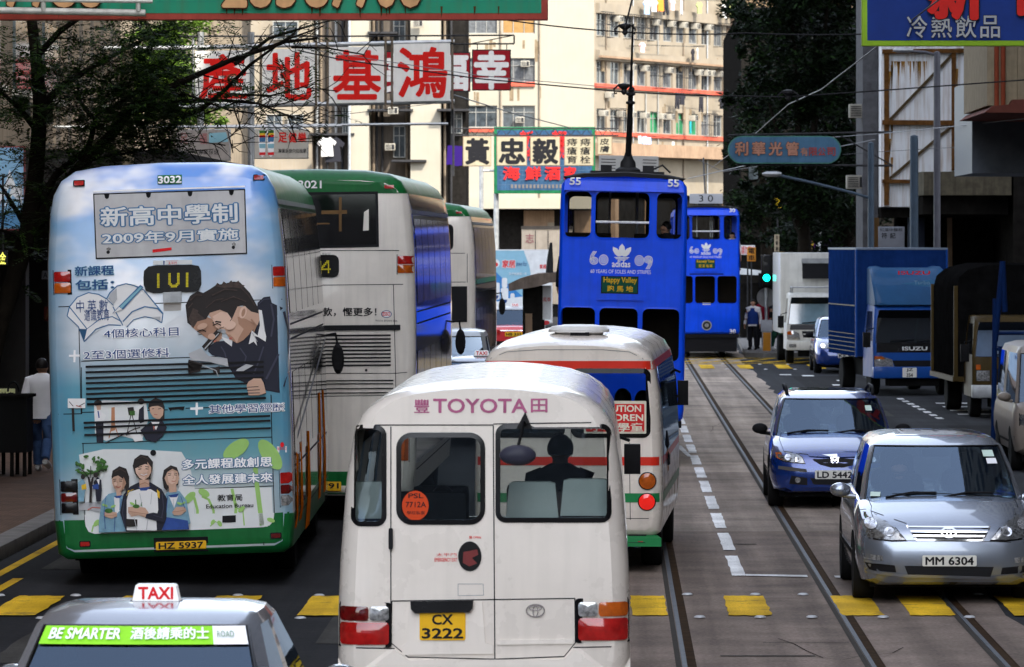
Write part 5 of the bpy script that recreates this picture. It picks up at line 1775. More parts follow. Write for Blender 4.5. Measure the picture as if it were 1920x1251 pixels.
LW = ((1046,1110),(1118,1190),(1199,1268))
tw = []
for a, b_ in UW:
 tw.append((*boxpx(pxt, a,361, b_,446),0.09))
for a, b_ in LW:
 tw.append((*boxpx(pxt, a,578, b_,676),0.09))
for x0, x1, z0, z1, r_ in tw:
 tcuts.append(cut_xz(x0, x1, z0, z1, r_,-1, TL + 1))
for k in range(6):
 for z0, z1 in ((3.54,4.24),(1.65,2.42)):
  tcuts.append(cut_yz(0.35 + k * 1.33,0.35 + k * 1.33 + 1.2, z0, z1,0.07))
tram = thing('double_deck_tram', 'blue double deck tram number 55 with sports logo and Happy Valley blind, seen from behind', 'tram',((1160 - VX) / 121.0,78.5,0),0, 'blue double deck trams',0.02)
boolean(shell(TRAM_HALF, TL, M_tram, M_tramin,0.045, **KT), tcuts, 'body', tram)
b = MB()
b.box(-0.92,0.92,0.06, TL - 0.06,2.56,2.64, M_tramin)
b.box(-0.92,0.92,0.06, TL - 0.06,0.80,0.86, M_tramin)
b.build('deck_floor', tram)
b = MB()
b.box(-0.9,0.9,0.08, TL - 0.08,0.20,0.74, M_tramdark)
b.box(-0.96,0.96,0.03, TL - 0.03,0.62,0.72, M_tramdark)
b.build('skirt', tram)
for y in (1.1, TL - 2.6):  # added dark panels that black out the lower deck windows
 b = MB()
 b.box(-0.93,0.93, y, y + 0.05,0.86,2.56, M_tramin)
 b.build('blackout_panel', tram)
for k in range(4):
 for x in (-0.55,0.55):
  b = MB()
  b.box(x - 0.36, x + 0.36,1.3 + k * 1.6,1.72 + k * 1.6,2.64,3.06, M_tramin)
  b.box(x - 0.36, x + 0.36,1.3 + k * 1.6,1.36 + k * 1.6,3.06,3.62, M_tramin)
  b.build('bench_seat', tram)
b = MB()
b.tube([(-0.43,0.07,3.79),(0.40,0.07,3.79)],0.02, M_white_ink)
b.build('handrail', tram)
for x, y in ((0.22,2.4),(0.22,5.4),(-0.22,3.9)):
 b = MB()
 b.tube([(x, y,2.64),(x, y,4.46)],0.018, M_steel)
 b.build('grab_pole', tram)
p = Prints(BT)
p.slab([(-0.93,4.27),(0.93,4.27),(0.965,4.42),(0.86,4.46),(0.0,4.495),(-0.86,4.46),(-0.965,4.42)], M_tram,0,0.07, raw=True)
p.build('roof_band', tram)
b = MB()
b.loft([[(x, y, z) for x, z in [(-hw,4.475 + dz_),(-hw * 0.7,4.53 + dz_),(0,4.562 + dz_),(hw * 0.7,4.53 + dz_),(hw,4.475 + dz_),(hw * 0.9,4.44 + dz_),(-hw * 0.9,4.44 + dz_)]] for y, hw, dz_ in ((0.02,0.88,0.0),(0.12,0.955,0.012),(TL - 0.15,0.955,0.012),(TL + 0.0,0.88,0.0))], mat('tram roof',(0.025,0.024,0.024),0.7))
b.build('roof', tram)

def tram_front(root, number, blind1, blind2, lamp):
 def t(pr, body, x0, y0, x1, y1, bold=0.02, m=None, off=0.006):
  pr.text(body,(x0, y1, x1, y0), m or M_white_ink, off, bold)
 p = Prints(BT)
 p.map = pxt
 t(p, number,1058,335,1078,348,0.03, off=0.075)
 t(p, number,1242,335,1262,348,0.03, off=0.075)
 if lamp:
  t(p, number,1243,770,1264,786,0.02)
 o = p.build('fleet_number', root)
 p = Prints(BT)
 p.map = pxt
 for a, rx, ry, rot in ((1158,5.6,13,0),):
  p.poly([(1158,457),(1163,463),(1164,470),(1161,480),(1155,480),(1152,470),(1153,463)], M_white_ink,0.005,0)
 p.poly([(1141,463),(1149,466),(1153,471),(1156,481),(1150,481),(1145,477),(1141,470)], M_white_ink,0.005,0)
 p.poly([(1175,463),(1167,466),(1163,471),(1160,481),(1166,481),(1171,477),(1175,470)], M_white_ink,0.005,0)
 for y0_, hw in ((482.2,14.5),(484.6,12),(487.0,8)):
  p.poly([(1158 - hw, y0_),(1158 + hw, y0_),(1158 + hw - 1.5, y0_ + 1.5),(1158 - hw + 1.5, y0_ + 1.5)], M_white_ink,0.005,0)
 t(p, 'adidas',1140,489,1174,501,0.02)
 t(p, '60 YEARS OF SOLES AND STRIPES',1100,506,1213,513,0.0)
 for cx in (1124,1191):
  for r_ in (8.6,5.6,2.8):
   ring_poly(p, cx,488, r_ * 1.02, r_ * 1.15,1.5, M_white_ink,0.005)
 for cx, sg in ((1106,1),(1208,-1)):
  for r_ in (8.0,5.2,2.4):
   ring_poly(p, cx,490 if sg > 0 else 486, r_, r_ * 0.9,1.4, M_white_ink,0.005)
  for j in range(3):
   if sg > 0:
    p.poly(stroke([(cx - 7.6 + j * 2.7,489),(cx - 6.0 + j * 2.7,480),(cx - 1 + j * 2.7,472)],1.4), M_white_ink,0.005,0)
   else:
    p.poly(stroke([(cx + 7.6 - j * 2.7,487),(cx + 6.0 - j * 2.7,495),(cx + 1 - j * 2.7,504)],1.4), M_white_ink,0.005,0)
 p.build('advert_logo', root)
 p = Prints(BT)
 p.map = pxt
 p.slab([(1112,507 + 8),(1200,507 + 8),(1200,563),(1112,563)], M_tram,0,0.03)
 p.poly([(1120,518),(1190,518),(1190,551),(1120,551)], M_ink,0.032,0)
 p.poly([(1122,520),(1188,520),(1188,549),(1122,549)], mat('green blind',(0.012,0.075,0.045),0.6),0.034,0)
 o = p.build('destination_blind', root)
 p = Prints(BT)
 p.map = pxt
 M_bl = mat('yellow blind lettering',(0.70,0.42,0.02),0.6)
 t(p, blind1,1125,520,1187,533,0.02, M_bl,0.037)
 t(p, blind2,1132,536,1180,547,0.015, M_bl,0.037)
 p.build('lettering', o)
 p = Prints(BT)
 p.map = pxt
 for x0, x1, z0, z1, r_ in tw:
  ring = []
  n = 24
  a, c = rrect(x0 - 0.025, x1 + 0.025, z0 - 0.025, z1 + 0.025, r_ + 0.02,5), rrect(x0, x1, z0, z1, r_,5)
  k = len(a)
  p.mb.add([p.put(u, v,0.006) for u, v in a] + [p.put(u, v,0.010) for u, v in c],[(i,(i + 1) % k,(i + 1) % k + k, i + k) for i in range(k)], M_tram, True)
 p.build('window_surround', root)
 if lamp:
  p = Prints(BT)
  p.slab(ellipse(0,0.99,0.15,0.15,24), M_steel,0,0.03, raw=True)
  p.poly(ellipse(0,0.99,0.12,0.12,24), M_iron,0.035,0.08,0.01, raw=True)
  p.poly(ellipse(0,0.99,0.06,0.06,20), M_lamp_clear,0.05,0, raw=True)
  p.build('headlamp', root)
  p = Prints(BT)
  p.poly([(-0.12,1.60),(0.12,1.60),(0.12,1.66),(-0.12,1.66)], M_plate_w,0.006,0, raw=True)
  p.poly([(-0.5,2.5),(0.5,2.5),(0.5,2.53),(-0.5,2.53)], M_tramdark,0.006,0, raw=True)
  p.build('front_trim', root)

tram_front(tram, '55', 'Happy Valley', '跑 馬 地', False)
b = MB()
yb = 3.6
b.lathe([(0.22,4.56),(0.2,4.66),(0.13,4.70),(0.12,4.78),(0.08,4.84),(0.045,4.95)],(0.06, yb,0), M_iron,12)
b.box(-0.55,0.65, yb - 0.18, yb - 0.05,4.55,4.63, M_iron)
b.box(-0.38,-0.2, yb - 0.25, yb + 0.25,4.55,4.72, M_iron)
b.box(0.3,0.48, yb - 0.25, yb + 0.25,4.55,4.72, M_iron)
b.tube([(0.06, yb,4.85),(0.075, yb - 0.4,5.5),(0.08, yb - 0.7,5.95)],[0.05,0.045,0.04], M_iron,8)
for z in (5.72,5.86):
 b.lathe([(0.03, z - 0.03),(0.075, z - 0.01),(0.075, z + 0.02),(0.03, z + 0.04)],(0.08, yb - 0.65,0), M_iron,10)
b.tube([(0.08, yb - 0.7,5.95),(0.09, yb - 1.5,6.95)],[0.022,0.016], M_iron,8)
b.tube([(0.45, yb,4.66),(0.62, yb,4.74),(0.75, yb,4.62)],0.018, M_iron,6)
b.build('trolley_mast', tram)
M_louvre = mat('white louvred box',(0.55,0.54,0.52),0.5, var=0.08)
b = MB()
y0_ = 5.8
b.box(-0.42,0.57, y0_, y0_ + 0.9,4.60,4.92, M_louvre)
for xa, xb in ((-0.38,-0.14),(0.31,0.54)):
 for k in range(5):
  b.box(xa, xb, y0_ - 0.006, y0_,4.65 + k * 0.05,4.662 + k * 0.05, M_iron)
b.build('roof_box', tram)
for y in (2.2,6.2):
 for x in (-0.53,0.55):
  o = wheel(tram, x, y,0.36,0.1)
p = Prints(None,(0, TL - 0.03,0))
for x0, x1, z0, z1, r_ in tw[:3]:
 p.poly(rrect(x0 - 0.01, x1 + 0.01, z0 - 0.01, z1 + 0.01, r_,4), glass('view dimming tram glass',(0.34,0.34,0.33),0.0),0.0,0, raw=True)  # tint put in to dim the bright view through the far windows
 p.cut()
p.build('window', tram)
tram2 = copy_tree(tram)
drop = ('trolley_mast', 'roof_box', 'advert_logo', 'fleet_number', 'destination_blind')
for ch in list(tram2.children):
 if ch.name.split('.')[0] in drop:
  for g in list(ch.children):
   bpy.data.objects.remove(g)
  bpy.data.objects.remove(ch)
tram2.location = ((1325 - VX) / 63.0,150.8,0)
tram2.rotation_euler = (0,0,0)
tag(tram2, 'oncoming blue double deck tram number 30 with a number board on its roof', 'tram', 'blue double deck trams')
tram_front(tram2, '30', 'Kennedy Town', '堅 尼 地 城', True)
b = MB()
b.box(-0.50,0.49,0.5,0.56,4.62,4.91, mat('pale board',(0.50,0.51,0.55),0.5, var=0.05))
b.tube([(-0.35,0.53,4.5),(-0.35,0.53,4.62)],0.02, M_iron)
b.tube([(0.35,0.53,4.5),(0.35,0.53,4.62)],0.02, M_iron)
o = b.build('number_board', tram2)
p = Prints(None,(0,0.5,0))
p.text('3 0',(-0.22,4.67,0.20,4.87), M_ink,0.004,0.0)
p.build('lettering', o)
b = MB()
b.tube([(0.05,4.0,4.55),(0.05,7.0,5.6),(0.05,8.2,6.1)],0.025, M_iron)
b.box(-0.2,0.3,3.8,4.3,4.54,4.66, M_iron)
b.build('trolley_pole', tram2)
tx = (1160 - VX) / 121.0
person('passenger with short black hair seen in profile in the upper right window of tram 55',(tx + 0.74,79.4,2.70), R(-70), 'sit', M_darkcloth, M_darkcloth, h=1.45)
person('passenger low in the upper left window of tram 55, only the hair showing',(tx - 0.72,79.3,2.40), R(180), 'sit', M_darkcloth, M_darkcloth, h=1.45, hair=mat('brown hair',(0.10,0.04,0.015),0.5))
person('passenger in a white top in the upper right window of tram 30',((1325 - VX) / 63.0 + 0.78,151.6,2.62), R(10), 'sit', M_whitecloth, M_darkcloth, h=1.5)
# ---------------------------------------------------------------- cars
def car(name, label, cat, loc, rotz, paint, P, group=None):
 """Body lofted along its length (front at y = 0, facing -y), cabin lofted upwards with real glass and a furnished inside."""
 root = thing(name, label, cat, loc, rotz, group)
 rings = []
 for y, hw, z0, zt, sh in P['low']:
  half = [(0, z0),(hw * 0.82, z0),(hw * 0.95, z0 + 0.05),(hw, z0 + (zt - z0) * 0.35),(hw, z0 + (zt - z0) * 0.62),(hw * 0.975, z0 + (zt - z0) * 0.82),(hw * 0.93, zt - sh * 0.55),(hw * 0.84, zt - sh * 0.2),(hw * 0.6, zt),(hw * 0.3, zt + sh * 0.12),(0, zt + sh * 0.16)]
  rings.append([(x, y, z) for x, z in section(half)])
 fine = []
 for i in range(len(rings) - 1):
  for t in (0,0.5):
   if t == 0:
    fine.append(rings[i])
   else:
    p0, p1, p2, p3 = rings[max(i - 1,0)], rings[i], rings[i + 1], rings[min(i + 2, len(rings) - 1)]
    fine.append([tuple((-p0[k][c] + 9 * p1[k][c] + 9 * p2[k][c] - p3[k][c]) / 16 if c != 1 else (p1[k][1] + p2[k][1]) / 2 for c in range(3)) for k in range(len(p1))])
 fine.append(rings[-1])
 b = MB()
 b.loft(fine, paint)
 def foot(z, yf, yr, hf, hr, bul):
  pts = []
  for k in range(9):
   t = -1 + k / 4
   pts.append((t * hf * 0.94, yf + bul * t * t, z, 'ws' if k < 8 else 'ap'))
  ys, ye = yf + bul + 0.10, yr - bul * 0.5 - 0.12
  for k in range(9):
   t = k / 8
   pts.append((hf + (hr - hf) * t + 0.012 * math.sin(math.pi * t), ys + (ye - ys) * t, z,('sg%d' % k) if k < 8 else 'cp'))
  for k in range(7):
   t = 1 - k / 3
   pts.append((t * hr * 0.9, yr - bul * 0.5 * t * t, z, 'rw' if k < 6 else 'cp'))
  for k in range(9):
   t = 1 - k / 8
   pts.append((-(hf + (hr - hf) * t + 0.012 * math.sin(math.pi * t)), ys + (ye - ys) * t, z,('sg%d' % (7 - k)) if k < 8 else 'ap'))
  return pts
 lv = [foot(*a) for a in P['cab']]
 n = len(lv[0])
 tags = [p[3] for p in lv[0]]
 ngl = P['ngl']          # bands below this index are glass
 groups = {}
 bpil = P.get('bpil',(3,))
 for a in range(len(lv) - 1):
  for i in range(n):
   tg = tags[i]
   key = 'body'
   if a < ngl:
    if tg == 'ws':
     key = 'windscreen'
    elif tg == 'rw':
     key = 'rear_window'
    elif tg.startswith('sg') and int(tg[2:]) not in bpil:
     key = 'side_window'
   groups.setdefault(key,[]).append((a, i))
 vs = [tuple(p[:3]) for l in lv for p in l]
 for key, cells in groups.items():
  fs = [(a * n + i, a * n + (i + 1) % n,(a + 1) * n + (i + 1) % n,(a + 1) * n + i) for a, i in cells]
  if key == 'body':
   fs.append(tuple((len(lv) - 1) * n + i for i in range(n)))
   b.add(vs, fs, paint, True)
  else:
   g = MB()
   used = sorted({i for f in fs for i in f})
   mp = {u: k for k, u in enumerate(used)}
   g.add([vs[u] for u in used],[tuple(mp[i] for i in f) for f in fs], P.get('glass', M_glass_wind) if key != 'side_window' else M_glass_dark, True)
   go = g.build(key, root, sharp=60)
 me = b.mesh('body', sharp=32)
 body = link(me, 'body', root)
 bv = bvh_of(body)
 sb_ = MB()
 for tg in ('ws', 'rw'):
  idx = [i for i in range(n) if tags[i] == tg]
  i0, i1 = idx[0],(idx[-1] + 1) % n
  ring = [lv[a][i0][:3] for a in range(ngl + 1)] + [lv[ngl][i][:3] for i in idx[1:]] + [lv[a][i1][:3] for a in range(ngl,-1,-1)] + [lv[0][i][:3] for i in idx[::-1]][:-1]
  sb_.tube(ring + [ring[0]],0.012, M_blackgloss,6)
 sb_.build('window_rubber', root)
 W = P['W']
 yb = P['cab'][0][1]
 b = MB()
 b.box(-W * 0.40, W * 0.40, yb + 0.2, P['cab'][0][2] - 0.3,0.3,0.36, M_seat)
 zs = P['cab'][0][0]
 b.prism([(-W * 0.40, zs - 0.25),(W * 0.40, zs - 0.25),(W * 0.40, zs + 0.02),(0.1, zs + 0.06),(-W * 0.40, zs + 0.02)], yb + 0.12, yb + 0.62, M_seat)
 b.build('dashboard', root)
 for sy in P['seats']:
  for x in (-0.36,0.36):
   b = MB()
   zt_ = zs + 0.36
   b.prism(rrect(x - 0.235, x + 0.235, zs - 0.5, zs + 0.22,0.09), sy, sy + 0.14, M_seat)
   b.prism(rrect(x - 0.14, x + 0.14, zs + 0.2, zs + 0.42,0.06), sy + 0.02, sy + 0.12, M_seat)
   b.build('seat', root, bevel=0.03)
 b = MB()
 dx = P.get('drv',-0.36)
 b.tube([(dx + 0.185 * math.cos(t), yb + 0.62 + 0.07 * math.sin(t), zs + 0.06 + 0.165 * math.sin(t)) for t in [2 * math.pi * k / 20 for k in range(21)]],0.014, M_black,6)
 b.build('steering_wheel', root)
 b = MB()
 b.tube([(0, P['cab'][ngl][1] + 0.22, P['cab'][ngl][0] + 0.02),(0, P['cab'][ngl][1] + 0.2, P['cab'][ngl][0] - 0.03)],0.012, M_black,6)
 b.prism(rrect(-0.14,0.14, P['cab'][ngl][0] - 0.11, P['cab'][ngl][0] - 0.03,0.03), P['cab'][ngl][1] + 0.17, P['cab'][ngl][1] + 0.21, M_black)
 b.build('inner_mirror', root)
 L = P['low'][-1][0]
 for x in (1,-1):
  for y in (P['wf'], P['wr']):
   wheel(root, x * (W / 2 - 0.10), y, P.get('rw',0.31),0.2, M_chrome if P.get('alloy') else M_steel)
   p = Prints(bv,(0,0,0),(0,1,0),(0,0,1),(x,0,0))
   p.poly(ellipse(y,0.31,0.37,0.37,24), M_dark,0.004,0.15, raw=True)
   p.build('wheel_arch', root)
 b = MB()
 b.box(-W * 0.42, W * 0.42,0.25, L - 0.25,0.16,0.3, M_dark)
 b.build('chassis', root)
 mx = P.get('mirror_m', paint)
 for sg in (1,-1):
  b = MB()
  x0 = sg * (P['cab'][0][3] + 0.02)
  my = P['cab'][0][1] + 0.42
  c = (sg * (W / 2 + 0.10), my, zs + 0.09)
  b.loft([[(c[0] + 0.105 * s_ * math.cos(t), c[1] + yy, c[2] + 0.07 * s_ * math.sin(t)) for t in [2 * math.pi * k / 16 for k in range(16)]] for yy, s_ in ((-0.075,0.45),(-0.06,0.78),(-0.03,0.97),(0.02,1.0),(0.06,0.95))], mx)
  b.tube([(x0, my, zs + 0.02),(c[0], my, zs + 0.04)],0.025, mx,8)
  b.build('wing_mirror', root)
 for sg in (1,-1):
  p = Prints(bv,(0,0,0),(0,1,0),(0,0,1),(sg,0,0))
  for y in P['doors']:
   p.poly([(y,0.28),(y + 0.012,0.28),(y + 0.012, zs - 0.03),(y, zs - 0.03)], M_ink,0.003,0.2, raw=True)
  p.poly([(0.9,0.42),(L - 0.9,0.42),(L - 0.9,0.46),(0.9,0.46)], M_black,0.01,0.3, raw=True)
  p.build('side_trim', root)
 return root, body, bv

MPV = dict(W=1.76, ngl=2, seats=(2.0,3.0), wf=0.88, wr=3.65, doors=(1.25,2.25,3.25), bpil=(3,6), alloy=True,
           low=[(0.0,0.56,0.27,0.62,0.10),(0.04,0.70,0.22,0.70,0.10),(0.13,0.80,0.19,0.765,0.10),(0.30,0.855,0.18,0.83,0.10),(0.60,0.875,0.18,0.905,0.10),(1.0,0.88,0.19,0.985,0.10),(1.5,0.88,0.19,1.01,0.08),(2.8,0.88,0.19,1.02,0.08),(3.7,0.88,0.2,1.02,0.08),(4.3,0.86,0.22,1.0,0.1),(4.55,0.80,0.28,0.9,0.1),(4.65,0.66,0.36,0.76,0.1)],
           cab=[(0.955,0.92,4.42,0.80,0.76,0.14),(1.2,1.33,4.36,0.745,0.72,0.13),(1.455,1.80,4.2,0.66,0.64,0.12),(1.52,2.02,4.1,0.585,0.58,0.10),(1.555,2.35,3.85,0.45,0.46,0.08),(1.57,2.8,3.5,0.25,0.25,0.05)])
M_silverpaint = mat('silver car paint',(0.25,0.28,0.34),0.26,0.65, coat=0.9, var=0.03)
M_bluepaint = mat('dark blue car paint',(0.004,0.03,0.19),0.22,0.35, coat=1.0, var=0.05)
silver, sbody, BS = car('people_carrier', 'silver people carrier with plate MM 6304 driving towards the camera over the tram rail', 'car',((1778 - VX) / 195.0,48.7,0), R(-0.1), M_silverpaint, MPV)
def pxs(p):
 return ((p[0] - 1778) / 195.0, CH - (p[1] - 452) / 195.0)
def z6(p):      # crop [1550,790]-[1920,1140] at 3.573
 return pxs((1550 + p[0] / 3.573,790 + p[1] / 3.573))
def mirror_x(pts):
 return [(-u, v) for u, v in pts]
M_lampbowl = mat('lamp bowl',(0.16,0.165,0.17),0.1,0.6, coat=1.0, var=0.9, scale=26)
def headlamp(root, bv, pts, amber=None, bulbs=()):
 for sg in (1,-1):
  q = pts if sg > 0 else mirror_x(pts)
  p = Prints(bv, maxd=0.75)
  cx = sum(a[0] for a in q) / len(q)
  cz = sum(a[1] for a in q) / len(q)
  p.poly([(cx + (x - cx) * 1.06, cz + (z - cz) * 1.16) for x, z in q], M_blackgloss,0.004,0.1, raw=True)
  p.poly(q, M_lampbowl,0.010,0.08,0.008, raw=True)
  for bx, bz, r_, m in bulbs:
   p.poly(ellipse(bx * sg, bz, r_ * 0.9, r_ * 0.8,18), m,0.022,0.1,0.01, raw=True)
  if amber:
   p.poly(amber if sg > 0 else mirror_x(amber), M_lamp_amber,0.024,0.1, raw=True)
  p.build('headlamp', root)
M_refl = mat('bright reflector',(0.62,0.62,0.64),0.16,0.7, var=0.5, scale=45)
HL = [(-u, v) for u, v in (z6(a) for a in [(228,660),(245,630),(285,625),(340,645),(400,680),(460,715),(530,792),(430,795),(330,785),(255,772),(228,760)])]
(b1x, b1z),(b2x, b2z) = z6((302,690)), z6((420,740))
headlamp(silver, BS, HL, None,((-b1x, b1z,0.065, M_refl),(-b2x, b2z,0.055, M_refl)))
p = Prints(BS, maxd=0.75)
p.map = z6
p.poly([(540,700),(1090,705),(1098,720),(1045,802),(600,795)], M_blackgloss,0.006,0.1)
for ya, yb_, x0, x1 in ((702,712,545,1092),(732,744,560,1080),(760,772,578,1062),(788,800,598,1048)):
 p.poly([(x0, ya),(x1, ya + 3),(x1 - 6, yb_ + 3),(x0 + 6, yb_)], M_chrome,0.014,0.1)
for a in ([(540,700),(600,795)],[(1097,705),(1045,802)]):
 p.poly(stroke([p.map(q) for q in a],0.018), M_chrome,0.014,0, raw=True)
p.build('grille', silver)
p = Prints(BS, maxd=0.75)
p.map = z6
oval_badge(p,818,743,52,36)
for v in range(len(p.mb.v)):
 x, y, z = p.mb.v[v]
 p.mb.v[v] = (x, y - 0.014, z)
p.build('badge', silver)
p = Prints(BS, maxd=0.75)
p.map = z6
p.poly([(520,968),(1118,975),(1095,1045),(545,1030)], M_ink,0.006,0.1)
p.poly([(258,948),(455,965),(465,1012),(290,1000)], M_ink,0.006,0.1)
p.poly([(1175,980),(1380,965),(1350,1015),(1165,1025)], M_ink,0.006,0.1)
for a in ([(250,935),(300,943),(430,950)],[(265,1000),(330,1015),(540,1035),(1100,1050),(1300,1030),(1375,1010)]):
 p.poly(stroke([p.map(q) for q in a],0.028), M_silverpaint,0.022,0.1, raw=True)
p.build('bumper_intake', silver)
p = Prints(BS, maxd=0.75)
p.map = z6
p.poly([(245,890),(375,900),(378,935),(255,925)], M_lamp_clear,0.01,0.1)
p.cut()
p.poly([(1258,915),(1390,905),(1380,940),(1262,950)], M_lamp_clear,0.01,0.1)
p.build('fog_lamp', silver)
plate(silver, BS, z6,(640,970,1003,898), 'MM 6304', M_plate_w)
p = Prints(BS, maxd=0.75)
p.map = z6
for a in ([(272,505),(300,570),(315,620)],[(1255,510),(1290,600),(1280,650)],[(315,620),(540,690)],[(210,785),(540,800),(1110,805),(1330,815)],[(440,486),(700,478),(960,495),(1180,500)]):
 seam(p, a,0.007)
p.build('bonnet_seams', silver)
SV = Vector(silver.location)
b = MB()
for x0, x1 in ((-0.55,-0.05),(0.0,0.5)):
 b.tube([(x0,0.98,0.985),((x0 + x1) / 2,1.05,1.03),(x1,1.03,1.03)],0.012, M_black,6)
b.build('wiper', silver)
M_sticker = mat('pale green licence disc',(0.55,0.68,0.60),0.5, var=0.05)
def ws_sticker(root, P, fx, fz, w_, h_, m, name='window_sticker'):
 """A paper sticker just inside the windscreen: fx across, fz up the glass."""
 (z0, y0, _, h0, _, bl0),(z1, y1, _, h1, _, bl1) = P['cab'][0], P['cab'][P['ngl']]
 def pt(u, v):
  hw = h0 + (h1 - h0) * v
  return (u * hw * 0.94, y0 + (y1 - y0) * v + (bl0 + (bl1 - bl0) * v) * u * u - 0.012, z0 + (z1 - z0) * v + 0.014)
 b = MB()
 b.add([pt(fx, fz), pt(fx + w_, fz), pt(fx + w_, fz + h_), pt(fx, fz + h_)],[(0,1,2,3)], m)
 b.build(name, root)
ws_sticker(silver, MPV,0.70,0.78,0.17,0.12, M_sticker)
ws_sticker(silver, MPV,0.73,0.65,0.15,0.10, M_white_ink)
ws_sticker(silver, MPV,-0.94,0.05,0.13,0.08, M_sticker)
person('driver with dark hair at the wheel of the silver people carrier',(silver.location.x - 0.36,50.72,0.10), R(-2), 'sit', M_darkcloth, M_darkcloth, h=1.62, arms=[((0.22,-0.2,-0.25),(0.12,-0.46,-0.1)),((-0.22,-0.2,-0.25),(-0.12,-0.46,-0.1))])

M2 = dict(MPV)
M2.update(W=1.70, glass=M_glass_wind, mirror_m=M_black,
          low=[(0.0,0.54,0.29,0.60,0.10),(0.04,0.68,0.24,0.68,0.10),(0.13,0.78,0.22,0.74,0.10),(0.30,0.83,0.21,0.80,0.10),(0.60,0.845,0.21,0.88,0.10),(0.95,0.85,0.21,0.95,0.10),(1.4,0.85,0.21,0.97,0.08),(2.8,0.85,0.21,0.97,0.08),(3.5,0.85,0.22,0.97,0.08),(4.0,0.83,0.24,0.95,0.1),(4.2,0.78,0.3,0.86,0.1),(4.3,0.62,0.36,0.72,0.1)],
          cab=[(0.92,0.92,4.12,0.79,0.76,0.14),(1.15,1.26,4.08,0.735,0.72,0.13),(1.39,1.62,4.0,0.655,0.65,0.12),(1.45,1.82,3.9,0.585,0.58,0.10),(1.485,2.1,3.7,0.45,0.46,0.08),(1.495,2.5,3.3,0.25,0.25,0.05)])
blue, bbody, BBL = car('people_carrier', 'dark blue people carrier with roof rails and plate LD, driving behind the silver one', 'car',((1566 - VX) / 144.0,66.0,0), R(-0.4), M_bluepaint, M2)
def z5(p):      # crop [1430,700]-[1700,950] at 5.004
 return ((1430 + p[0] / 5.004 - 1566) / 144.0, CH - (700 + p[1] / 5.004 - 452) / 144.0)
HL = [(-u, v) for u, v in (z5(a) for a in [(108,745),(140,738),(230,745),(330,762),(370,790),(395,845),(300,838),(200,825),(125,800)])]
AMB = [(-u, v) for u, v in (z5(a) for a in [(125,750),(180,748),(190,818),(135,800)])]
(b1x, b1z),(b2x, b2z) = z5((240,790)), z5((320,810))
headlamp(blue, BBL, HL, AMB,((-b1x, b1z,0.05, M_refl),(-b2x, b2z,0.04, M_refl)))
p = Prints(BBL, maxd=0.75)
p.map = z5
p.poly([(440,770),(920,770),(900,830),(850,862),(760,885),(640,885),(540,858),(480,820)], M_ink,0.006,0.1)
p.poly([(430,762),(700,756),(930,762),(925,782),(690,788),(440,780)], M_bluepaint,0.02,0.1)
p.poly([(560,764),(700,758),(705,790),(640,784)], M_chrome,0.024,0.1)
p.build('grille', blue)
p = Prints(BBL, maxd=0.75)
p.map = z5
for a in ([(640,790),(655,810),(678,822),(700,808),(715,790)], ):
 p.poly(stroke([p.map(q) for q in a],0.016), M_chrome,0.026,0, raw=True)
ring_poly(p,677,818,36,30,7, M_chrome,0.024)
p.build('badge', blue)
plate(blue, BBL, z5,(492,993,862,912), 'LD 5442', M_plate_w)
p = Prints(BBL, maxd=0.75)
p.map = z5
for sgx in (1,-1):
 def q5(pts):
  return [(sgx * u, v) for u, v in (z5(a) for a in pts)]
 p.poly(q5([(95,868),(250,880),(410,900),(418,928),(250,915),(100,892)]), mat('grey bumper strip',(0.10,0.095,0.09),0.6),0.014,0.1, raw=True)
 p.poly(q5([(270,960),(420,985),(420,1050),(250,1040)]), M_ink,0.006,0.1, raw=True)
 p.poly([(sgx * z5((330,1003))[0] + a, z5((330,1003))[1] + c_) for a, c_ in ellipse(0,0,0.036,0.036,14)], M_lamp_clear,0.014,0,0.01, raw=True)
p.poly([(445,985),(905,985),(870,1052),(480,1045)], M_ink,0.006,0.1)
p.build('front_bumper', blue)
p = Prints(BBL, maxd=0.75)
p.map = z5
for a in ([(175,560),(170,640),(200,740)],[(205,740),(430,765)],[(920,765),(1150,745)]):
 seam(p, a,0.008)
p.build('bonnet_seams', blue)
for sg in (1,-1):
 b = MB()
 b.tube([(sg * 0.575,1.95,1.44),(sg * 0.58,2.05,1.52),(sg * 0.585,2.4,1.545),(sg * 0.58,3.3,1.54),(sg * 0.56,3.7,1.47)],0.022, M_black,8)
 b.build('roof_rail', blue)
b = MB()
b.add([(-0.42,2.25,1.4985),(0.42,2.25,1.4985),(0.38,3.1,1.503),(-0.38,3.1,1.503)],[(0,1,2,3)], mat('sunroof glass',(0.03,0.03,0.035),0.04, spec=0.8))
b.build('sunroof', blue)
b = MB()
for x0, x1 in ((-0.6,-0.05),(0.0,0.55)):
 b.tube([(x0,0.98,0.955),((x0 + x1) / 2,1.05,0.995),(x1,1.03,0.99)],0.014, M_black,6)
b.build('wiper', blue)
ws_sticker(blue, M2,0.70,0.66,0.13,0.14, M_sticker)
b = MB()
b.tube([(0.03,1.95,1.28),(0.02,1.95,1.22),(0.0,1.95,1.15)],[0.01,0.025,0.006], M_plate_w,6)
b.build('hanging_charm', blue)

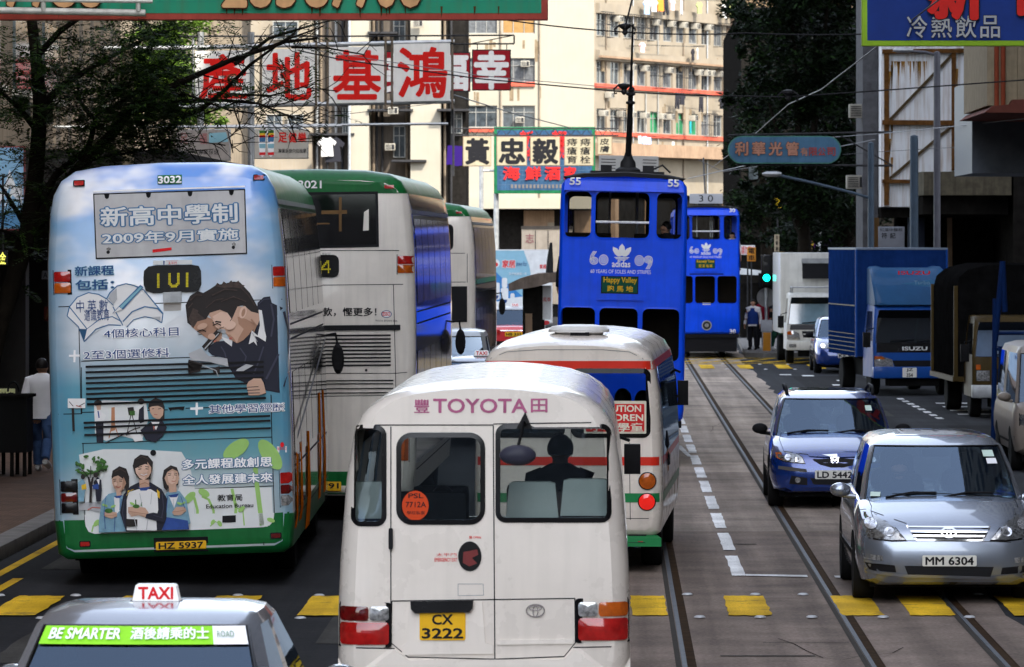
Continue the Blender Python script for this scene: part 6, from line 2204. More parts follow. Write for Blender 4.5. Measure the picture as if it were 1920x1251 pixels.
SEDAN = dict(W=1.69, ngl=2, seats=(2.2,), wf=0.85, wr=3.65, doors=(1.6,2.5), bpil=(4,), glass=glass('taxi glass',(0.30,0.34,0.37),0.05), drv=-0.36,
             low=[(0.0,0.66,0.35,0.62,0.06),(0.05,0.76,0.28,0.70,0.06),(0.2,0.82,0.22,0.78,0.06),(0.8,0.845,0.2,0.84,0.06),(1.3,0.845,0.2,0.90,0.06),(2.5,0.845,0.2,0.92,0.06),(3.6,0.845,0.22,0.94,0.06),(4.3,0.83,0.26,0.95,0.06),(4.6,0.80,0.3,0.9,0.06),(4.69,0.72,0.36,0.8,0.06)],
             cab=[(0.90,1.25,3.95,0.77,0.76,0.10),(1.15,1.6,3.65,0.70,0.70,0.09),(1.40,1.95,3.33,0.61,0.615,0.08),(1.455,2.08,3.2,0.57,0.575,0.07),(1.485,2.3,3.0,0.48,0.48,0.06),(1.50,2.5,2.8,0.28,0.28,0.03)])
M_taxi = mat('light silver taxi paint',(0.24,0.255,0.29),0.26,0.6, coat=0.6, var=0.04)
TX, TY = (290 - VX) / 345.0,26.25
taxi, tbody, BTX = car('taxi', 'silver taxi with a green BE SMARTER strip across its rear window', 'taxi',(TX, TY + 4.69,0), R(180 - 1.0), M_taxi, SEDAN)
FR = dict(o=(0,4.69,0), U=(-1,0,0), V=(0,0,1), N=(0,1,0))
def rw_pt(u, v, off=0.01):
 (z0, _, y0, _, h0, bl0),(z1, _, y1, _, h1, bl1) = SEDAN['cab'][1], SEDAN['cab'][2]
 hw = h0 + (h1 - h0) * v
 return (-u * hw * 0.9, y0 + (y1 - y0) * v - (bl0 + (bl1 - bl0) * v) * 0.5 * u * u + off, z0 + (z1 - z0) * v + off * 0.8)
def rw_patch(b, u0, u1, v0, v1, m, off):
 n_ = 14
 vs = [rw_pt(u0 + (u1 - u0) * k / n_, v, off) for v in (v0, v1) for k in range(n_ + 1)]
 b.add(vs,[(k, k + 1, k + n_ + 2, k + n_ + 1) for k in range(n_)], m, True)
M_lime = mat('lime green strip',(0.25,0.62,0.03),0.5, var=0.04)
b = MB()
rw_patch(b,-0.98,0.66,0.62,0.985, M_lime,0.008)
rw_patch(b,0.66,0.98,0.62,0.985, M_white_ink,0.008)
o = b.build('advert_strip', taxi)
def rw_text(b, body, u0, u1, v0, v1, m, bold):
 vs, fs = text_mesh(body,0)
 x0, x1 = min(v[0] for v in vs), max(v[0] for v in vs)
 y0, y1 = min(v[1] for v in vs), max(v[1] for v in vs)
 vs, fs = text_mesh(body, bold)
 m0 = len(text_mesh(body,0)[0])
 b.add([rw_pt(u0 + (x - x0) / (x1 - x0) * (u1 - u0), v0 + (y - y0) / (y1 - y0) * (v1 - v0),0.018 + 0.0003 * (i // m0)) for i,(x, y) in enumerate(vs)], fs, m)
b = MB()
rw_text(b, 'BE SMARTER',-0.90,-0.22,0.70,0.91, M_white_ink,0.03)
rw_text(b, '酒後請乘的士',-0.12,0.62,0.70,0.93, M_white_ink,0.03)
rw_text(b, 'ROAD',0.70,0.86,0.74,0.86, mat('grey green lettering',(0.25,0.36,0.25),0.5),0.01)
b.build('lettering', o)
def taxi_sign(root, ty, cx=0.0):
 b = MB()
 b.loft([[(x * s_, y, z) for x, z in [(-0.135,1.495),(0.135,1.495),(0.115,1.585),(0.105,1.592),(-0.105,1.592),(-0.115,1.585)]] for y, s_ in ((ty - 0.05,0.96),(ty - 0.03,1),(ty + 0.03,1),(ty + 0.05,0.96))], mat('white sign lamp',(0.78,0.78,0.80),0.3, emit=0.06), smooth=False)
 b.box(-0.145,0.145, ty - 0.06, ty + 0.06,1.48,1.5, M_black)
 o = b.build('roof_sign', root)
 p = Prints(None,(0, ty + 0.05,0),(-1,0,0),(0,0,1),(0,1,0))
 p.text('TAXI',(-0.095,1.513,0.095,1.577), M_red_ink,0.003,0.035)
 p.text('TAXI',(-0.095,1.513,0.095,1.577), M_red_ink,-0.103,0.035)
 p.build('lettering', o)
taxi_sign(taxi,2.75)
p = Prints(BTX, **FR)
p.slab(rrect(-0.26,0.26,0.62,0.74,0.01,2), M_plate_y,0,0.02, raw=True)
p.text('LJ 2271',(-0.24,0.64,0.24,0.72), M_ink,0.024,0.03)
p.build('number_plate', taxi)
for sg in (1,-1):
 p = Prints(BTX, **FR)
 p.slab(rrect(sg * 0.58 - 0.2, sg * 0.58 + 0.2,0.68,0.84,0.02,2), M_lamp_red,0,0.02, raw=True)
 p.build('rear_lamp', taxi)
b = MB()
b.lathe([(0.01,-0.11),(0.07,-0.08),(0.09,0),(0.07,0.08),(0.01,0.11)],(-0.42,2.35,1.24), M_seat,14)
b.build('headrest', taxi)
person('dark driver behind the rear window of the silver taxi with the green strip',(TX + 0.36, TY + 2.75,0.10), R(180), 'sit', M_darkcloth, M_darkcloth, h=1.62)

def rear_details(root, bv, L, platetext, lampm=None, black=False):
 fr = dict(o=(0, L,0), U=(-1,0,0), V=(0,0,1), N=(0,1,0))
 p = Prints(bv, **fr)
 p.slab(rrect(-0.26,0.26,0.62,0.75,0.01,2), M_plate_y,0,0.02, raw=True)
 p.text(platetext,(-0.23,0.645,0.23,0.725), M_ink,0.024,0.03)
 p.build('number_plate', root)
 p = Prints(bv, **fr)
 p.poly([(-0.4,0.78),(0.4,0.78),(0.4,0.81),(-0.4,0.81)], M_chrome,0.012,0, raw=True)
 p.poly([(-0.78,0.36),(0.78,0.36),(0.78,0.48),(-0.78,0.48)], M_black,0.02,0.2, raw=True)
 p.build('rear_trim', root)
 for sg in (1,-1):
  p = Prints(bv, **fr)
  p.slab(rrect(sg * 0.58 - 0.16, sg * 0.58 + 0.16,0.66,0.82,0.02,2), lampm or M_lamp_red,0,0.02, raw=True)
  p.build('rear_lamp', root)

M_redtaxi = mat('red taxi paint',(0.48,0.012,0.02),0.25, coat=0.7, var=0.05)
M_taxiroof = mat('silver taxi roof',(0.3,0.3,0.3),0.4,0.3, coat=0.3)
rt, rbody, BRT = car('taxi', 'red taxi with a pale roof and yellow plate, seen from behind near the shelter', 'taxi',((962 - VX) / 62.5,153 + 4.69,0), R(180), M_redtaxi, SEDAN)
rbody.data.materials.append(M_taxiroof)
for p_ in rbody.data.polygons:
 if p_.center.z > 1.40:
  p_.material_index = 1
rear_details(rt, BRT,4.69, 'HB 332')
taxi_sign(rt,2.75)
st2, s2b, BST = car('taxi', 'silver taxi half hidden between the white bus and the school minibus', 'taxi',((900 - VX) / 109.0,86.5 + 4.69,0), R(180), M_taxi, SEDAN)
rear_details(st2, BST,4.69, 'GK 1904')
taxi_sign(st2,2.9)
VAN = dict(SEDAN)
VAN.update(low=[(0.0,0.66,0.35,0.72,0.08),(0.05,0.76,0.28,0.8,0.08),(0.2,0.82,0.24,0.9,0.08),(0.8,0.845,0.24,1.0,0.08),(1.3,0.845,0.24,1.05,0.06),(2.5,0.845,0.24,1.08,0.06),(3.6,0.845,0.26,1.08,0.06),(4.2,0.84,0.3,1.08,0.06),(4.4,0.82,0.36,1.0,0.06),(4.45,0.76,0.42,0.9,0.06)],
           cab=[(1.04,1.0,4.38,0.80,0.79,0.10),(1.4,1.4,4.32,0.76,0.755,0.09),(1.72,1.75,4.18,0.70,0.70,0.08),(1.80,1.9,4.05,0.66,0.66,0.07),(1.84,2.2,3.8,0.5,0.5,0.06),(1.86,2.6,3.4,0.3,0.3,0.03)], wr=3.5, seats=(2.2,3.0))
van, vb, BV = car('silver_van', 'pale silver van with a wide rear window, queuing beside the white bus', 'van',((838 - VX) / 101.0,94 + 4.45,0), R(180), mat('pale silver paint',(0.30,0.32,0.33),0.3,0.3, coat=0.4), VAN)
rear_details(van, BV,4.45, 'FT 6620')
SD2 = dict(M2)
sb2, sbb, BSB = car('dark_car', 'dark blue car with lit headlamps between the white truck and the blue truck', 'car',((1588 - VX) / 71.0,133.5,0), R(0), M_bluepaint, SD2)
headlamp(sb2, BSB,[(0.45,0.78),(0.6,0.82),(0.76,0.80),(0.78,0.70),(0.62,0.66),(0.48,0.68)], None,((0.64,0.74,0.065, mat('lit headlamp',(0.8,0.8,0.78),0.2, emit=0.6)),))
p = Prints(BSB)
p.poly([(-0.42,0.72),(0.42,0.72),(0.36,0.58),(-0.36,0.58)], M_ink,0.008,0.1, raw=True)
p.poly([(-0.42,0.735),(0.42,0.735),(0.42,0.715),(-0.42,0.715)], M_chrome,0.012,0.1, raw=True)
p.build('grille', sb2)
plate(sb2, BSB, lambda q_: q_,(-0.25,0.42,0.25,0.53), 'KX 903', M_plate_w)

# ---------------------------------------------------------------- trucks
def truck(name, label, loc, rotz, cabm, P):
 """Cab-over lorry, cab front at y = 0 facing -y, with a box body behind."""
 root = thing(name, label, 'truck', loc, rotz)
 w, z0, zb, zt = P['w'] / 2,0.42, P.get('zb',1.25), P['zt']
 prof = [(0.02, z0),(0.0, z0 + 0.25),(0.0,0.95),(0.03, zb),(0.30, zt - 0.12),(0.40, zt - 0.03),(0.55, zt),(1.55, zt),(1.62, zt - 0.05),(1.65, zb),(1.65, z0)]
 b = MB()
 rings = []
 for x, s_ in ((-w,0.93),(-w + 0.02,0.97),(-w + 0.07,1.0),(-w + 0.2,1),(w - 0.2,1),(w - 0.07,1.0),(w - 0.02,0.97),(w,0.93)):
  ring = []
  for y, z in prof:
   lean = 0.09 * max(0,(z - zb) / (zt - zb)) * (-1 if x > 0 else 1) * (abs(x) / w)
   ring.append((x + lean,0.85 + (y - 0.85) * s_, z if z < zt - 0.1 else zt - 0.1 + (z - zt + 0.1) * s_ ** 3))
  rings.append(ring)
 b.loft(rings, cabm)
 body = b.build('cab', root, sharp=30)
 bv = bvh_of(body)
 p = Prints(bv)
 ws = [(-w + 0.07, zb + 0.02),(w - 0.07, zb + 0.02),(w - 0.16, zt - 0.13),(-w + 0.16, zt - 0.13)]
 p.poly([(x * 1.02, z + (0.012 if z > zb + 0.3 else -0.012)) for x, z in ws], M_blackgloss,0.006,0.2, raw=True)
 p.poly([(x, z) for x, z in ws], P.get('glass') or mat('dark windscreen',(0.02,0.025,0.03),0.03, spec=1.0, coat=1.0),0.012,0.2, raw=True)
 o = p.build('windscreen', root)
 b = MB()
 for x0, x1 in ((-0.55,0.0),(0.05,0.6)):
  b.tube([(x0,-0.01, zb + 0.05),(x1,0.02, zb + 0.10)],0.014, M_black,6)
 b.build('wiper', root)
 for sg in (1,-1):
  p = Prints(bv,(0,0,0),(0,1,0),(0,0,1),(sg,0,0))
  p.poly([(0.42, zb + 0.05),(1.4, zb + 0.05),(1.4, zt - 0.16),(0.62, zt - 0.16)], M_glass_dark if False else mat('dark side glass',(0.012,0.013,0.015),0.05),0.006,0.2, raw=True)
  for y in (0.33,1.48):
   p.poly([(y,0.6),(y + 0.012,0.6),(y + 0.012, zt - 0.1),(y, zt - 0.1)], M_ink,0.004,0.2, raw=True)
  p.build('cab_door', root)
  b = MB()
  b.tube([(sg * (w - 0.02),0.1, zb + 0.35),(sg * (w + 0.16),-0.05, zb + 0.3),(sg * (w + 0.16),-0.05, zb - 0.1)],0.014, M_black,6)
  b.box(sg * (w + 0.16) - 0.085, sg * (w + 0.16) + 0.085,-0.1,-0.03, zb - 0.08, zb + 0.26, M_black)
  b.build('wing_mirror', root, bevel=0.015)
 p = Prints(bv)
 for poly, m, off in P['front']:
  p.poly(poly, m, off,0.25, raw=True)
 p.build('front_panel', root)
 for sg in (1,-1):
  p = Prints(bv)
  q = [(sg * x, z) for x, z in P['lamp']]
  p.poly([(x * 1.01, z) for x, z in q], M_blackgloss,0.008,0.1, raw=True)
  p.poly(q, M_lamp_clear,0.014,0.1,0.01, raw=True)
  p.poly([(sg * x, z) for x, z in P['amber']], M_lamp_amber,0.026,0.1, raw=True)
  p.build('headlamp', root)
 b = MB()
 b.box(-w - 0.01, w + 0.01,-0.10,0.18,0.40,0.66, P['bumper'])
 b.build('bumper', root, bevel=0.03)
 if P.get('plate'):
  plate(root, None, lambda q_: q_, P['plate'][0], P['plate'][1], M_plate_w).location = (0,-0.11,0)
 for x in (w - 0.14,-w + 0.14):
  wheel(root, x,0.95,0.38,0.22)
  wheel(root, x, P['L'] - 1.3,0.38,0.3)
 b = MB()
 b.box(-w + 0.25, w - 0.25,0.3, P['L'] - 0.2,0.38,0.75, M_dark)
 b.box(-w + 0.35, w - 0.35,0.05,0.5,0.22,0.45, M_dark)
 b.build('chassis', root)
 return root, bv

M_trkblue = mat('truck cab blue',(0.008,0.06,0.27),0.4, coat=0.15, var=0.08)
M_boxblue = mat('truck box blue',(0.008,0.028,0.12),0.85, var=0.2, scale=3, streak=0.2, spec=0.0)
M_isuzu = mat('brand lettering silver',(0.7,0.7,0.7),0.3,0.5)
w_ = 0.93
bt, BBT = truck('box_truck', 'blue box truck with a wind deflector on its cab, parked in the right lane',((1714 - VX) / 83.0,114.5,0), R(5.5), M_trkblue,
    dict(w=1.86, zt=2.06, L=6.4, zb=1.18, bumper=M_trkblue, plate=((-0.28 + 0.0,0.42,0.04,0.64), 'JZ|354'),
                     front=[([(-0.86,0.98),(0.86,0.98),(0.85,1.20),(-0.85,1.20)], M_blackgloss,0.007),([(-0.42,0.62),(0.42,0.62),(0.5,0.80),(-0.5,0.80)], M_ink,0.006)],
                     lamp=[(0.46,0.64),(0.9,0.64),(0.9,0.90),(0.74,0.90),(0.5,0.82)], amber=[(0.66,0.83),(0.9,0.83),(0.9,0.90),(0.74,0.90)]))
b = MB()
hw = 1.06
b.box(-hw, hw,1.85,6.4,0.85,3.33, M_boxblue)
o = b.build('cargo_box', bt, bevel=0.012)
p = Prints(None,(-hw,0,0),(0,1,0),(0,0,1),(-1,0,0))
for k in range(24):
 y = 1.95 + k * 0.18
 p.poly([(y,0.9),(y + 0.03,0.9),(y + 0.03,3.28),(y,3.28)], M_boxblue,0.012,0, raw=True)
p.poly([(1.9,2.0),(6.38,2.0),(6.38,2.03),(1.9,2.03)], M_ink,0.014,0, raw=True)
for z in (0.95,1.05,1.15,1.25,1.35):
 p.poly([(1.9, z),(6.38, z),(6.38, z + 0.02),(1.9, z + 0.02)], M_ink,0.014,0, raw=True)
p.build('side_ribs', o)
b = MB()
b.box(-hw - 0.01, hw + 0.01,1.84,6.41,3.3,3.345, mat('box roof grey',(0.18,0.22,0.28),0.5))
b.box(-hw - 0.012,-hw + 0.03,1.838,1.88,0.84,3.3, M_trkblue)
b.box(hw - 0.03, hw + 0.012,1.838,1.88,0.84,3.3, M_trkblue)
b.build('box_frame', o)
M_defl = mat('deflector blue',(0.015,0.07,0.17),0.5, coat=0.1, var=0.1)
b = MB()
rings = []
for y, zt, hw2 in ((0.30,2.10,0.80),(0.36,2.22,0.84),(0.55,2.50,0.86),(0.85,2.78,0.86),(1.1,2.90,0.85),(1.25,2.93,0.84),(1.6,2.93,0.84)):
 rings.append([(-hw2, y,2.05),(hw2, y,2.05),(hw2, y, zt - 0.06),(hw2 - 0.05, y, zt - 0.01),(hw2 - 0.18, y, zt),(0.55, y, zt - 0.035),(-0.55, y, zt - 0.035),(-hw2 + 0.18, y, zt),(-hw2 + 0.05, y, zt - 0.01),(-hw2, y, zt - 0.06)])
b.loft(rings, M_defl)
o = b.build('wind_deflector', bt, sharp=25)
bvd = bvh_of(o)
p = Prints(bvd)
p.text('ISUZU',(-0.36,2.74,0.36,2.82), M_red_ink,0.006,0.02)
p.text('Turbo',(0.0,2.52,0.36,2.60), mat('pale blue lettering',(0.2,0.32,0.45),0.5),0.006,0.0)
p.poly([(-0.3,2.54),(-0.05,2.56),(0.4,2.63),(0.5,2.56),(0.4,2.47),(0.05,2.49)], mat('blue splash print',(0.05,0.17,0.33),0.5),0.004,0.1, raw=True)
p.build('lettering', o)
p = Prints(BBT)
p.text('ISUZU',(-0.26,1.03,0.30,1.11), M_isuzu,0.012,0.03)
p.build('lettering', bt)
p = Prints(BBT)
p.poly([(0.70,1.78),(0.78,1.78),(0.77,1.9),(0.70,1.9)], M_sticker,0.016,0, raw=True)
p.build('licence_sticker', bt)

M_trkwhite = mat('truck white paint',(0.55,0.54,0.50),0.4, coat=0.2, var=0.08, streak=0.25)
wt, BWT = truck('box_truck', 'white box truck with a roof frame over its cab, waiting beside the traffic island',((1540 - VX) / 66.0,143.8,0), R(1), M_trkwhite,
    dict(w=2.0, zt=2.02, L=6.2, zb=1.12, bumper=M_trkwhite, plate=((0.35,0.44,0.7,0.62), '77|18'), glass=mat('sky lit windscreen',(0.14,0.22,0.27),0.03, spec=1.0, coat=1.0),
                     front=[([(-0.9,0.98),(0.9,0.98),(0.88,1.12),(-0.88,1.12)], mat('dark grey panel',(0.05,0.05,0.055),0.4),0.007),([(-0.52,0.76),(0.52,0.76),(0.56,0.94),(-0.56,0.94)], M_ink,0.006),([(-0.52,0.84),(0.52,0.84),(0.53,0.87),(-0.53,0.87)], M_trkwhite,0.012)],
                     lamp=[(0.60,0.70),(0.96,0.70),(0.97,0.92),(0.8,0.96),(0.64,0.88)], amber=[(0.84,0.84),(0.97,0.84),(0.97,0.93),(0.86,0.95)]))
b = MB()
b.box(-1.08,1.08,1.8,6.2,0.85,3.16, M_trkwhite)
o = b.build('cargo_box', wt, bevel=0.02)
b = MB()
b.box(-0.45,0.95,1.62,1.79,2.42,2.98, M_ink)
b.box(-0.47,0.97,1.60,1.80,2.86,3.0, M_steel)
b.build('cooling_unit', o)
b = MB()
for x in (-0.8,0.8):
 b.tube([(x,0.6,2.0),(x,0.5,2.18),(x,1.5,2.18),(x,1.55,2.0)],0.025, M_steel,6)
b.tube([(-0.8,0.5,2.18),(0.8,0.5,2.18)],0.025, M_steel,6)
b.build('roof_frame', wt)
p = Prints(BWT)
p.slab(rrect(-0.93,-0.72,0.48,0.58,0.03,3), M_lamp_clear,0.1,0.02, raw=True)
p.build('fog_lamp', wt)

M_yel = mat('yellow lorry paint',(0.055,0.035,0.008),0.5, var=0.2, streak=0.4)
M_canvas = mat('black canvas',(0.006,0.006,0.006),0.95, var=0.4, scale=5, bump=0.4, spec=0.0)
yt, BYT = truck('canvas_lorry', 'old yellow lorry under a tall rounded black canvas cover at the right edge',((1868 - VX) / 92.0 + 0.28,100,0), R(2), M_yel,
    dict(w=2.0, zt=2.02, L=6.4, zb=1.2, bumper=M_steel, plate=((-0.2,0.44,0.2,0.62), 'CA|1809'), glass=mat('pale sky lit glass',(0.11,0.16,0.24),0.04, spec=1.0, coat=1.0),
                     front=[([(-0.6,0.72),(0.6,0.72),(0.6,0.98),(-0.6,0.98)], M_ink,0.006)],
                     lamp=[(0.66,0.74),(0.92,0.74),(0.92,0.94),(0.66,0.94)], amber=[(0.84,0.96),(0.93,0.96),(0.93,1.06),(0.84,1.06)]))
b = MB()
rings = []
prof = [(-1.15,0.75),(1.15,0.75),(1.15,2.55),(1.08,2.78),(0.9,2.93),(0.5,3.02),(-0.5,3.02),(-0.9,2.93),(-1.08,2.78),(-1.15,2.55)]
for k in range(14):
 y = 1.7 + k * 0.36
 sag = 0.03 * math.sin(k * 2.4)
 rings.append([(x * (1 + sag * 0.4), y, z + (sag if z > 2.5 else 0)) for x, z in prof])
b.loft(rings, M_canvas)
b.build('canvas_cover', yt)
b = MB()
for y in (1.7,6.38):
 b.box(-1.2,-1.12, y - 0.06, y,0.7,2.6, M_yel)
 b.box(1.12,1.2, y - 0.06, y,0.7,2.6, M_yel)
b.box(-1.22,1.22,1.66,6.4,0.68,0.78, M_yel)
b.build('tray_frame', yt)
CV = dict(VAN)
CV.update(W=1.69, cab=[(1.04,0.25,4.38,0.80,0.79,0.10),(1.4,0.52,4.32,0.76,0.755,0.09),(1.78,0.80,4.25,0.72,0.72,0.08),(1.88,0.95,4.15,0.68,0.68,0.07),(1.93,1.3,3.9,0.52,0.52,0.06),(1.95,1.8,3.4,0.3,0.3,0.03)],
          low=[(0.0,0.62,0.4,0.8,0.08),(0.03,0.74,0.32,0.92,0.08),(0.1,0.81,0.28,1.0,0.08),(0.25,0.845,0.26,1.07,0.08),(1.3,0.845,0.26,1.09,0.06),(2.5,0.845,0.26,1.09,0.06),(3.6,0.845,0.26,1.09,0.06),(4.2,0.84,0.3,1.08,0.06),(4.4,0.82,0.36,1.0,0.06),(4.45,0.76,0.42,0.9,0.06)])
cv, cvb, BCV = car('cream_van', 'cream van parked at the right edge, only its front corner in view', 'van',((1884 - VX) / 124.0 + 0.98,76.5,0), R(0), mat('cream van paint',(0.22,0.185,0.155),0.4, coat=0.2), CV)
p = Prints(BCV)
p.slab([(-0.84,0.3),(0.84,0.3),(0.84,0.55),(-0.84,0.55)], M_black,0.0,0.05, raw=True)
p.build('front_bumper', cv)
headlamp(cv, BCV,[(0.5,0.7),(0.76,0.72),(0.76,0.88),(0.5,0.88)], None,((0.63,0.8,0.07, M_refl),))
# ---------------------------------------------------------------- buildings
def frame_of(ax, ay, bx, by):
 A, B = Vector((ax, ay,0)), Vector((bx, by,0))
 U = (B - A).normalized()
 return A, U, Vector((U.y,-U.x,0)),(B - A).length

class Facade:
 """Adds boxes in a wall's frame: u along the wall, v up, n outwards."""

 def __init__(s, ax, ay, bx, by):
  s.A, s.U, s.N, s.len = frame_of(ax, ay, bx, by)

 def at(s, u, v, n):
  p = s.A + s.U * u + s.N * n
  return (p.x, p.y, v)

 def box(s, b, u0, u1, v0, v1, n0, n1, m):
  c = [s.at(u, v, n) for v in (v0, v1) for u, n in ((u0, n0),(u1, n0),(u1, n1),(u0, n1))]
  b.add(c,[(0,1,2,3),(7,6,5,4),(0,4,5,1),(1,5,6,2),(2,6,7,3),(3,7,4,0)], m)

M_creamwall = mat('cream rendered wall',(0.195,0.168,0.13),0.85, var=0.16, scale=0.6, streak=0.5, dirt=(0.20,0.16,0.11))
M_creambright = mat('pale cream wall',(0.26,0.24,0.195),0.85, var=0.08, scale=0.3, streak=0.25, dirt=(0.25,0.21,0.15))
M_tanwall = mat('tan wall',(0.22,0.165,0.09),0.9, var=0.2, scale=0.8, streak=0.35)
M_greywall = mat('grey stained wall',(0.085,0.072,0.06),0.9, var=0.2, scale=0.8, streak=0.5)
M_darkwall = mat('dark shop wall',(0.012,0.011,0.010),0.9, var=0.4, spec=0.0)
M_redband = mat('red painted ledge',(0.36,0.07,0.045),0.8, var=0.25, scale=2)
M_win = mat('window glass far',(0.030,0.038,0.045),0.10, var=0.6, scale=2.5, spec=0.7)
M_wincurt = mat('curtained window',(0.075,0.08,0.085),0.5, var=0.4, scale=5)
M_wingreen = mat('green framed window',(0.02,0.14,0.06),0.5, var=0.2)
M_winframe = mat('window frame metal',(0.20,0.20,0.19),0.5, var=0.15)
M_ac = mat('air conditioner casing',(0.26,0.245,0.21),0.6, var=0.15)
M_slab = mat('brown concrete band',(0.22,0.15,0.10),0.9, var=0.25, scale=1.0, streak=0.4)
M_stainw = mat('damp wall stain',(0.15,0.115,0.075),0.95, var=0.3, spec=0.0)
M_pipe = mat('drain pipe',(0.15,0.12,0.09),0.7, var=0.3)

def window(fc, root, u0, u1, v0, v1, m=None, mull=2, n=0.0, name='window'):
 b = MB()
 fc.box(b, u0, u1, v0, v1, n - 0.22, n - 0.18, m or M_win)
 o = b.build(name, root)
 b = MB()
 t = 0.05
 fc.box(b, u0, u0 + t, v0, v1, n - 0.178, n - 0.12, M_winframe)
 fc.box(b, u1 - t, u1, v0, v1, n - 0.178, n - 0.12, M_winframe)
 fc.box(b, u0 + t, u1 - t, v0, v0 + t, n - 0.178, n - 0.12, M_winframe)
 fc.box(b, u0 + t, u1 - t, v1 - t, v1, n - 0.178, n - 0.12, M_winframe)
 for k in range(1, mull):
  u = u0 + (u1 - u0) * k / mull
  fc.box(b, u - 0.02, u + 0.02, v0 + t, v1 - t, n - 0.176, n - 0.13, M_winframe)
 fc.box(b, u0 + t, u1 - t, v0 + (v1 - v0) * 0.68, v0 + (v1 - v0) * 0.68 + 0.04, n - 0.174, n - 0.125, M_winframe)
 b.build('frame', o)
 return o

def wall_with_openings(b, fc, u0, u1, v0, v1, ops, m, depth=0.3, n=0.0):
 """A wall slab with real rectangular openings (grid of cells)."""
 us = sorted({u0, u1, *[a for o in ops for a in o[:2]]})
 vs = sorted({v0, v1, *[a for o in ops for a in o[2:]]})
 for i in range(len(us) - 1):
  run = None
  for j in range(len(vs) - 1):
   cu, cv_ = (us[i] + us[i + 1]) / 2,(vs[j] + vs[j + 1]) / 2
   hole = any(o[0] < cu < o[1] and o[2] < cv_ < o[3] for o in ops)
   if not hole:
    run = [vs[j], vs[j + 1]] if run is None else [run[0], vs[j + 1]]
   if (hole or j == len(vs) - 2) and run:
    fc.box(b, us[i], us[i + 1], run[0], run[1], n - depth, n, m)
    run = None

AC_MESH = {}
def aircon(p, ang, label, w_=0.62, h_=0.42):
 """Window air conditioner: casing with a louvred front."""
 key = 1
 if key not in AC_MESH:
  b = MB()
  b.box(-0.31,0.31,-0.45,0.05,-0.21,0.21, M_ac)
  m1 = b.mesh('casing', bevel=0.02)
  b = MB()
  for k in range(6):
   b.box(-0.26,0.06,-0.458,-0.448,-0.16 + k * 0.055,-0.135 + k * 0.055, M_iron)
  b.box(0.09,0.26,-0.458,-0.448,-0.16,0.15, M_iron)
  AC_MESH[key] = (m1, b.mesh('louvre'))
 r_ = thing('air_conditioner', label, 'air conditioner', p, ang, 'air conditioners on the old facades')
 link(AC_MESH[key][0], 'casing', r_)
 link(AC_MESH[key][1], 'louvre', r_)
 r_.scale = (0.85,0.85,0.85)
 return r_

Yf = 300.0
sf = F / Yf
def fx(px, Y=Yf):
 return (px - VX) * Y / F
def fz(py, Y=Yf):
 return CH - (py - VY) * Y / F
apt = thing('apartment_block', 'sunlit cream apartment block with red ledges, closing the end of the street', 'building',(0,0,0))
front = Facade(fx(868), Yf, fx(1114), Yf)
side = Facade(fx(1114), Yf, fx(1362,318),318)
rows = [(fz(63), fz(14)),(fz(155), fz(109)),(fz(239), fz(198)),(fz(-28), fz(-74)),(fz(330), fz(290))]
ops = []
for v0, v1 in rows[:4]:
 for a, c_ in ((872,932),(942,1003)):
  ops.append((fx(a) - fx(868), fx(c_) - fx(868), v0, v1))
b = MB()
wall_with_openings(b, front,0, front.len,6.0,26, ops, M_creambright)
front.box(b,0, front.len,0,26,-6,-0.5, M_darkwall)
sops = []
srow = [(fz(66), fz(23)),(fz(156), fz(113)),(fz(245), fz(203)),(fz(-25), fz(-67))]
bay = side.len / 10.2
for v0, v1 in srow:
 for k in range(10):
  u0 = 0.35 + k * bay
  sops.append((u0, u0 + bay * 0.74, v0, v1))
wall_with_openings(b, side,0.0, side.len,6.3,26, sops, M_creamwall,0.3)
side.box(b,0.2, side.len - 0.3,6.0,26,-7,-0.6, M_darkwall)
wallo = b.build('wall', apt)
b = MB()
for y in (156,246):
 side.box(b,0.0, side.len, fz(y + 8), fz(y),0.0,0.16, M_redband)
for y0_, c_ in ((154,(940,1003)),(240,(868,1005))):
 front.box(b, fx(c_[0]) - fx(868), fx(c_[1]) - fx(868), fz(y0_ + 8), fz(y0_),0.0,0.16, M_redband)
b.build('red_ledge', apt)
b = MB()
for y in (90,2):
 side.box(b,0.2, side.len, fz(y + 22), fz(y + 3),0.0,0.28, M_creamwall)
side.box(b,0, side.len, fz(108), fz(104),0.3,0.5, M_slab)
front.box(b,0.0, front.len, fz(392), fz(372),0.02,2.4, M_creambright)
side.box(b,-0.4, side.len, fz(292), fz(268),0.02,1.2, M_slab)
b.build('concrete_ledge', apt)
b = MB()
side.box(b, side.len, side.len + 0.8,0,26,-1,0.3, mat('brown corner post',(0.10,0.07,0.05),0.8))
b.build('corner_pier', apt)
b = MB()
side.box(b,0, side.len,0.0,6.0,-0.8,-0.3, M_darkwall)
for u in (3,8,13):
 side.box(b, u, u + 0.5,0.0,6.0,-0.3,0.0, M_slab)
front.box(b,0,7.6,0.0,5.3,-0.45,-0.3, M_darkwall)
for u0, u1 in ((0.2,1.1),(3.6,5.4),(6.6,7.6)):
 front.box(b, u0, u1,0.0,5.3,-0.3,-0.1, M_slab)
front.box(b,5.0,5.4,3.0,4.6,-0.1,0.0, M_creamwall)
b.build('shop_front', apt)
wr_ = random.Random(11)
for i,(u0, u1, v0, v1) in enumerate(ops):
 window(front, apt, u0, u1, v0, v1, mat('tan blind window',(0.22,0.13,0.05),0.6) if i == 1 else wr_.choice([M_win, M_wincurt]),3)
for i,(u0, u1, v0, v1) in enumerate(sops[:30]):
 m = M_wingreen if (i // 10 == 2 and i % 10 in (4,6,7)) else wr_.choice([M_win, M_win, M_wincurt])
 window(side, apt, u0, u1, v0, v1, m,2)
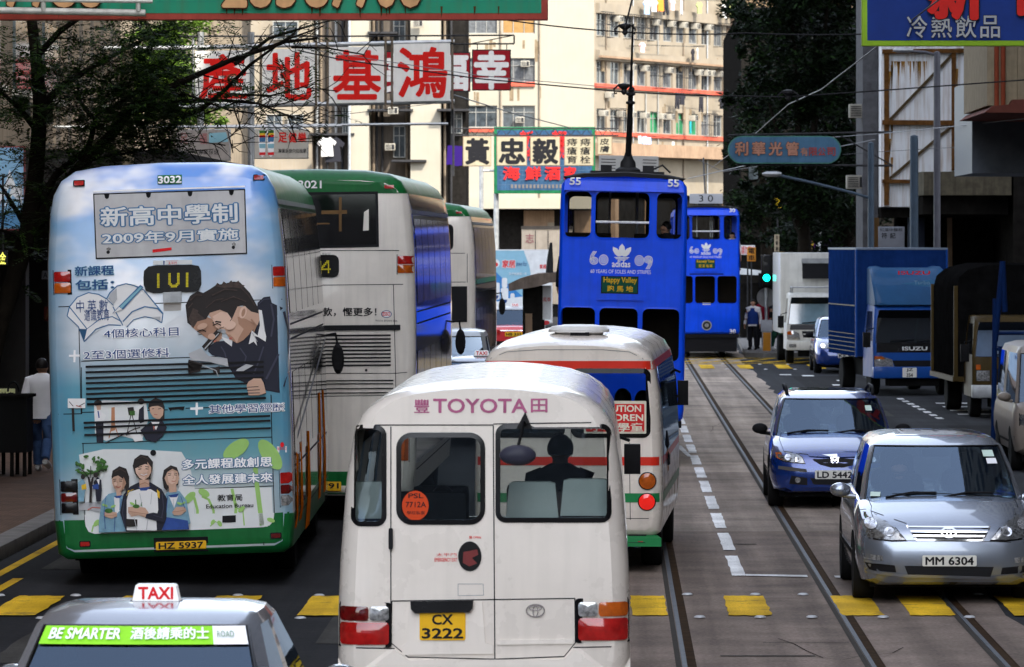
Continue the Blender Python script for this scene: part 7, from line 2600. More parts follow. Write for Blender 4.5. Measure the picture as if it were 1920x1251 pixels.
ang = math.atan2(side.U.y, side.U.x)
acl = [(1,0,0.5),(4,0,0.35),(5,0,0.6),(6,0,0.5),(7,0,0.4),(8,0,0.5),(2,1,0.5),(3,1,0.5),(5,1,0.3),(7,1,0.8),(8,1,0.2),(8,1,0.75),(9,1,0.4),(0,2,0.4),(1,2,0.8),(2,2,0.5),(3,2,0.5),(4,2,0.9),(5,2,0.4),(7,2,0.2)]
names = ['top', 'middle', 'lowest']
for k, r_, f in acl:
 v0, v1 = srow[r_]
 u = 0.35 + k * bay + bay * 0.74 * f
 aircon(side.at(u, v1 - 0.28,0.02), ang, 'air conditioner at window %s from the left, %s row, far block' % (['one', 'two', 'three', 'four', 'five', 'six', 'seven', 'eight', 'nine', 'ten'][k], names[r_]))
aircon(side.at(1.6, fz(177),0.1), ang, 'air conditioner hanging below the middle window row on the far block')
aircon(front.at(fx(985) - fx(868), fz(120),0.05),0, 'air conditioner in the window right of the red happiness sign')
aircon(front.at(fx(975) - fx(868), fz(225),0.05),0, 'air conditioner in the window above the black lettered doctor boards')
for i,(u, v0, v1) in enumerate(((1.55,6.3,26),(5.42,6.3,26),(9.1,6.3,19),(12.95,6.3,26),(16.6,6.3,26),(7.3,6.3,12.5))):
 b = MB()
 b.tube([side.at(u + 0.02, v0,0.08), side.at(u, v1,0.08)],0.045,(M_pipe, M_steel, M_winframe)[i % 3],6)
 b.build('drain_pipe', apt)
ar_ = random.Random(2)
for k in range(26):
 u, v = ar_.uniform(0.5, side.len - 0.8), ar_.choice([fz(100), fz(192), fz(258)]) + ar_.uniform(-0.5,0.35)
 b = MB()
 w2 = ar_.uniform(0.08,0.35)
 side.box(b, u, u + w2, v - ar_.uniform(0.3,0.9), v,-0.1,0.004 + k * 0.0003, M_stainw)
 b.build('damp_stain', apt)
for k, r_ in ((0,0),(2,0),(6,1),(9,1),(4,1),(1,2),(8,2),(9,0),(3,0)):
 v0, v1 = srow[r_]
 u0 = 0.3 + k * bay
 u1 = u0 + bay * 0.8
 b = MB()
 for v in (v0 - 0.08,(v0 + v1) / 2, v1 + 0.04):
  b.tube([side.at(u0, v,0.0), side.at(u0, v,0.45), side.at(u1, v,0.45), side.at(u1, v,0.0)],0.022, M_iron,5)
 for j in range(6):
  u = u0 + (u1 - u0) * j / 5
  b.tube([side.at(u, v0 - 0.08,0.45), side.at(u, v1 + 0.04,0.45)],0.014, M_iron,5)
 b.build('window_cage', apt)
for px, y0_, y1_ in ((1010,0,372),(937,0,250),(868,0,372)):
 b = MB()
 b.tube([front.at(fx(px) - fx(868) + 0.05, fz(y1_),0.08), front.at(fx(px) - fx(868) + 0.05,26,0.08)],0.05, M_pipe,6)
 b.build('drain_pipe', apt)
for k in range(18):
 u, v = ar_.uniform(0.2,4.6), ar_.choice([fz(165), fz(250), fz(75)]) + ar_.uniform(-0.3,0.1)
 b = MB()
 front.box(b, u, u + ar_.uniform(0.05,0.25), v - ar_.uniform(0.3,1.2), v,-0.1,0.004 + k * 0.0003, M_stainw)
 b.build('damp_stain', apt)
GM = {}
def garment_mesh(kind):
 if kind in GM:
  return GM[kind]
 if kind == 'shirt':
  pl = [(-0.14,0.0),(-0.06,-0.05),(0.06,-0.05),(0.14,0.0),(0.40,-0.22),(0.32,-0.36),(0.23,-0.28),(0.26,-0.80),(-0.26,-0.80),(-0.23,-0.28),(-0.32,-0.36),(-0.40,-0.22)]
 elif kind == 'trousers':
  pl = [(-0.22,0.0),(0.22,0.0),(0.26,-1.0),(0.10,-1.0),(0.0,-0.40),(-0.10,-1.0),(-0.26,-1.0)]
 else:
  pl = [(-0.35,0.0),(0.35,0.0),(0.38,-0.9),(0.1,-0.95),(-0.2,-0.88),(-0.37,-0.92)]
 b = MB()
 b.prism(pl,-0.03,0.03, M_ink)
 me_ = b.mesh(kind, bevel=0.012)
 GM[kind] = me_
 return me_
def laundry(fc, u, v, kind, m, label, n=0.75, sc=1.0):
 me_ = garment_mesh(kind).copy()
 me_.materials.clear()
 me_.materials.append(m)
 nm = {'shirt': 'hanging_shirt', 'trousers': 'hanging_trousers', 'sheet': 'hanging_towel'}[kind]
 o = link(me_, nm)
 o.location = fc.at(u, v, n)
 o.rotation_euler = (0, wr_.uniform(-0.08,0.08), math.atan2(fc.U.y, fc.U.x) + wr_.uniform(-0.35,0.35))
 o.scale = (sc, sc, sc)
 return tag(o, label, 'laundry', 'laundry drying on the far block')
def clothm(name, c):
 return mat(name, c,0.85, var=0.08)
W_, K_ = clothm('laundry white',(0.36,0.355,0.35)), clothm('laundry black',(0.02,0.02,0.025))
Bl_, Or_, Te_, Pk_, Gr_ = clothm('laundry pale blue',(0.25,0.36,0.60)), clothm('laundry orange',(0.60,0.18,0.03)), clothm('laundry teal',(0.02,0.25,0.28)), clothm('laundry pink',(0.6,0.35,0.36)), clothm('laundry olive',(0.25,0.28,0.12))
def su(px):
 t = px - VX
 return (t * side.A.y / F - side.A.x) / (side.U.x - t * side.U.y / F)
def sz(px, py):
 return CH - (py - VY) * side.at(su(px),0,0)[1] / F
for px, py, kind, m, label, sc in ((1192,0, 'shirt', Bl_, 'pale blue shirt at the left end of the top laundry line',1.1),(1205,-2, 'shirt', W_, 'white shirt left of the orange towel on the top laundry line',1.0),(1217,-4, 'sheet', Or_, 'orange towel on the top laundry line',0.9),(1226,-2, 'trousers', K_, 'black trousers right of the orange towel on the top laundry line',1.0),(1240,-2, 'shirt', Pk_, 'pink shirt in the middle of the top laundry line',0.9),(1257,-3, 'sheet', W_, 'white towel in the middle of the top laundry line',1.1),(1290,4, 'shirt', Gr_, 'olive shirt near the right of the top laundry line',0.9),
                                   (1338,8, 'shirt', W_, 'white shirt near the right end of the top laundry line',1.1),(1350,6, 'shirt', Gr_, 'olive shirt beside the white one at the right end of the top line',0.9),(1360,8, 'shirt', K_, 'dark shirt at the far right end of the top laundry line',1.1),(1183,80, 'shirt', Pk_, 'pale pink shirt hung alone below the top window row',0.75),(1278,92, 'shirt', K_, 'black shirt of the pair below the top window row',0.9),(1287,90, 'shirt', W_, 'white shirt of the pair below the top window row',0.9),(1360,92, 'shirt', W_, 'large white shirt at the right corner below the top window row',1.2),
                                   (1249,174, 'trousers', K_, 'black trousers hung left below the middle red ledge',1.0),(1258,175, 'shirt', K_, 'black shirt hung beside trousers below the middle red ledge',0.9),(1294,182, 'trousers', K_, 'dark trousers hung alone below the middle red ledge',0.95),(1334,182, 'shirt', K_, 'black shirt hung alone below the middle red ledge at right',0.95),(1274,228, 'sheet', Te_, 'teal towel hung across the green framed windows',0.8),(1178,255, 'sheet', W_, 'white cloth left in the bunch below the lowest red ledge',0.8),(1187,256, 'shirt', Bl_, 'pale blue shirt in the bunch below the lowest red ledge',1.2),(1196,258, 'sheet', Bl_, 'pale blue cloth in the bunch below the lowest red ledge',0.9),(1241,266, 'sheet', W_, 'white rag hung alone below the lowest red ledge',0.5)):
 laundry(side, su(px), sz(px, py), kind, m, label,0.75, sc)
for px0, px1, py0, py1 in ((1185,1365,-4,6),(1180,1300,86,90),(1240,1345,172,184),(1172,1250,252,264)):
 b = MB()
 b.tube([side.at(su(px0), sz(px0, py0) + 0.05,0.75), side.at(su(px1), sz(px1, py1) + 0.05,0.75)],0.02, M_iron,6)
 for px in (px0,(px0 + px1) / 2, px1):
  q_ = side.at(su(px), sz(px,(py0 + py1) / 2) + 0.05,0.75)
  q2 = side.at(su(px), sz(px,(py0 + py1) / 2) + 0.05,-0.1)
  b.tube([q_, q2],0.02, M_iron,6)
 o = b.build('laundry_pole')
 tag(o, 'laundry pole %s' % {-4: 'along the top edge of the far block',86: 'below the top window row of the far block',172: 'below the middle red ledge of the far block',252: 'below the lowest red ledge of the far block'}[py0], 'laundry pole')

tan = thing('tan_block', 'tan rendered block with an overhanging upper storey behind the trees', 'building')
ft = Facade(fx(1364,322),322, fx(1700,322),322)
b = MB()
ft.box(b,0,1.1,0,30,-6,0.3, M_tanwall)
ft.box(b,1.1, ft.len, fz(122,322),30,-6,0.9, mat('tan upper wall',(0.17,0.12,0.075),0.9, var=0.2, streak=0.3))
ft.box(b,1.1, ft.len,0, fz(123,322),-6,-0.3, M_greywall)
b.build('wall', tan)
for px in (1408,1425,1470):
 window(ft, tan, fx(px,322) - fx(1364,322), fx(px + 12,322) - fx(1364,322), fz(156,322), fz(134,322), M_win,1,0.0)
aircon((fx(1421,322),320.6, fz(80,322)),0, 'air conditioner on the tan wall beside the dark trees')

Yt = 262.0
ten = thing('old_tenement', 'old tenement of pale wall strips and dark piped recesses behind the red and white signs', 'building')
b = MB()
sx = lambda px: fx(px, Yt)
tf = Facade(sx(470), Yt, sx(872), Yt)
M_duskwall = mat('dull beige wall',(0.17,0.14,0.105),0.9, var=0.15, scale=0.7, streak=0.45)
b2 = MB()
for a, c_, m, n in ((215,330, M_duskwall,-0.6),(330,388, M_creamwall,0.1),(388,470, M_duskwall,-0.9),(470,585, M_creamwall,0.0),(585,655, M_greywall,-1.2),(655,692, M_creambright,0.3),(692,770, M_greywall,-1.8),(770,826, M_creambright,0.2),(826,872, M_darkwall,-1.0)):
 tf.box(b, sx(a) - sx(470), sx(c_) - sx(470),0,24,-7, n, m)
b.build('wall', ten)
b = MB()
for px, n in ((592,-1.05),(600,-1.05),(612,-1.05),(628,-1.05),(640,-1.05),(698,-1.65),(704,-1.65),(714,-1.65),(760,-1.65),(833,-0.85),(845,-0.85),(656,0.42)):
 u = sx(px) - sx(470)
 b = MB()
 b.tube([tf.at(u,0, n), tf.at(u,23, n)],0.07, wr_.choice([M_pipe, M_iron, M_steel]),6)
 b.build('drain_pipe', ten)
for a, c_, y0_, y1_, n in ((735,758,235,295,-1.6),(735,758,130,185,-1.6),(735,758,30,85,-1.6),(640,652,200,250,-1.0),(500,530,215,260,0.19),(540,570,215,260,0.19),(500,530,120,165,0.19),(540,570,120,165,0.19),(512,560,40,75,0.19),(845,866,210,250,-0.78),(845,866,110,150,-0.78)):
 window(tf, ten, sx(a) - sx(470), sx(c_) - sx(470), fz(y1_, Yt), fz(y0_, Yt), M_win,2, n + 0.25)
b = MB()
for px0, px1, py, n in ((690,775,205,0.5),(820,880,205,1.0),(690,745,60,0.5),(735,800,300,0.6),(580,665,250,0.4)):
 b = MB()
 tf.box(b, sx(px0) - sx(470), sx(px1) - sx(470), fz(py + 4, Yt), fz(py, Yt),-1.5, n, M_iron)
 b.build('awning', ten)
for px, py, n, l_ in ((738,208,0.3, 'white air conditioner under the awning left of the doctor boards'),(730,275,-1.2, 'air conditioner beside the lower recess window of the tenement'),(735,110,-1.2, 'air conditioner high in the dark recess of the tenement'),(645,190,-0.7, 'small air conditioner on the grey recess behind the white hung shirts'),(785,45,0.6, 'air conditioner near the top of the tenement, by the green sign')):
 aircon(tf.at(sx(px) - sx(470), fz(py, Yt), n),0, l_)
laundry(tf, sx(615) - sx(470), fz(258, Yt), 'shirt', W_, 'white shirt hung above the second bus roof',1.2,1.25)
laundry(tf, sx(625) - sx(470), fz(258, Yt), 'shirt', K_, 'black shirt hung right behind the white one above the second bus',1.0,1.6)
laundry(tf, sx(854) - sx(470), fz(274, Yt), 'sheet', clothm('laundry purple',(0.018,0.007,0.08)), 'purple cloth hung left of the black lettered doctor boards',0.6,1.1)

lrow = thing('left_shop_row', 'grey tenement row over dark shops and a deep canopy on the left pavement', 'building')
b = MB()
b.box(-30,-11.5,22,104,5.2,34, M_greywall)
b.box(-30,-11.9,104.02,122,5.2,34, mat('ribbed grey wall',(0.075,0.067,0.06),0.85, var=0.25, streak=0.4))
b.build('wall', lrow)
b = MB()
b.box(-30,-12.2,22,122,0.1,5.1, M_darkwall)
for y in range(58,120,6):
 b.box(-12.2,-11.6, y, y + 0.6,0.1,5.1, mat('dark pillar tile',(0.05,0.045,0.04),0.5))
b.build('shop_front', lrow)
b = MB()
b.box(-12.2,-8.0,92,122,4.55,5.15, mat('canopy concrete',(0.03,0.028,0.026),0.9))
b.build('canopy', lrow)
fl = Facade(-11.5,104,-11.5,-60)
fl.N = Vector((1,0,0))
fl.A, fl.U = Vector((-11.5,60,0)), Vector((0,1,0))
for k in range(9):
 for v in (6.4,9.4):
  bq = MB()
  fl.box(bq,2 + k * 5,4.6 + k * 5, v, v + 1.5,0.0,0.06, M_win)
  o = bq.build('window', lrow)
  bq = MB()
  fl.box(bq,1.9 + k * 5,4.7 + k * 5, v - 0.12, v,0.0,0.2, M_winframe)
  bq.build('sill', o)
b = MB()
for k in range(8):
 y = 104.5 + k * 2.3
 b.box(-11.9,-11.75, y, y + 0.12,5.2,15, M_greywall)
b.build('wall_rib', lrow)

window_wall = mat('windowed grey wall',(0.12,0.105,0.09),0.8, var=0.2)
n_, l_ = window_wall.node_tree.nodes, window_wall.node_tree.links
tc_, bt_, mx_w, cb_, sp_ = n_.new('ShaderNodeTexCoord'), n_.new('ShaderNodeTexBrick'), n_.new('ShaderNodeMixRGB'), n_.new('ShaderNodeCombineXYZ'), n_.new('ShaderNodeSeparateXYZ')
bt_.offset = 0.0
for k_, v_ in (('Scale',1.0),('Mortar Size',0.75),('Brick Width',4.2),('Row Height',3.0)):
 bt_.inputs[k_].default_value = v_
ad_ = n_.new('ShaderNodeMath')
l_.new(tc_.outputs['Object'], sp_.inputs[0])
l_.new(sp_.outputs['X'], ad_.inputs[0])
l_.new(sp_.outputs['Y'], ad_.inputs[1])
l_.new(ad_.outputs[0], cb_.inputs['X'])
l_.new(sp_.outputs['Z'], cb_.inputs['Y'])
l_.new(cb_.outputs[0], bt_.inputs['Vector'])
src_ = n_['Principled BSDF'].inputs['Base Color'].links[0].from_socket
l_.new(bt_.outputs['Fac'], mx_w.inputs['Fac'])
mx_w.inputs['Color1'].default_value = (0.02,0.025,0.03,1)
l_.new(src_, mx_w.inputs['Color2'])
l_.new(mx_w.outputs[0], n_['Principled BSDF'].inputs['Base Color'])

rrow = thing('right_row', 'tall dark building row lining the right pavement with a beige overhanging bay and red pipes', 'building')
b = MB()
b.box(10.2,30,-14,112,0.1,46, window_wall)
b.build('wall', rrow)
Yb = 105.0
M_beige = mat('beige bay wall',(0.26,0.21,0.14),0.85, var=0.15, streak=0.35)
b = MB()
b.box(fx(1851, Yb),10.15, Yb, Yb + 7, fz(198, Yb),12, M_beige)
b.build('bay', rrow)
b = MB()
b.prism([(fx(1843, Yb), fz(212, Yb)),(10.1, fz(214, Yb)),(10.1, fz(185, Yb)),(fx(1896, Yb), fz(188, Yb)),(fx(1890, Yb), fz(197, Yb)),(fx(1858, Yb), fz(200, Yb))], Yb - 0.5, Yb + 7.2, mat('red brown soffit',(0.12,0.04,0.03),0.8))
b.build('soffit', rrow)
b = MB()
for px in (1868,1880):
 b = MB()
 b.tube([(fx(px, Yb), Yb - 0.1, fz(203, Yb)),(fx(px, Yb), Yb - 0.1,12)],0.05, mat('red drain pipe',(0.22,0.05,0.025),0.7),8)
 b.build('drain_pipe', rrow)
b = MB()
b.box(fx(1907, Yb),10.0, Yb - 0.15, Yb, fz(190, Yb),12, M_beige)
b.build('wall_pier', rrow)
b = MB()
b.box(fx(1822,112.3),10.1,112.2,118,5.0, fz(150,112.3), mat('blue grey cladding',(0.10,0.115,0.14),0.5,0.3, var=0.15))
b.build('cladding', rrow)
b = MB()
pr_ = [(fx(1728,126),126.6),(fx(1733,126),126.15),(fx(1760,126),126.0),(9.9,126.0),(9.9,129.9),(fx(1728,126),129.9)]
b.prism(pr_, fz(366,126), fz(322,126), mat('weathered canopy',(0.08,0.07,0.05),0.9, var=0.35, streak=0.5))
b.v = [(v[0], v[2], v[1]) for v in b.v]
b.build('canopy', rrow)
b = MB()
b.box(fx(1732,126),9.85,126.4,129.8, fz(402,126), fz(366.5,126), M_darkwall)
b.build('fascia', rrow)

cnr = thing('rusty_white_building', 'white walled corner building braced with rusted steel angles on the right', 'building')
Yw = 130.0
wx, wz = lambda p: fx(p, Yw), lambda p: fz(p, Yw)
M_rustwall = mat('white wall with rust stains',(0.72,0.74,0.77),0.85, var=0.07, scale=1.2, streak=0.55, dirt=(0.25,0.13,0.03))
b = MB()
b.box(wx(1652), wx(1842), Yw, Yw + 5, wz(388),18, M_rustwall)
b.box(9.95,30, Yw - 4, Yw + 40,0.1,46, M_darkwall)  # tall dark mass added to shade the street and darken the right edge
b.build('wall', cnr)
b = MB()
b.box(wx(1652) + 0.6,9.9, Yw + 2, Yw + 5,0.1, wz(389), M_darkwall)
b.box(wx(1652),9.9, Yw + 0.3, Yw + 2.2, wz(408), wz(390), M_darkwall)
for px, w2, m in ((1640,10, mat('brown pillar',(0.09,0.05,0.02),0.8)),(1705,8, mat('blue grey pillar',(0.05,0.065,0.09),0.6)),(1722,14, mat('dark shutter',(0.025,0.03,0.045),0.6)),(1780,8, M_slab)):
 b.box(wx(px), wx(px + w2), Yw + 0.5, Yw + 0.9,0.1, wz(408), m)
b.build('shop_front', cnr)
M_rust = mat('rusted steel',(0.11,0.05,0.016),0.9, var=0.5, scale=6)
def bar(b, x0, y0, x1, y1, wpx, m, n=0.1):
 a, c_ = Vector((wx(x0), Yw, wz(y0))), Vector((wx(x1), Yw, wz(y1)))
 d = (c_ - a).normalized()
 q_ = Vector((d.z,0,-d.x)) * wpx * Yw / F / 2
 for s_, nn in ((1, n),):
  pts = [a + q_, c_ + q_, c_ - q_, a - q_]
  b.add([(p.x, Yw - nn, p.z) for p in pts] + [(p.x, Yw - 0.0, p.z) for p in pts],[(0,1,2,3),(0,4,5,1),(1,5,6,2),(2,6,7,3),(3,7,4,0)], m)
b = MB()
bar(b,1662,385,1662,96,9, M_rust,0.14)
bar(b,1788,320,1788,96,8, M_rust,0.12)
bar(b,1654,97,1860,95,8, M_rust,0.16)
bar(b,1654,230,1830,231,9, M_rust,0.17)
bar(b,1654,340,1735,341,7, M_rust,0.17)
for x0, y0, x1, y1 in ((1668,225,1785,103),(1668,335,1785,236),(1792,224,1860,118),(1800,322,1850,240)):
 bar(b, x0, y0, x1, y1,5, mat('brown steel brace',(0.08,0.055,0.03),0.9),0.08)
b.build('steel_brace', cnr)
b = MB()
q = random.Random(5)
M_run = mat('rust run',(0.30,0.16,0.04),0.9, var=0.3, scale=3)
for k in range(26):
 px = 1672 + q.random() * 66
 ln = q.uniform(8,60) * (1 if q.random() < 0.4 else 0.5)
 w2 = q.uniform(0.6,2.2)
 b.add([(wx(px - w2), Yw - 0.004, wz(115)),(wx(px + w2), Yw - 0.004, wz(115)),(wx(px + 0.3), Yw - 0.004, wz(115 + ln))],[(0,1,2)], M_run)
for k in range(14):
 px, py = q.choice([1668,1672,1790,1794]), q.uniform(100,300)
 b.add([(wx(px - 2), Yw - 0.006, wz(py)),(wx(px + 3), Yw - 0.006, wz(py)),(wx(px), Yw - 0.006, wz(py + q.uniform(20,60)))],[(0,1,2)], M_run)
b.build('rust_stain', cnr)
for px, py, l_ in ((1617,205, 'air conditioner sticking out left of the rusted steel frame'),(1812,246, 'air conditioner on the white wall right of the upper brace'),(1612,340, 'air conditioner low beside the grey lamp post')):
 aircon((wx(px), Yw - 0.3 if px > 1640 else Yw + 2, wz(py)), R(0 if px > 1640 else 0), l_)
b = MB()
b.box(wx(1622), wx(1651), Yw + 1.2, Yw + 4.8, wz(470),18, mat('grey side wall',(0.07,0.07,0.075),0.9, var=0.3))
b.build('side_wall', cnr)
sh = thing('shop_house', 'dark shop house behind the trees on the right', 'building')
b = MB()
b.box(5.2,30,206,240,0.1,13, M_darkwall)
b.box(5.0,30,203.5,206,3.6,4.0, M_darkwall)
b.build('wall', sh)
for k in range(6):
 b = MB()
 b.box(5.5 + k * 1.5,6.6 + k * 1.5,205.9,206,6,7.6, M_win)
 b.build('window', sh)

blk = thing('sky_blocker', 'grey apartment block closing the street behind the viewer', 'building')
b = MB()  # out of view, added to block low sky mirrored in the vehicle rears
b.box(-60,60,-140,-120,0,20, window_wall)
b.build('wall', blk)

# ---------------------------------------------------------------- hanging signs
def sign(name, label, Y, x0, x1, y0, y1, th=0.15, edge=None, face=None, border=0, cat='sign', group=None):
 """Box sign seen between photo pixels (x0, y0)-(x1, y1) at distance Y; returns its root and a Prints frame in photo pixels."""
 c = wp((x0 + x1) / 2, y1, Y)
 root = thing(name, label, cat, c,0, group)
 k = Y / F
 W, Hh = (x1 - x0) * k,(y1 - y0) * k
 b = MB()
 b.box(-W / 2, W / 2,0, th,0, Hh, edge or face)
 b.build('sign_box', root, bevel=0.01)
 p = Prints(None)
 p.map = lambda q_: ((q_[0] - (x0 + x1) / 2) * k,(y1 - q_[1]) * k)
 if face:
  p.poly([(x0 + border, y0 + border),(x1 - border, y0 + border),(x1 - border, y1 - border),(x0 + border, y1 - border)], face,0.006,0)
  p.build('sign_face', root)
  p = Prints(None)
  p.map = lambda q_: ((q_[0] - (x0 + x1) / 2) * k,(y1 - q_[1]) * k)
 return root, p, k

def rel(root, px, py, Y, dy=0.0):
 v = wp(px, py, Y) - Vector(root.location)
 return (v.x, v.y + dy, v.z)

M_sgreen = mat('sign green',(0.02,0.26,0.15),0.5, var=0.12, scale=1.5, streak=0.3, dirt=(0.10,0.08,0.03))
M_sred = mat('sign red border',(0.40,0.07,0.05),0.5, var=0.15, scale=3, streak=0.3)
M_gold = mat('bronze letter edge',(0.05,0.02,0.01),0.6)
M_peach = mat('peach letter face',(0.65,0.36,0.17),0.5, var=0.15, scale=5, streak=0.2)
g, p, k = sign('street_sign', 'huge green sign with red border and peach phone digits hanging over the road',60,-70,1027,-95,37,0.3, M_sred, M_sgreen,12)
for body, x0, x1 in (('2',419,461),('8',470,508),('5',521,554),('8',574,614),('7',622,660),('7',667,705),('0',701 + 6,742),('0',750,790),('7',12,50),('7',60,95),('8',100,142),('8',152,190)):
 p.text(body,(x0,12, x1,-60), M_peach,0.06,0.03,(M_gold,0.055))
p.build('lettering', g)
p = Prints(None)
p.map = lambda q_: ((q_[0] - 478.5) * k,(37 - q_[1]) * k)
q = random.Random(9)
M_stain = mat('rust drip',(0.07,0.04,0.015),0.9)
for x in (425,440,455,585,600,632,675,715,725,730,760,828,890,935,180,110):
 w2 = q.uniform(0.8,2.6)
 p.poly([(x - w2,12),(x + w2,12),(x + w2 * 0.6,12 + q.uniform(10,24)),(x - w2 * 0.4,12 + q.uniform(12,24))], M_stain,0.009,0)
p.build('rust_stain', g)
M_tube = mat('white pipe',(0.50,0.49,0.45),0.5,0.2, var=0.25, scale=8)
b = MB()
b.tube([rel(g,-60,21,60,-0.35), rel(g,278,27,60,-0.35)],0.042, M_tube,10)
b.tube([rel(g,-60,2,60,-0.4), rel(g,292,6,60,-0.4)],0.022, M_tube,8)
for px in (88,265):
 b.tube([rel(g, px,-40,60,-0.38), rel(g, px,24,60,-0.38)],0.03, M_tube,8)
for px in (40,140,190,240):
 b.tube([rel(g, px,3,60,-0.4), rel(g, px,-20,60,-0.2)],0.012, M_iron,6)
b.build('light_frame', g)

M_sblue = mat('sign blue',(0.010,0.035,0.20),0.5, var=0.1)
M_slime = mat('sign lime border',(0.28,0.48,0.03),0.5, var=0.1)
g, p, k = sign('street_sign', 'dark blue sign with lime border and silver cold and hot drinks lettering, upper right',70,1616,2010,-90,86,0.25, M_slime, M_sblue,10)
M_silverlet = mat('silver letter',(0.30,0.31,0.33),0.4,0.4)
for ch, x0, x1 in (('冷',1700,1738),('熱',1746,1784),('飲',1791,1830),('品',1838,1874)):
 p.text(ch,(x0,71, x1,30), M_silverlet,0.05,0.008,(M_ink,0.03))
M_redlet = mat('red sign letter',(0.60,0.02,0.015),0.5, var=0.1)
p.text('新',(1742,34,1842,-62), M_redlet,0.06,0.04,(M_ink,0.06))
p.text('記',(1906,26,2000,-66), M_redlet,0.06,0.04,(M_ink,0.06))
p.build('lettering', g)

g = thing('street_sign', 'white four board sign with big red estate agency characters on a pipe frame', 'sign', wp(605,195,118))
k = 118 / F
M_board = mat('white sign board',(0.80,0.785,0.75),0.5, var=0.06, streak=0.12)
M_bigred = mat('bright red character',(0.66,0.012,0.008),0.5, var=0.05)
for ch, x0, x1, y0, y1 in (('產',366,468,95,195),('地',492,590,92,194),('基',617,720,88,193),('鴻',738,844,82,190)):
 pb_ = Prints(None, rel(g,0,0,118,0)[0:1] + (0,0))
 pb_.o = Vector((-(605) * k,0,195 * k))
 pb_.map = lambda q_: (q_[0] * k,-q_[1] * k)
 pb_.slab([(x0, y0 + 1),(x1, y0 - 1),(x1, y1 - 1),(x0, y1 + 1)], M_board,0.0,0.02)
 bo = pb_.build('sign_board', g)
 pb2 = Prints(None)
 pb2.o = Vector((-605 * k,0,195 * k))
 pb2.map = lambda q_: (q_[0] * k,-q_[1] * k)
 pb2.text(ch,(x0 + 9, y1 - 8, x1 - 7, y0 + 8), M_bigred,0.026,0.022)
 pb2.build('character', bo)
b = MB()
for px in (362,471,489,593,614,723,735,848):
 b.tube([rel(g, px,70,118), rel(g, px,205,118)],0.028, M_steel if px < 480 else M_pipe,8)
for ya, yb_ in ((90,78),(201,190)):
 b.tube([rel(g,330, ya,118,0.05), rel(g,852, yb_,118,0.05)],0.05, M_steel,8)
b.tube([rel(g,300,238,118,0.1), rel(g,840,232,118,0.1)],0.03, M_steel,8)
b.tube([rel(g,848,80,118), rel(g,848,236,118,0.1)],0.03, M_iron,8)
for px in (375,470):
 b.tube([rel(g, px,60,118,0.15),(rel(g, px,60,118)[0],0.15,-g.location.z + 0.15)],0.08, M_steel,10)
b.tube([rel(g,330,90,118,0.05),(-12.0 - g.location.x,0.05, rel(g,330,90,118)[2])],0.05, M_steel,8)
b.tube([rel(g,330,201,118,0.05),(-12.0 - g.location.x,0.05, rel(g,330,201,118)[2])],0.05, M_steel,8)
b.build('pipe_frame', g)

M_dred = mat('deep red board',(0.30,0.008,0.015),0.5, var=0.1)
g = thing('street_sign', 'dark red sign with white happiness characters, hung behind the white boards', 'sign', wp(843,172,140))
k = 140 / F
for ch, x0, x1, y0, y1 in (('福',806,882,98,172),('幸',885,958,93,170),('美',716,800,96,175)):
 pb_ = Prints(None)
 pb_.o = Vector((-843 * k,0,172 * k))
 pb_.map = lambda q_: (q_[0] * k,-q_[1] * k)
 pb_.slab([(x0, y0),(x1, y0),(x1, y1),(x0, y1)], M_iron,-0.01,0.02)
 pb_.slab([(x0 + 2, y0 + 2),(x1 - 2, y0 + 2),(x1 - 2, y1 - 2),(x0 + 2, y1 - 2)], M_dred,0.0,0.02)
 bo = pb_.build('sign_board', g)
 pb2 = Prints(None)
 pb2.o, pb2.map = pb_.o, pb_.map
 pb2.text(ch,(x0 + 6, y1 - 4, x1 - 6, y0 + 5), M_board,0.026,0.035)
 pb2.build('character', bo)
b = MB()
for y in (66,82):
 b.tube([rel(g,640, y + 2,140,0.06), rel(g,964, y,140,0.06)],0.025, M_iron,6)
for px in (700,780,964):
 b.tube([rel(g, px,66,140,0.06), rel(g, px,82,140,0.06)],0.025, M_iron,6)
for px in (895,950,820,870):
 b.tube([rel(g, px,82,140,0.06), rel(g, px,96,140,0.06)],0.015, M_iron,6)
b.tube([rel(g,640,68,140,0.06), rel(g,964,66,140,0.06)],0.012, M_iron,6)
b.tube([rel(g,882,82,140,0.06), rel(g,964,66,140,0.06)],0.015, M_iron,6)
b.tube([rel(g,640,68,140,0.06),(-12.0 - g.location.x,0.06, rel(g,640,68,140)[2])],0.03, M_iron,6)
b.build('bracket', g)

g, p, k = sign('street_sign', 'large blue seafood restaurant sign with green frame and red neon characters',232,926,1116,238,363,0.3, mat('sign green edge',(0.012,0.10,0.045),0.6, var=0.3, streak=0.4), mat('worn blue board',(0.025,0.06,0.115),0.6, var=0.3, scale=1.5, streak=0.4),6)
M_neon = mat('red neon tube',(0.32,0.015,0.015),0.4, var=0.1, emit=0.03)
for ch, x0, x1 in (('海',944,974),('鮮',986,1014),('酒',1022,1050),('家',1058,1080)):
 p.text(ch,(x0,337, x1,313), M_neon,0.08,0.035)
for ch, x0, x1, y0, y1 in (('新',975,1000,246,275),('都',1034,1062,246,275),('利',984,996,275,300),('苑',1050,1058,258,296)):
 p.text(ch,(x0, y1, x1, y0), M_neon,0.08,0.03)
for x in range(958,1090,7):
 p.poly([(x,346),(x + 4,346),(x + 4,353),(x,353)], mat('grey small lettering',(0.12,0.11,0.11),0.6),0.02,0)
for y in range(256,355,9):
 p.poly([(936, y),(1108, y),(1108, y + 1),(936, y + 1)], mat('pale blue line',(0.05,0.09,0.15),0.6),0.012,0)
p.build('lettering', g)
b = MB()
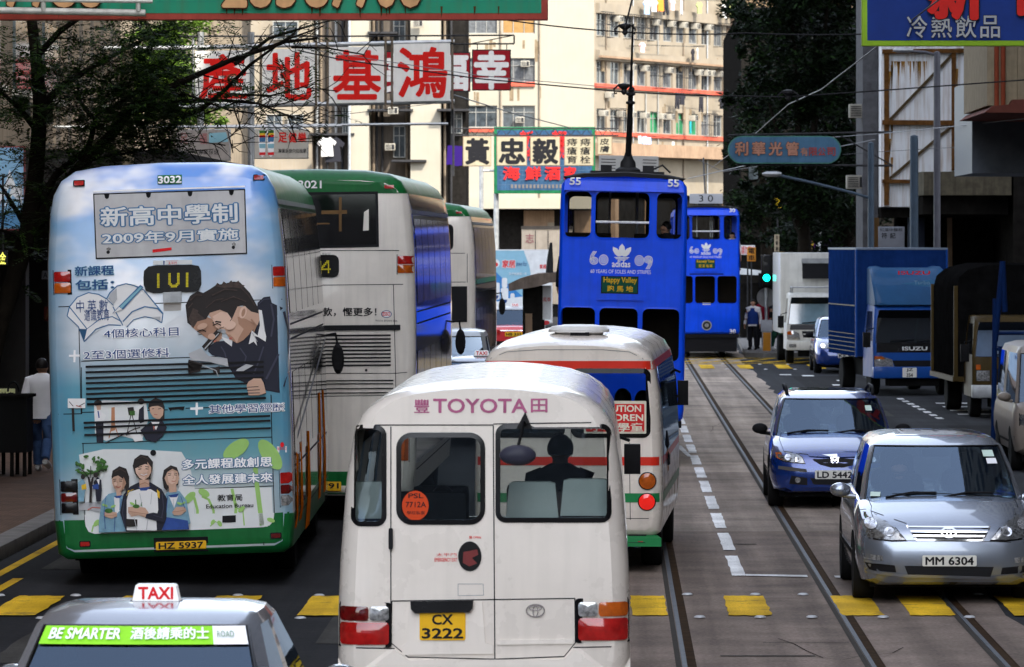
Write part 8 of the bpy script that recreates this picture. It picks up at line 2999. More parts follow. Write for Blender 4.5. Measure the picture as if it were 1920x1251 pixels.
b.tube([rel(g,930,362,232,0.4),(rel(g,930,362,232)[0],0.4,-g.location.z)],0.12, M_steel,8)
b.tube([rel(g,902,300,232,0.4),(rel(g,902,300,232)[0],0.4,-g.location.z)],0.10, M_steel,8)
b.tube([rel(g,902,320,232,0.4), rel(g,940,320,232,0.4)],0.05, M_steel,8)
b.build('sign_post', g)

g = thing('street_sign', 'row of cream boards with black doctor name characters on a zigzag truss', 'sign', wp(1008,311,214))
k = 214 / F
M_creamb = mat('cream sign board',(0.30,0.265,0.185),0.6, var=0.1, streak=0.15)
for chs, x0, x1, y0, y1 in ((('黃',),868,921,256,312),(('忠',),931,988,256,311),(('毅',),994,1050,256,311),(('痔瘡育', '痔瘡栓'),1058,1113,256,311),(('皮膚',),1120,1148,256,290)):
 pb_ = Prints(None)
 pb_.o = Vector((-1008 * k,0,311 * k))
 pb_.map = lambda q_: (q_[0] * k,-q_[1] * k)
 pb_.slab([(x0, y0),(x1, y0),(x1, y1),(x0, y1)], M_slab,-0.02,0.04)
 pb_.slab([(x0 + 1.2, y0 + 1.2),(x1 - 1.2, y0 + 1.2),(x1 - 1.2, y1 - 1.2),(x0 + 1.2, y1 - 1.2)], M_creamb,0.0,0.04)
 bo = pb_.build('sign_board', g)
 pb2 = Prints(None)
 pb2.o, pb2.map = pb_.o, pb_.map
 if len(chs[0]) == 1:
  pb2.text(chs[0],(x0 + 6, y1 - 5, x1 - 5, y0 + 5), M_ink,0.05,0.04)
 else:
  for j, col_ in enumerate(chs):
   for i, ch in enumerate(col_):
    cw = (x1 - x0) / (len(chs) + 0.2)
    hh = (y1 - y0 - 6) / len(col_)
    xa = x0 + 3 + j * cw
    pb2.text(ch,(xa + 2, y0 + 3 + (i + 1) * hh - 1.5, xa + cw - 4, y0 + 3 + i * hh + 0.5), M_ink,0.05,0.01)
 pb2.build('character', bo)
b = MB()
b.tube([rel(g,850,241,214,0.1), rel(g,1160,241,214,0.1)],0.03, M_iron,6)
b.tube([rel(g,850,254,214,0.1), rel(g,1160,254,214,0.1)],0.03, M_iron,6)
for i in range(15):
 x = 850 + i * 20
 b.tube([rel(g, x,254,214,0.1), rel(g, x + 10,241,214,0.1), rel(g, x + 20,254,214,0.1)],0.018, M_iron,5)
b.tube([rel(g,850,200,214,0.1), rel(g,850,330,214,0.1)],0.05, M_iron,6)
b.build('truss', g)

g = thing('street_sign', 'oval pale blue sign with weathered lighting company characters, on the right', 'sign', wp(1471,307,125))
k = 125 / F
Wd, Hd = 212 * k,52 * k
ring = rrect(-Wd / 2, Wd / 2,0, Hd, Hd / 2 - 0.001,10)
b = MB()
b.prism(ring,0,0.16, mat('worn green rim',(0.06,0.16,0.13),0.7, var=0.3))
b.build('sign_box', g)
p = Prints(None)
p.poly(rrect(-Wd / 2 + 0.03, Wd / 2 - 0.03,0.03, Hd - 0.03, Hd / 2 - 0.031,10), mat('pale blue board',(0.06,0.13,0.21),0.6, var=0.12, streak=0.25),0.005,0, raw=True)
p.build('sign_face', g)
p = Prints(None)
p.map = lambda q_: ((q_[0] - 1471) * k,(307 - q_[1]) * k)
M_pk = mat('weathered pink letter',(0.34,0.17,0.12),0.6, var=0.3)
M_rdl = mat('faded red letter',(0.28,0.05,0.04),0.6, var=0.3)
for ch, x0, x1 in (('利',1379,1402),('華',1411,1434),('光',1442,1466),('管',1474,1497)):
 p.text(ch,(x0,291, x1,267), M_pk,0.03,0.03,(mat('letter edge brown',(0.10,0.05,0.03),0.7),0.06))
for ch, x0, x1, m in (('有',1501,1515, M_pk),('限',1517,1532, M_rdl),('公',1534,1548, M_rdl),('司',1551,1566, M_rdl)):
 p.text(ch,(x0,292, x1,277), m,0.03,0.02)
p.build('lettering', g)
b = MB()
b.tube([(-Wd / 2,0.1, Hd + 0.02),(6.9 - g.location.x,0.1, Hd + 0.1)],0.03, M_iron,6)
b.tube([(-Wd / 2 + 0.2,0.1,-0.02),(6.9 - g.location.x,0.1,-0.05)],0.03, M_iron,6)
b.tube([(Wd / 2,0.1, Hd),(6.9 - g.location.x,0.1,-0.05)],0.02, M_iron,6)
b.build('bracket', g)

g, p, k = sign('street_sign', 'small cream foot massage sign with two coloured painted feet',105,476,578,242,298,0.12, M_steel, mat('cream plastic sign',(0.45,0.42,0.37),0.5, var=0.08, streak=0.2),1.5)
for cx in (492,508):
 p.poly([(cx - 7,246),(cx + 7,244),(cx + 6,268),(cx + 5,290),(cx,295),(cx - 5,290),(cx - 7,268)], M_white_ink,0.010,0)
 for j,(c_, y0_, y1_) in enumerate(((P_['dleaf'],245,250),(P_['yellow'],250,254),(M_red_ink,254,258),(P_['blue'],258,266),(P_['teal'],270,278),(M_red_ink,286,291))):
  p.poly([(cx - 6, y0_),(cx + 6, y0_ - 0.5),(cx + 5.5, y1_),(cx - 5.5, y1_)], c_,0.014,0)
for ch, x0, x1 in (('足',522,538),('健',541,556),('樂',559,574)):
 p.text(ch,(x0,267, x1,249), M_redlet,0.014,0.03)
p.text('專業足部穴位按摩',(522,287,574,279), M_ink,0.014,0.01)
p.build('lettering', g)
b = MB()
b.tube([rel(g,470,238,105,0.2),(-12.0 - g.location.x,0.2, rel(g,470,238,105)[2])],0.03, M_steel,6)
b.tube([rel(g,470,238,105,0.2), rel(g,640,236,105,0.2)],0.03, M_steel,6)
for px in (490,565):
 b.tube([rel(g, px,237,105,0.15), rel(g, px,244,105,0.1)],0.02, M_steel,6)
b.build('bracket', g)
g, p, k = sign('street_sign', 'faded pale sign with washed out red characters behind the tree branches',112,330,432,242,302,0.12, M_steel, mat('faded sign face',(0.30,0.27,0.25),0.6, var=0.12, streak=0.3),1.5)
M_fade = mat('washed out red',(0.30,0.12,0.12),0.6)
p.text('足',(338,270,352,250), M_fade,0.012,0.02)
p.text('福',(374,270,388,250), M_fade,0.012,0.02)
p.poly([(392,250),(424,248),(428,266),(392,268)], P_['teal'],0.012,0)
p.text('專業保健',(372,290,410,280), M_ink,0.012,0.0)
p.build('lettering', g)

g, p, k = sign('advert_hoarding', 'pale blue and white shower product hoarding behind the red taxi and shelter',176,911,1036,468,606,0.15, mat('white edge',(0.6,0.6,0.6),0.5), mat('hoarding pale blue',(0.25,0.47,0.60),0.5, var=0.06),2)
HB, HW = mat('hoarding mid blue',(0.05,0.22,0.52),0.5, var=0.15), mat('hoarding white',(0.70,0.72,0.73),0.5)
p.poly([(914,512),(925,505),(950,530),(985,560),(985,603),(914,603)], HB,0.010,0)
p.poly([(982,470),(1034,470),(1034,604),(1000,604),(997,530),(993,500)], HW,0.012,0)
p.poly([(914,572),(950,560),(990,555),(1000,604),(914,604)], HW,0.012,0)
for x0, x1, y0_, y1_ in ((921,937,530,562),(941,951,521,540),(939,953,540,570),(957,965,550,568)):
 p.poly(rrect(*[p.map((x0,0))[0], p.map((x1,0))[0], p.map((0, y1_))[1], p.map((0, y0_))[1]],0.06,3), HW,0.016,0, raw=True)
for cx, cy in ((930,558),(946,566)):
 p.poly([(cx - 5, cy - 4),(cx + 5, cy - 4),(cx + 4, cy + 1),(cx, cy + 4),(cx - 4, cy + 1)], M_navy_ink,0.02,0)
p.poly(E_(929,494,8,8,16), HW,0.016,0)
p.poly(E_(930,496,4,4,12), M_red_ink,0.018,0)
p.text('家居',(942,502,966,488), M_red_ink,0.018,0.03,(HW,0.09))
p.text('shower filter',(968,499,988,490), M_navy_ink,0.018,0.0)
p.text('潔淨健康每一天',(954,516,988,511), HW,0.018,0.0)
p.text('家居',(1012,504,1024,496), M_red_ink,0.018,0.02)
p.text('CHIBLA',(1014,552,1033,546), M_navy_ink,0.018,0.02)
p.build('advert_print', g)
b = MB()
for px in (925,1020):
 b.tube([rel(g, px,600,176,0.1),(rel(g, px,600,176)[0],0.1,-g.location.z)],0.06, M_steel,8)
b.build('sign_post', g)

g, p, k = sign('banner', 'tall pink banner with white characters at the far kerb',185,904,924,448,520,0.05, mat('pink banner cloth',(0.48,0.06,0.16),0.7, var=0.15), None)
for i, ch in enumerate('開業大吉'):
 p.text(ch,(906,463 + i * 14,921,451 + i * 14), M_white_ink,0.006,0.02)
p.build('lettering', g)
b = MB()
b.lathe([(0.02,0),(0.16,0.03),(0.12,0.1),(0.18,0.16),(0.02,0.22)],(0.03,0.02,72 * k), mat('gilt finial',(0.35,0.22,0.05),0.5),12)
b.build('finial', g)
cl = thing('cream_lorry', 'cream box lorry with a red character on its back beyond the hoarding', 'truck',(fx(1015,200),200,0))
b = MB()
b.box(-0.78,1.2,0,4.5,1.0, fz(428,200), mat('cream lorry box',(0.44,0.36,0.27),0.6, var=0.1, streak=0.2))
o = b.build('cargo_box', cl, bevel=0.03)
b = MB()
for x in (-0.25,0.25,0.75):
 b.box(x, x + 0.03,-0.012,0,1.0, fz(432,200), M_iron)
b.box(-0.8,1.22,-0.03,4.52, fz(430,200), fz(424,200), M_greywall)
b.build('box_frame', o)
p = Prints(None)
p.text('志',(-0.62,3.42,-0.30,3.78), M_fade,0.02,0.01)
p.build('lettering', o)
b = MB()
b.box(-0.7,1.1,0.1,4.4,0.5,1.0, M_dark)
b.build('chassis', cl)
for x in (-0.6,1.0):
 wheel(cl, x,0.9,0.42)
b = MB()
b.box(-0.7,1.1,4.55,6.1,0.5,2.3, M_trkwhite)
b.build('cab', cl, bevel=0.08)

g = thing('tram_shelter', 'tram stop shelter with a curved concrete canopy on a dark pillar', 'shelter',(fx(1000,121),121,0.14))
k = 121 / F
def tsx(px, py):
 return ((px - 1000) * k, fz(py,121) - 0.14)
b = MB()
pl = [tsx(*q_) for q_ in [(955,546),(954,532),(975,522),(1005,514),(1040,511),(1075,511),(1075,527),(1030,530),(1010,537),(985,541)]]
b.prism(pl,-0.4,4.2, mat('stained canopy concrete',(0.15,0.12,0.10),0.9, var=0.35, scale=3, streak=0.4))
b.build('canopy', g)
b = MB()
b.box(tsx(980,0)[0], tsx(1017,0)[0],0.0,3.8,0, tsx(0,538)[1], M_darkwall)
b.build('pillar', g)
b = MB()
b.box(tsx(985,0)[0], tsx(998,0)[0],-0.05,0.0,0, tsx(0,588)[1], M_slab)
b.build('bin_box', g)
b = MB()
b.box(tsx(1016,0)[0] + 0.01, tsx(1033,0)[0],0.4,0.46, tsx(0,600)[1], tsx(0,536)[1], HW)
o = b.build('notice_panel', g)
p = Prints(None,(0,0.4,0))
p.text('電車',(tsx(1018,0)[0], tsx(0,566)[1], tsx(1032,0)[0], tsx(0,558)[1]), M_red_ink,0.006,0.0)
p.build('lettering', o)
b = MB()
b.tube([tsx(1030,512)[:1] + (0.2, tsx(0,512)[1]), tsx(1031,490)[:1] + (0.2, tsx(0,490)[1]), tsx(1033,452)[:1] + (0.2, tsx(0,455)[1])],[0.09,0.08,0.03], M_iron,8)
b.build('roof_lamp', g)

M_postblue = mat('blue grey post paint',(0.045,0.065,0.09),0.5, var=0.15)
M_postgrey = mat('grey post paint',(0.085,0.085,0.10),0.5, var=0.15)
def post(name, label, px, ytop, Y, r, m, zbase=0.15, arm=None):
 x = fx(px, Y)
 root = thing(name, label, 'lamp post' if arm else 'post',(x, Y, zbase))
 zt = fz(ytop, Y) - zbase
 b = MB()
 b.lathe([(r * 1.8,0),(r * 1.8,0.25),(r * 1.15,0.3),(r,1.5),(r * 0.95, zt - 0.1),(r * 0.9, zt),(0.001, zt + 0.03)],(0,0,0), m,14)
 b.build('pole', root)
 if arm:
  b = MB()
  b.tube([(fx(q_[0], Y) - x,0, fz(q_[1], Y) - zbase) for q_ in arm],0.035, m,8)
  b.build('arm', root)
  q_ = arm[-1]
  hx, hz_ = fx(q_[0], Y) - x, fz(q_[1], Y) - zbase
  b = MB()
  b.loft([[(hx + dx_, ry * math.cos(t) * 0.12, hz_ + 0.02 + ry * 0.07 * math.sin(t)) for t in [2 * math.pi * kk / 12 for kk in range(12)]] for dx_, ry in ((-0.35,0.4),(-0.25,0.9),(0.0,1.0),(0.12,0.6))], M_steel)
  b.build('lamp_head', root)
 return root
post('lamp_post', 'slim grey lamp post with a short top arm in front of the rusty white wall',1757,98,122.6,0.085, M_postgrey,0.0,[(1757,104),(1735,98),(1702,96)])
post('street_post', 'thick blue grey post cut off level, standing before the rusty white wall',1714,255,122.6,0.105, M_postblue,0.0)
post('lamp_post', 'blue grey lamp post with a long slanting arm left of the rusty white wall',1633,268,124,0.08, M_postblue,0.15,[(1633,372),(1600,362),(1520,342),(1456,328)])
post('street_post', 'tan concrete column rising behind the wrapped bus among the branches',240,82,92,0.115, mat('tan concrete post',(0.20,0.17,0.11),0.85, var=0.2, streak=0.3),0.15)
g = thing('loading_frame', 'blue steel frame with a slanting pole standing in front of the yellow lorry', 'steel frame',(fx(1868,88),88,0))
M_fblue = mat('blue frame paint',(0.005,0.018,0.075),0.6, var=0.2)
def fr2(px, py):
 return (fx(px,88) - g.location.x,0.0, fz(py,88))
b = MB()
for a, c_, r_ in (((1880,490),(1866,640),0.05),((1866,560),(1862,870),0.045),((1880,490),(1884,585),0.05),((1878,650),(1872,870),0.045),((1872,655),(1920,655),0.03),((1872,625),(1920,625),0.03)):
 b.tube([fr2(*a), fr2(*c_)], r_, M_fblue,8)
b.tube([fr2(1872,655)[:1] + (1.0, fr2(1872,655)[2]), fr2(1920,655)[:1] + (1.0, fr2(1920,655)[2])],0.03, M_fblue,8)
for px in (1872,1920):
 b.tube([(fr2(px,655)[0],0, fr2(px,655)[2]),(fr2(px,655)[0],1.0, fr2(px,655)[2])],0.03, M_fblue,8)
 b.tube([(fr2(px,655)[0],1.0, fr2(px,655)[2]),(fr2(px,655)[0],1.0,0)],0.04, M_fblue,8)
 b.tube([(fr2(px,870)[0],0, fr2(px,850)[2]),(fr2(px,655)[0],0,0)],0.04, M_fblue,8)
b.build('steel_tube', g)
b = MB()
b.box(fr2(1895,0)[0], fr2(1912,0)[0],-0.12,0.0, fr2(0,720)[2], fr2(0,648)[2], mat('grey hung sack',(0.18,0.17,0.16),0.8, var=0.3))
b.build('hung_sack', g, bevel=0.03)

def small_board(label, x0, x1, y0, y1, Y, m, txt=None, tm=None, name='notice_board'):
 gg, pp, kk = sign(name, label, Y, x0, x1, y0, y1,0.06, m, None, cat='notice')
 if txt:
  for i, t_ in enumerate(txt):
   h_ = (y1 - y0) / len(txt)
   pp.text(t_,(x0 + 2, y0 + (i + 1) * h_ - 1.5, x1 - 2, y0 + i * h_ + 1.5), tm or M_ink,0.008,0.01)
  pp.build('lettering', gg)
 b_ = MB()
 b_.tube([(0,0.05,0),(0,0.05,-gg.location.z + 0.1)],0.03, M_iron,6)
 b_.build('post', gg)
 return gg
small_board('white notice with red writing right of tram 30',1388,1416,460,478,172, HW,['請勿超越'], M_red_ink)
small_board('orange and white notice under the red one, right of tram 30',1401,1417,464,490,171, mat('orange notice',(0.55,0.22,0.03),0.6),['電', '車'], M_ink)
small_board('purple and yellow banner behind the white truck',1514,1528,450,470,190, mat('purple banner',(0.06,0.01,0.12),0.7),['特價'], P_['yellow'], 'banner')
small_board('purple and white banner behind the white truck',1545,1558,450,470,190, mat('purple banner',(0.06,0.01,0.12),0.7),['大', '減'], M_white_ink, 'banner')
small_board('white upright shop banner behind the white truck',1531,1540,430,470,191, HW, None, None, 'banner')
small_board('cream upright shop banner left of the traffic signal',1452,1461,440,472,180, mat('cream banner',(0.45,0.36,0.25),0.7),['茶', '餐', '廳'], M_ink, 'banner')
small_board('yellow lantern sign glowing among the trees',1452,1464,371,390,192, mat('yellow lantern',(0.75,0.50,0.02),0.5, emit=0.1), None, None, 'lantern_sign')
g, p, k = sign('notice_board', 'pale notice with two black characters under the rusty white wall',128,1647,1696,425,468,0.06, mat('pale notice',(0.20,0.21,0.24),0.6), None, cat='notice')
for ch, x0, x1 in (('符',1653,1663),('記',1669,1679)):
 p.text(ch,(x0,447, x1,437), M_ink,0.008,0.02)
p.text('紅葉中醫館',(1650,434,1692,428), M_ink,0.008,0.0)
p.build('lettering', g)
b = MB()
b.tube([(0,0.05,0),(0,0.05,-g.location.z + 0.1)],0.04, M_iron,6)
b.build('post', g)

g = thing('street_kiosk', 'small kiosk with a white slanting awning and yellow side behind the traffic signal', 'kiosk',(fx(1420,178),178,0.1))
k = 178 / F
b = MB()
b.box((1390 - 1420) * k,(1470 - 1420) * k,0.5,3,0,1.9, M_darkwall)
b.build('wall', g)
b = MB()
b.prism([((1386 - 1420) * k, fz(508,178)),((1440 - 1420) * k, fz(515,178)),((1440 - 1420) * k, fz(522,178)),((1386 - 1420) * k, fz(520,178))],-0.3,2.5, HW)
b.build('awning', g)
b = MB()
b.box((1461 - 1420) * k,(1470 - 1420) * k,0.2,0.5,0, fz(478,178), mat('yellow kiosk panel',(0.32,0.22,0.03),0.6))
b.build('side_panel', g)

g = thing('traffic_signal', 'traffic signal showing green on a grey post at the island', 'traffic light',(fx(1437,154),154,0.14))
k = 154 / F
def ts(px, py):
 return ((px - 1437) * k, fz(py,154) - 0.14)
b = MB()
b.tube([(0,0.05,0),(0,0.05, ts(0,480)[1])],0.055, M_steel,10)
b.build('pole', g)
b = MB()
b.box(ts(1427,0)[0], ts(1447,0)[0],-0.18,0.0, ts(0,536)[1], ts(0,478)[1], M_blackgloss)
b.box(ts(1422,0)[0], ts(1452,0)[0],-0.005,0.01, ts(0,540)[1], ts(0,512)[1], M_black)
o = b.build('signal_head', g, bevel=0.02)
for cy, m, nm in ((521, mat('green signal light',(0.0,0.85,0.62),0.3, emit=2.2, var=0.02), 'green_light'),(503, M_blackgloss, 'amber_light'),(486, M_blackgloss, 'red_light')):
 p = Prints(None,(0,-0.18,0))
 p.poly(ellipse(ts(1437,0)[0], ts(0, cy)[1],0.105,0.105,20), m,0.006,0, raw=True)
 p.build(nm, o)
b = MB()
b.lathe([(0.001,-0.02),(18 * k,-0.02),(18 * k,0.0),(0.001,0.0)],(0,0.14, ts(0,558)[1]), mat('grey disc back',(0.16,0.16,0.16),0.6),24, 'Y')
b.build('sign_disc', g)
b = MB()
b.box(ts(1426,0)[0], ts(1448,0)[0],-0.22,-0.05, ts(0,622)[1], ts(0,600)[1], mat('pale control box',(0.36,0.37,0.40),0.5))
b.box(ts(1429,0)[0], ts(1446,0)[0],-0.2,0.0,0.0, ts(0,622)[1], mat('orange bollard',(0.45,0.19,0.02),0.5, var=0.15))
b.build('control_box', g, bevel=0.02)
person('person in a blue waistcoat and white shirt waiting left of the traffic signal',(fx(1413,156),156.5,0.14), R(-15), 'stand', M_whitecloth, M_darkcloth, vest=M_bluecloth, h=1.56)
person('person in a dark red top standing behind the traffic signal post',(fx(1427,158),158.2,0.14), R(10), 'stand', M_redcloth, M_darkcloth, h=1.6)
person('person in dark top, green trousers and white shoes right of the traffic signal',(fx(1457,155),155.2,0.14), R(35), 'walk', M_darkcloth, M_greencloth, h=1.62, stride=0.08, shoes=M_shoe)

person('man in a white T-shirt and blue jeans walking away on the left pavement',((79 - VX) * 73.6 / F,73.6,0.15), R(180 - 4), 'walk', M_whitecloth, M_denim, h=1.64, stride=0.22, shoes=M_shoe, head_turn=(-0.25,-0.55),
       arms=[((0.26,0.04,-0.28),(0.25,-0.10,-0.50)),((-0.28,0.06,-0.28),(-0.25,-0.06,-0.50))])
g = thing('news_stall', 'dark box stall on thin legs at the left edge of the pavement', 'stall',(fx(18,72),72,0.15))
b = MB()
b.box(-0.5,0.24,0,0.8,0.34,1.12, mat('dark stall board',(0.012,0.012,0.012),0.7))
b.box(-0.55,0.28,-0.03,0.85,1.12,1.16, M_darkwall)
b.build('stall_box', g)
for x in (-0.46,-0.2,0.0,0.18):
 b = MB()
 b.box(x, x + 0.05,0.04,0.1,0,0.34, M_darkwall)
 b.box(x, x + 0.05,0.7,0.76,0,0.34, M_darkwall)
 b.build('leg', g)
b = MB()
b.tube([(0.02 + 0.08 * math.cos(t),0.3,1.2 + 0.14 * math.sin(t)) for t in [math.pi * i / 10 for i in range(11)]],0.015, M_black,6)
b.build('handle', g)
g, p, k = sign('shop_notice', 'small pale yellow notice with black estate agency characters above the stall',73,-12,28,729,756,0.04, mat('pale yellow notice',(0.62,0.62,0.30),0.6), None, cat='notice')
p.text('地產',(2,751,26,735), M_ink,0.006,0.02)
p.build('lettering', g)
b = MB()
b.tube([(0,0.02,0),(0,0.02,-g.location.z + 1.28)],0.015, M_iron,6)
b.build('post', g)
g, p, k = sign('poster_board', 'pale blue poster of white mountain peaks behind the tree trunk at left',88,-60,47,274,432,0.12, mat('poster edge',(0.20,0.06,0.06),0.6), mat('poster sky blue',(0.24,0.44,0.62),0.5, var=0.08),3, cat='poster')
for pts in ([(-50,400),(-20,340),(5,362),(18,318),(30,350),(42,345),(42,370),(18,350),(0,385)],[(5,395),(22,352),(42,372),(42,385),(24,366)]):
 p.poly(pts, P_['pale'],0.01,0)
p.poly([(-55,425),(-20,400),(20,395),(44,405),(44,428)], mat('poster deep blue',(0.10,0.26,0.45),0.5),0.012,0)
p.build('poster_print', g)
for label, body, x0, x1, y0, y1, Y, fm, tm in (('dark sign with small yellow neon gold character at the left edge', '金',-4,14,470,498,84, M_ink, mat('yellow neon',(0.70,0.68,0.10),0.4, emit=0.4)),('dark sign with dim orange numerals behind the wrapped bus', '540',26,82,505,532,108, mat('dim orange sign',(0.03,0.012,0.006),0.6), mat('dim orange lettering',(0.14,0.045,0.01),0.6)),('dark red sign with faint shop lettering left of the wrapped bus', 'Cheong',44,104,474,492,110, mat('dim red sign',(0.02,0.006,0.005),0.6), mat('dim tan lettering',(0.09,0.04,0.015),0.6)),('pale grey notice between the shop signs and the wrapped bus', 'A12',78,104,508,524,96, mat('dim grey notice',(0.14,0.14,0.16),0.6), M_ink),('dark red shop notice beside the wrapped bus, below the grey one', 'A1',82,104,575,602,96, mat('dim red notice',(0.06,0.012,0.01),0.6), mat('dim tan lettering',(0.09,0.04,0.015),0.6))):
 g, p, k = sign('shop_sign', label, Y, x0, x1, y0, y1,0.08, fm, None)
 p.text(body,(x0 + 3, y1 - 3, x1 - 3, y0 + 3), tm,0.008,0.01)
 p.build('lettering', g)
 b = MB()
 b.tube([(0,0.04,(y1 - y0) * k),(0,0.04,4.6 - g.location.z)],0.02, M_iron,6)
 b.build('hanger', g)

# ---------------------------------------------------------------- trees
def leaf_mesh(name, quads, mats, mix=0.15):
 me_ = bpy.data.meshes.new(name)
 vs, fs = [],[]
 for q_ in quads:
  o_ = len(vs)
  vs.extend(q_)
  fs.append((o_, o_ + 1, o_ + 2, o_ + 3))
 me_.from_pydata(vs,[], fs)
 for m in mats:
  me_.materials.append(m)
 if len(mats) > 1:
  q_ = random.Random(len(fs))
  me_.polygons.foreach_set('material_index',[1 if q_.random() < mix else 0 for _ in fs])
 return me_

def leaf_mat(name, col, trans=0.35):
 if name in MATS:
  return MATS[name]
 m = mat(name, col,0.55, var=0.45, scale=1.1)
 n, l = m.node_tree.nodes, m.node_tree.links
 b_ = n['Principled BSDF']
 tr = n.new('ShaderNodeBsdfTranslucent')
 l.new(b_.inputs['Base Color'].links[0].from_socket, tr.inputs[0])
 mx = n.new('ShaderNodeMixShader')
 mx.inputs[0].default_value = trans
 l.new(b_.outputs[0], mx.inputs[1])
 l.new(tr.outputs[0], mx.inputs[2])
 l.new(mx.outputs[0], n['Material Output'].inputs[0])
 return m

M_bark = mat('dark bark',(0.010,0.008,0.006),0.95, var=0.4, scale=8, bump=0.5)
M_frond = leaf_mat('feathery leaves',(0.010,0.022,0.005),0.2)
Yt1 = 68.0
g = thing('street_tree', 'feathery leaved street tree spreading over the wrapped bus from the left pavement', 'tree',(fx(40, Yt1), Yt1,0.15))
GO = Vector(g.location)
def tp_(px, py, dy=0.0):
 return wp(px, py, Yt1 + dy) - GO if False else Vector((fx(px, Yt1), Yt1 + dy, fz(py, Yt1))) - GO
b = MB()
b.tube([(-0.75,0,0), tp_(-48,800), tp_(2,600), tp_(52,440), tp_(68,320), tp_(76,200), tp_(66,90), tp_(52,-20), tp_(45,-120)],[0.17,0.14,0.13,0.125,0.11,0.10,0.08,0.06,0.03], M_bark,10)
b.build('trunk', g)
q = random.Random(21)
branches = [([(62,430),(120,352),(165,300),(215,250),(255,203),(300,180),(350,158),(440,118),(545,86),(600,76)],0.10,-0.5),
   ([(66,400),(105,330),(160,275),(172,215),(235,178),(300,130),(330,90)],0.06,0.6),
   ([(255,205),(320,197),(348,222),(385,212),(430,175),(480,130),(545,88),(620,60)],0.055,-0.9),
   ([(255,200),(330,190),(420,188),(480,195),(540,215),(590,229)],0.035,0.4),
   ([(300,182),(360,180),(440,210),(520,225),(600,226)],0.022,-1.2),
   ([(76,200),(110,160),(150,130),(200,95),(260,60),(330,35)],0.06,1.0),
   ([(72,250),(40,200),(10,170),(-30,150)],0.05,-0.8),([(60,440),(30,400),(-5,350),(-40,330)],0.05,0.5),
   ([(62,470),(30,440),(0,425),(-30,400)],0.035,-0.6),([(68,110),(120,60),(190,20),(280,-20),(380,-50)],0.05,-1.0),
   ([(440,118),(500,70),(580,40),(650,20)],0.03,0.8),([(545,86),(620,95),(690,110)],0.02,-0.4),([(430,175),(500,178),(560,160),(620,165)],0.018,0.7),
   ([(165,300),(240,290),(320,262),(380,268),(430,275)],0.022,-0.3),([(240,290),(270,280),(340,275),(365,300)],0.015,0.3),([(440,205),(455,240),(440,262),(445,290)],0.012,-0.5),([(540,215),(555,250),(568,270)],0.01,-0.6),
   ([(172,215),(140,190),(120,150),(110,100)],0.035,1.2),([(385,212),(460,190),(520,205),(580,200)],0.014,-1.3)]
nodes = []
for pts, r0, dd in branches:
 path, rs = [],[]
 for i,(x, y) in enumerate(pts):
  t = i / (len(pts) - 1)
  path.append(tp_(x + q.uniform(-3,3), y + q.uniform(-3,3), dd * t * 2.0))
  rs.append(max(0.008, r0 * (1 - 0.85 * t)))
 bb_ = MB()
 bb_.tube(path, rs, M_bark,7)
 for i in range(1, len(path)):
  for _ in range(5):
   t = q.random()
   a = path[i - 1].lerp(path[i], t)
   d = Vector((q.uniform(-0.4,1), q.uniform(-1,1), q.uniform(-0.35,0.65))).normalized()
   ln = q.uniform(0.25,0.75)
   mid = a + d * ln * 0.5 + Vector((0,0, q.uniform(-0.06,0.06)))
   e_ = a + d * ln + Vector((0,0, q.uniform(-0.15,0.08)))
   bb_.tube([a, mid, e_],[max(0.006, rs[i] * 0.35),0.006,0.003], M_bark,5)
   nodes.append((mid, d))
   nodes.append((e_, d))
 bb_.build('limb', g)
quads = []
def frond(a, d, ln, quads, npair=11, lw=0.03):
 d = d.normalized()
 sidev = d.cross(Vector((q.uniform(-0.3,0.3), q.uniform(-0.3,0.3),1))).normalized()
 up = sidev.cross(d).normalized()
 for i in range(npair):
  t = (i + 0.6) / npair
  base = a + d * ln * t + Vector((0,0,-0.22 * ln * t * t))
  ll = 0.36 * ln * (0.5 + 1.2 * t * (1 - t) * 2) * q.uniform(0.8,1.15) * 0.62
  for sg in (1,-1):
   e_ = base + (sidev * sg * 0.86 + d * 0.5) * ll + up * q.uniform(-0.03,0.02)
   wv = d * lw * 0.5
   m_ = base.lerp(e_,0.45)
   quads.append((base, m_ + wv, e_, m_ - wv))
def dens(px, py):
 if px < 130 and 330 < py:
  return 0.35
 if px < 330:
  return 1.0 if py < 300 else 0.25
 if px < 720:
  return max(0.0,0.30 - (px - 330) / 1100) * (1.0 if py < 100 else 0.4 if py < 240 else 0.12)
 return 0
tries = 0
while tries < 9000:
 tries += 1
 a, d = nodes[q.randrange(len(nodes))]
 a = a + Vector((q.gauss(0,0.35), q.gauss(0,0.7), q.gauss(0.08,0.28)))
 wpos = a + GO
 px, py = VX + wpos.x * F / wpos.y, VY - (wpos.z - CH) * F / wpos.y
 if q.random() > dens(px, py) * 0.31:
  continue
 for _ in range(q.choice((1,2,3))):
  dd = Vector((q.uniform(-1,1), q.uniform(-1,1), q.uniform(-0.35,0.3)))
  frond(a, dd, q.uniform(0.26,0.5), quads)
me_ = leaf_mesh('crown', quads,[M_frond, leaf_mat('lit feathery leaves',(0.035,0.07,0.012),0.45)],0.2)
link(me_, 'crown', g)

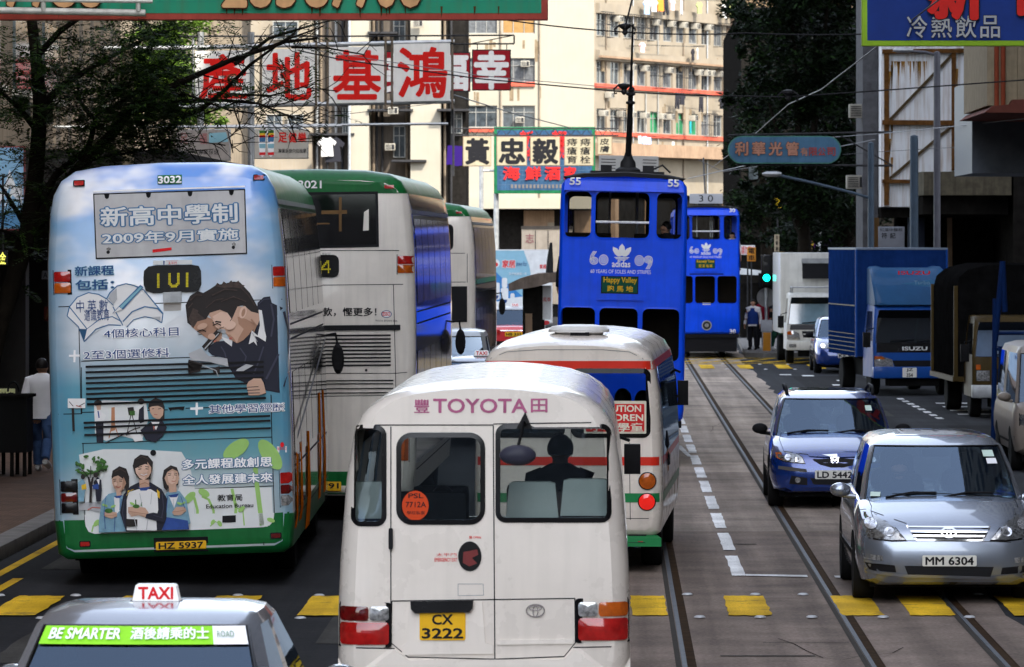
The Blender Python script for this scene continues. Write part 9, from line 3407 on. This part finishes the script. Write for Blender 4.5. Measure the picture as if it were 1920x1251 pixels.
def blob_tree(label, x, y, trunk_h, r0, clumps, nleaf, lsize, mats_, seed, zmin=-9, group=None):
 g_ = thing('street_tree', label, 'tree',(x, y,0.1),0, group)
 qq = random.Random(seed)
 b_ = MB()
 b_.tube([(0,0,0),(0.1,0, trunk_h * 0.5),(0.0,0.1, trunk_h)],[r0, r0 * 0.8, r0 * 0.6], M_bark,10)
 b_.build('trunk', g_)
 for (cx, cy, cz, rx, rz) in clumps[::2]:
  b_ = MB()
  b_.tube([(0,0, trunk_h * 0.85),(cx * 0.5, cy * 0.5,(trunk_h + cz) / 2),(cx, cy, cz)],[r0 * 0.5, r0 * 0.3,0.04], M_bark,7)
  b_.build('limb', g_)
 qd = []
 tot = sum(rx * rx * rz for _, _, _, rx, rz in clumps)
 for (cx, cy, cz, rx, rz) in clumps:
  n_ = int(nleaf * rx * rx * rz / tot)
  subs = [(qq.gauss(0,0.5), qq.gauss(0,0.5), qq.gauss(0,0.5)) for _ in range(max(6, n_ // 160))]
  for i in range(n_):
   sx_, sy_, sz_ = subs[qq.randrange(len(subs))]
   u = Vector((sx_ + qq.gauss(0,0.2), sy_ + qq.gauss(0,0.2), sz_ + qq.gauss(0,0.16)))
   if u.length > 1.15:
    u = u.normalized() * qq.uniform(0.9,1.12)
   c = Vector((cx + u.x * rx, cy + u.y * rx, cz + u.z * rz))
   if c.z + 0.1 < zmin:
    continue
   a = Vector((qq.uniform(-1,1), qq.uniform(-1,1), qq.uniform(-0.6,0.6))).normalized()
   b2_ = a.cross(Vector((qq.uniform(-1,1), qq.uniform(-1,1),1))).normalized()
   s_ = lsize * qq.uniform(0.6,1.3)
   qd.append((c - a * s_, c + b2_ * s_ * 0.38, c + a * s_, c - b2_ * s_ * 0.38))
 link(leaf_mesh('crown', qd, mats_), 'crown', g_)
 return g_

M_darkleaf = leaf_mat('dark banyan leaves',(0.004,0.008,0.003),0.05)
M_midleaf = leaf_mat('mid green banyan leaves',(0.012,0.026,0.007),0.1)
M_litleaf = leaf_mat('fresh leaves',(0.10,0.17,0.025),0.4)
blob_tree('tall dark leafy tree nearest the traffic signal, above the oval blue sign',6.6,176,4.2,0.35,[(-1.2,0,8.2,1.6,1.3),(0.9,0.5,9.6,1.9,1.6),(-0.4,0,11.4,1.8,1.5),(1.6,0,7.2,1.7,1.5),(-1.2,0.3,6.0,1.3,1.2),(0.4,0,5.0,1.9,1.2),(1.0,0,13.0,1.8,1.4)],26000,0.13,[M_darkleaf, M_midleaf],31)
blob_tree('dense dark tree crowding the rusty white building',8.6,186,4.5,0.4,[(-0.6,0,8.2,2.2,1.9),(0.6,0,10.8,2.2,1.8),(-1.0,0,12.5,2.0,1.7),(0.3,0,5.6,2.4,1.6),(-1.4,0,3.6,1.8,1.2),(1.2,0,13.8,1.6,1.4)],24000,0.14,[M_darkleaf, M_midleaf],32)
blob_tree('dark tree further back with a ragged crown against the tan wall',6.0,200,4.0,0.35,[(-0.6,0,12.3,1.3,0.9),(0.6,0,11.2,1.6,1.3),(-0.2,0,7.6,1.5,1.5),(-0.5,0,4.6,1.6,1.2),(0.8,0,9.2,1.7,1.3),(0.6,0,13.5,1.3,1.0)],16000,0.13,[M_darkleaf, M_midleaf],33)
blob_tree('sunlit fresh green tree glimpsed through the feathery branches',-18.2,205,6.0,0.3,[(0,0,10.5,1.9,1.6),(1.2,0,9.0,1.5,1.3),(-1.4,0,9.5,1.6,1.4),(0.5,0,12.2,1.6,1.2)],14000,0.14,[M_litleaf],34)

# ---------------------------------------------------------------- overhead wires
M_wire = mat('overhead wire',(0.015,0.015,0.017),0.5,0.3)
M_wirel = mat('pale overhead wire',(0.16,0.16,0.17),0.5,0.3)
def ear(b, c, sx_=0.17):
 """Double bell insulator that carries a wire."""
 for sg in (1,-1):
  b.tube([(c[0], c[1], c[2] + 0.05),(c[0] + sg * sx_ * 0.6, c[1], c[2] + 0.07),(c[0] + sg * sx_, c[1], c[2] + 0.01),(c[0] + sg * sx_ * 0.95, c[1], c[2] - 0.07),(c[0] + sg * sx_ * 0.7, c[1], c[2] - 0.06)],0.02, M_iron,6)
 b.lathe([(0.02,-0.09),(0.05,-0.05),(0.04,0.0),(0.10,0.05),(0.10,0.09),(0.02,0.11)], c, M_iron,10)
def wire(label, pts, r=0.012, m=None, ears=(), name='overhead_wire', sag=0.0):
 """pts are (photo x, photo y, distance)."""
 P3 = [wp(*q_) for q_ in pts]
 b = MB()
 out = []
 for i in range(len(P3) - 1):
  for t in [k_ / 6 for k_ in range(6)]:
   a = P3[i].lerp(P3[i + 1], t)
   a.z -= sag * 4 * t * (1 - t)
   out.append(a)
 out.append(P3[-1])
 b.tube(out, r, m or M_wire,6)
 o = b.build(name)
 for e_ in ears:
  b = MB()
  ear(b, tuple(wp(*e_)))
  b.build('insulator', o)
 return tag(o, label, 'wire')
wire('span wire crossing high to the dark blue sign with two iron insulators',[(640,-20,84),(900,30,84),(1165,60,84),(1400,62,84),(1672,62,84),(1990,40,84)],0.013, None,((1172,56,84),(1672,58,84)), sag=0.03)
wire('span wire crossing at the level of the white boards with two iron insulators',[(560,95,86),(640,112,86),(900,148,86),(1165,172,86),(1300,179,86),(1478,182,86),(1650,170,86),(1990,145,86)],0.013, None,((1170,168,86),(1478,180,86)))
wire('thin pair wire just above the lower span wire',[(560,90,87),(900,142,87),(1165,166,87)],0.007, M_wirel)
wire('pale trolley wire rising to the right past the oval sign',[(1330,318,200),(1400,265,145),(1478,196,112),(1540,168,98),(1672,66,74),(1800,-30,62)],0.011, M_wirel,((1400,262,145),))
wire('trolley wire over the left track above the mast of tram 55',[(1215,-110,48),(1185,0,62),(1172,52,76.5)],0.012, M_wire)
wire('slack cable from the red sign down to the doctor boards',[(850,178,150),(960,212,180),(1070,240,210)],0.02, M_wire)
wire('cable crossing low in front of the rusty white wall',[(1500,262,128),(1660,250,124),(1780,238,116),(1990,215,104)],0.010, M_wirel)
wire('thin cable crossing the rusty white wall under the lower brace',[(1580,290,128),(1660,284,126),(1830,274,118)],0.007, M_wire)
wire('cable slanting from the dark trees to the oval sign',[(1290,335,150),(1400,310,140),(1500,290,130),(1640,262,126)],0.012, M_wirel)
wire('thin cable dropping from the tram roof to the rear tram',[(1310,300,150),(1355,322,150),(1420,312,150)],0.012, M_wirel)
wire('thin cable over the white bus roofs',[(480,232,115),(650,214,120),(850,190,130)],0.008, M_wire)
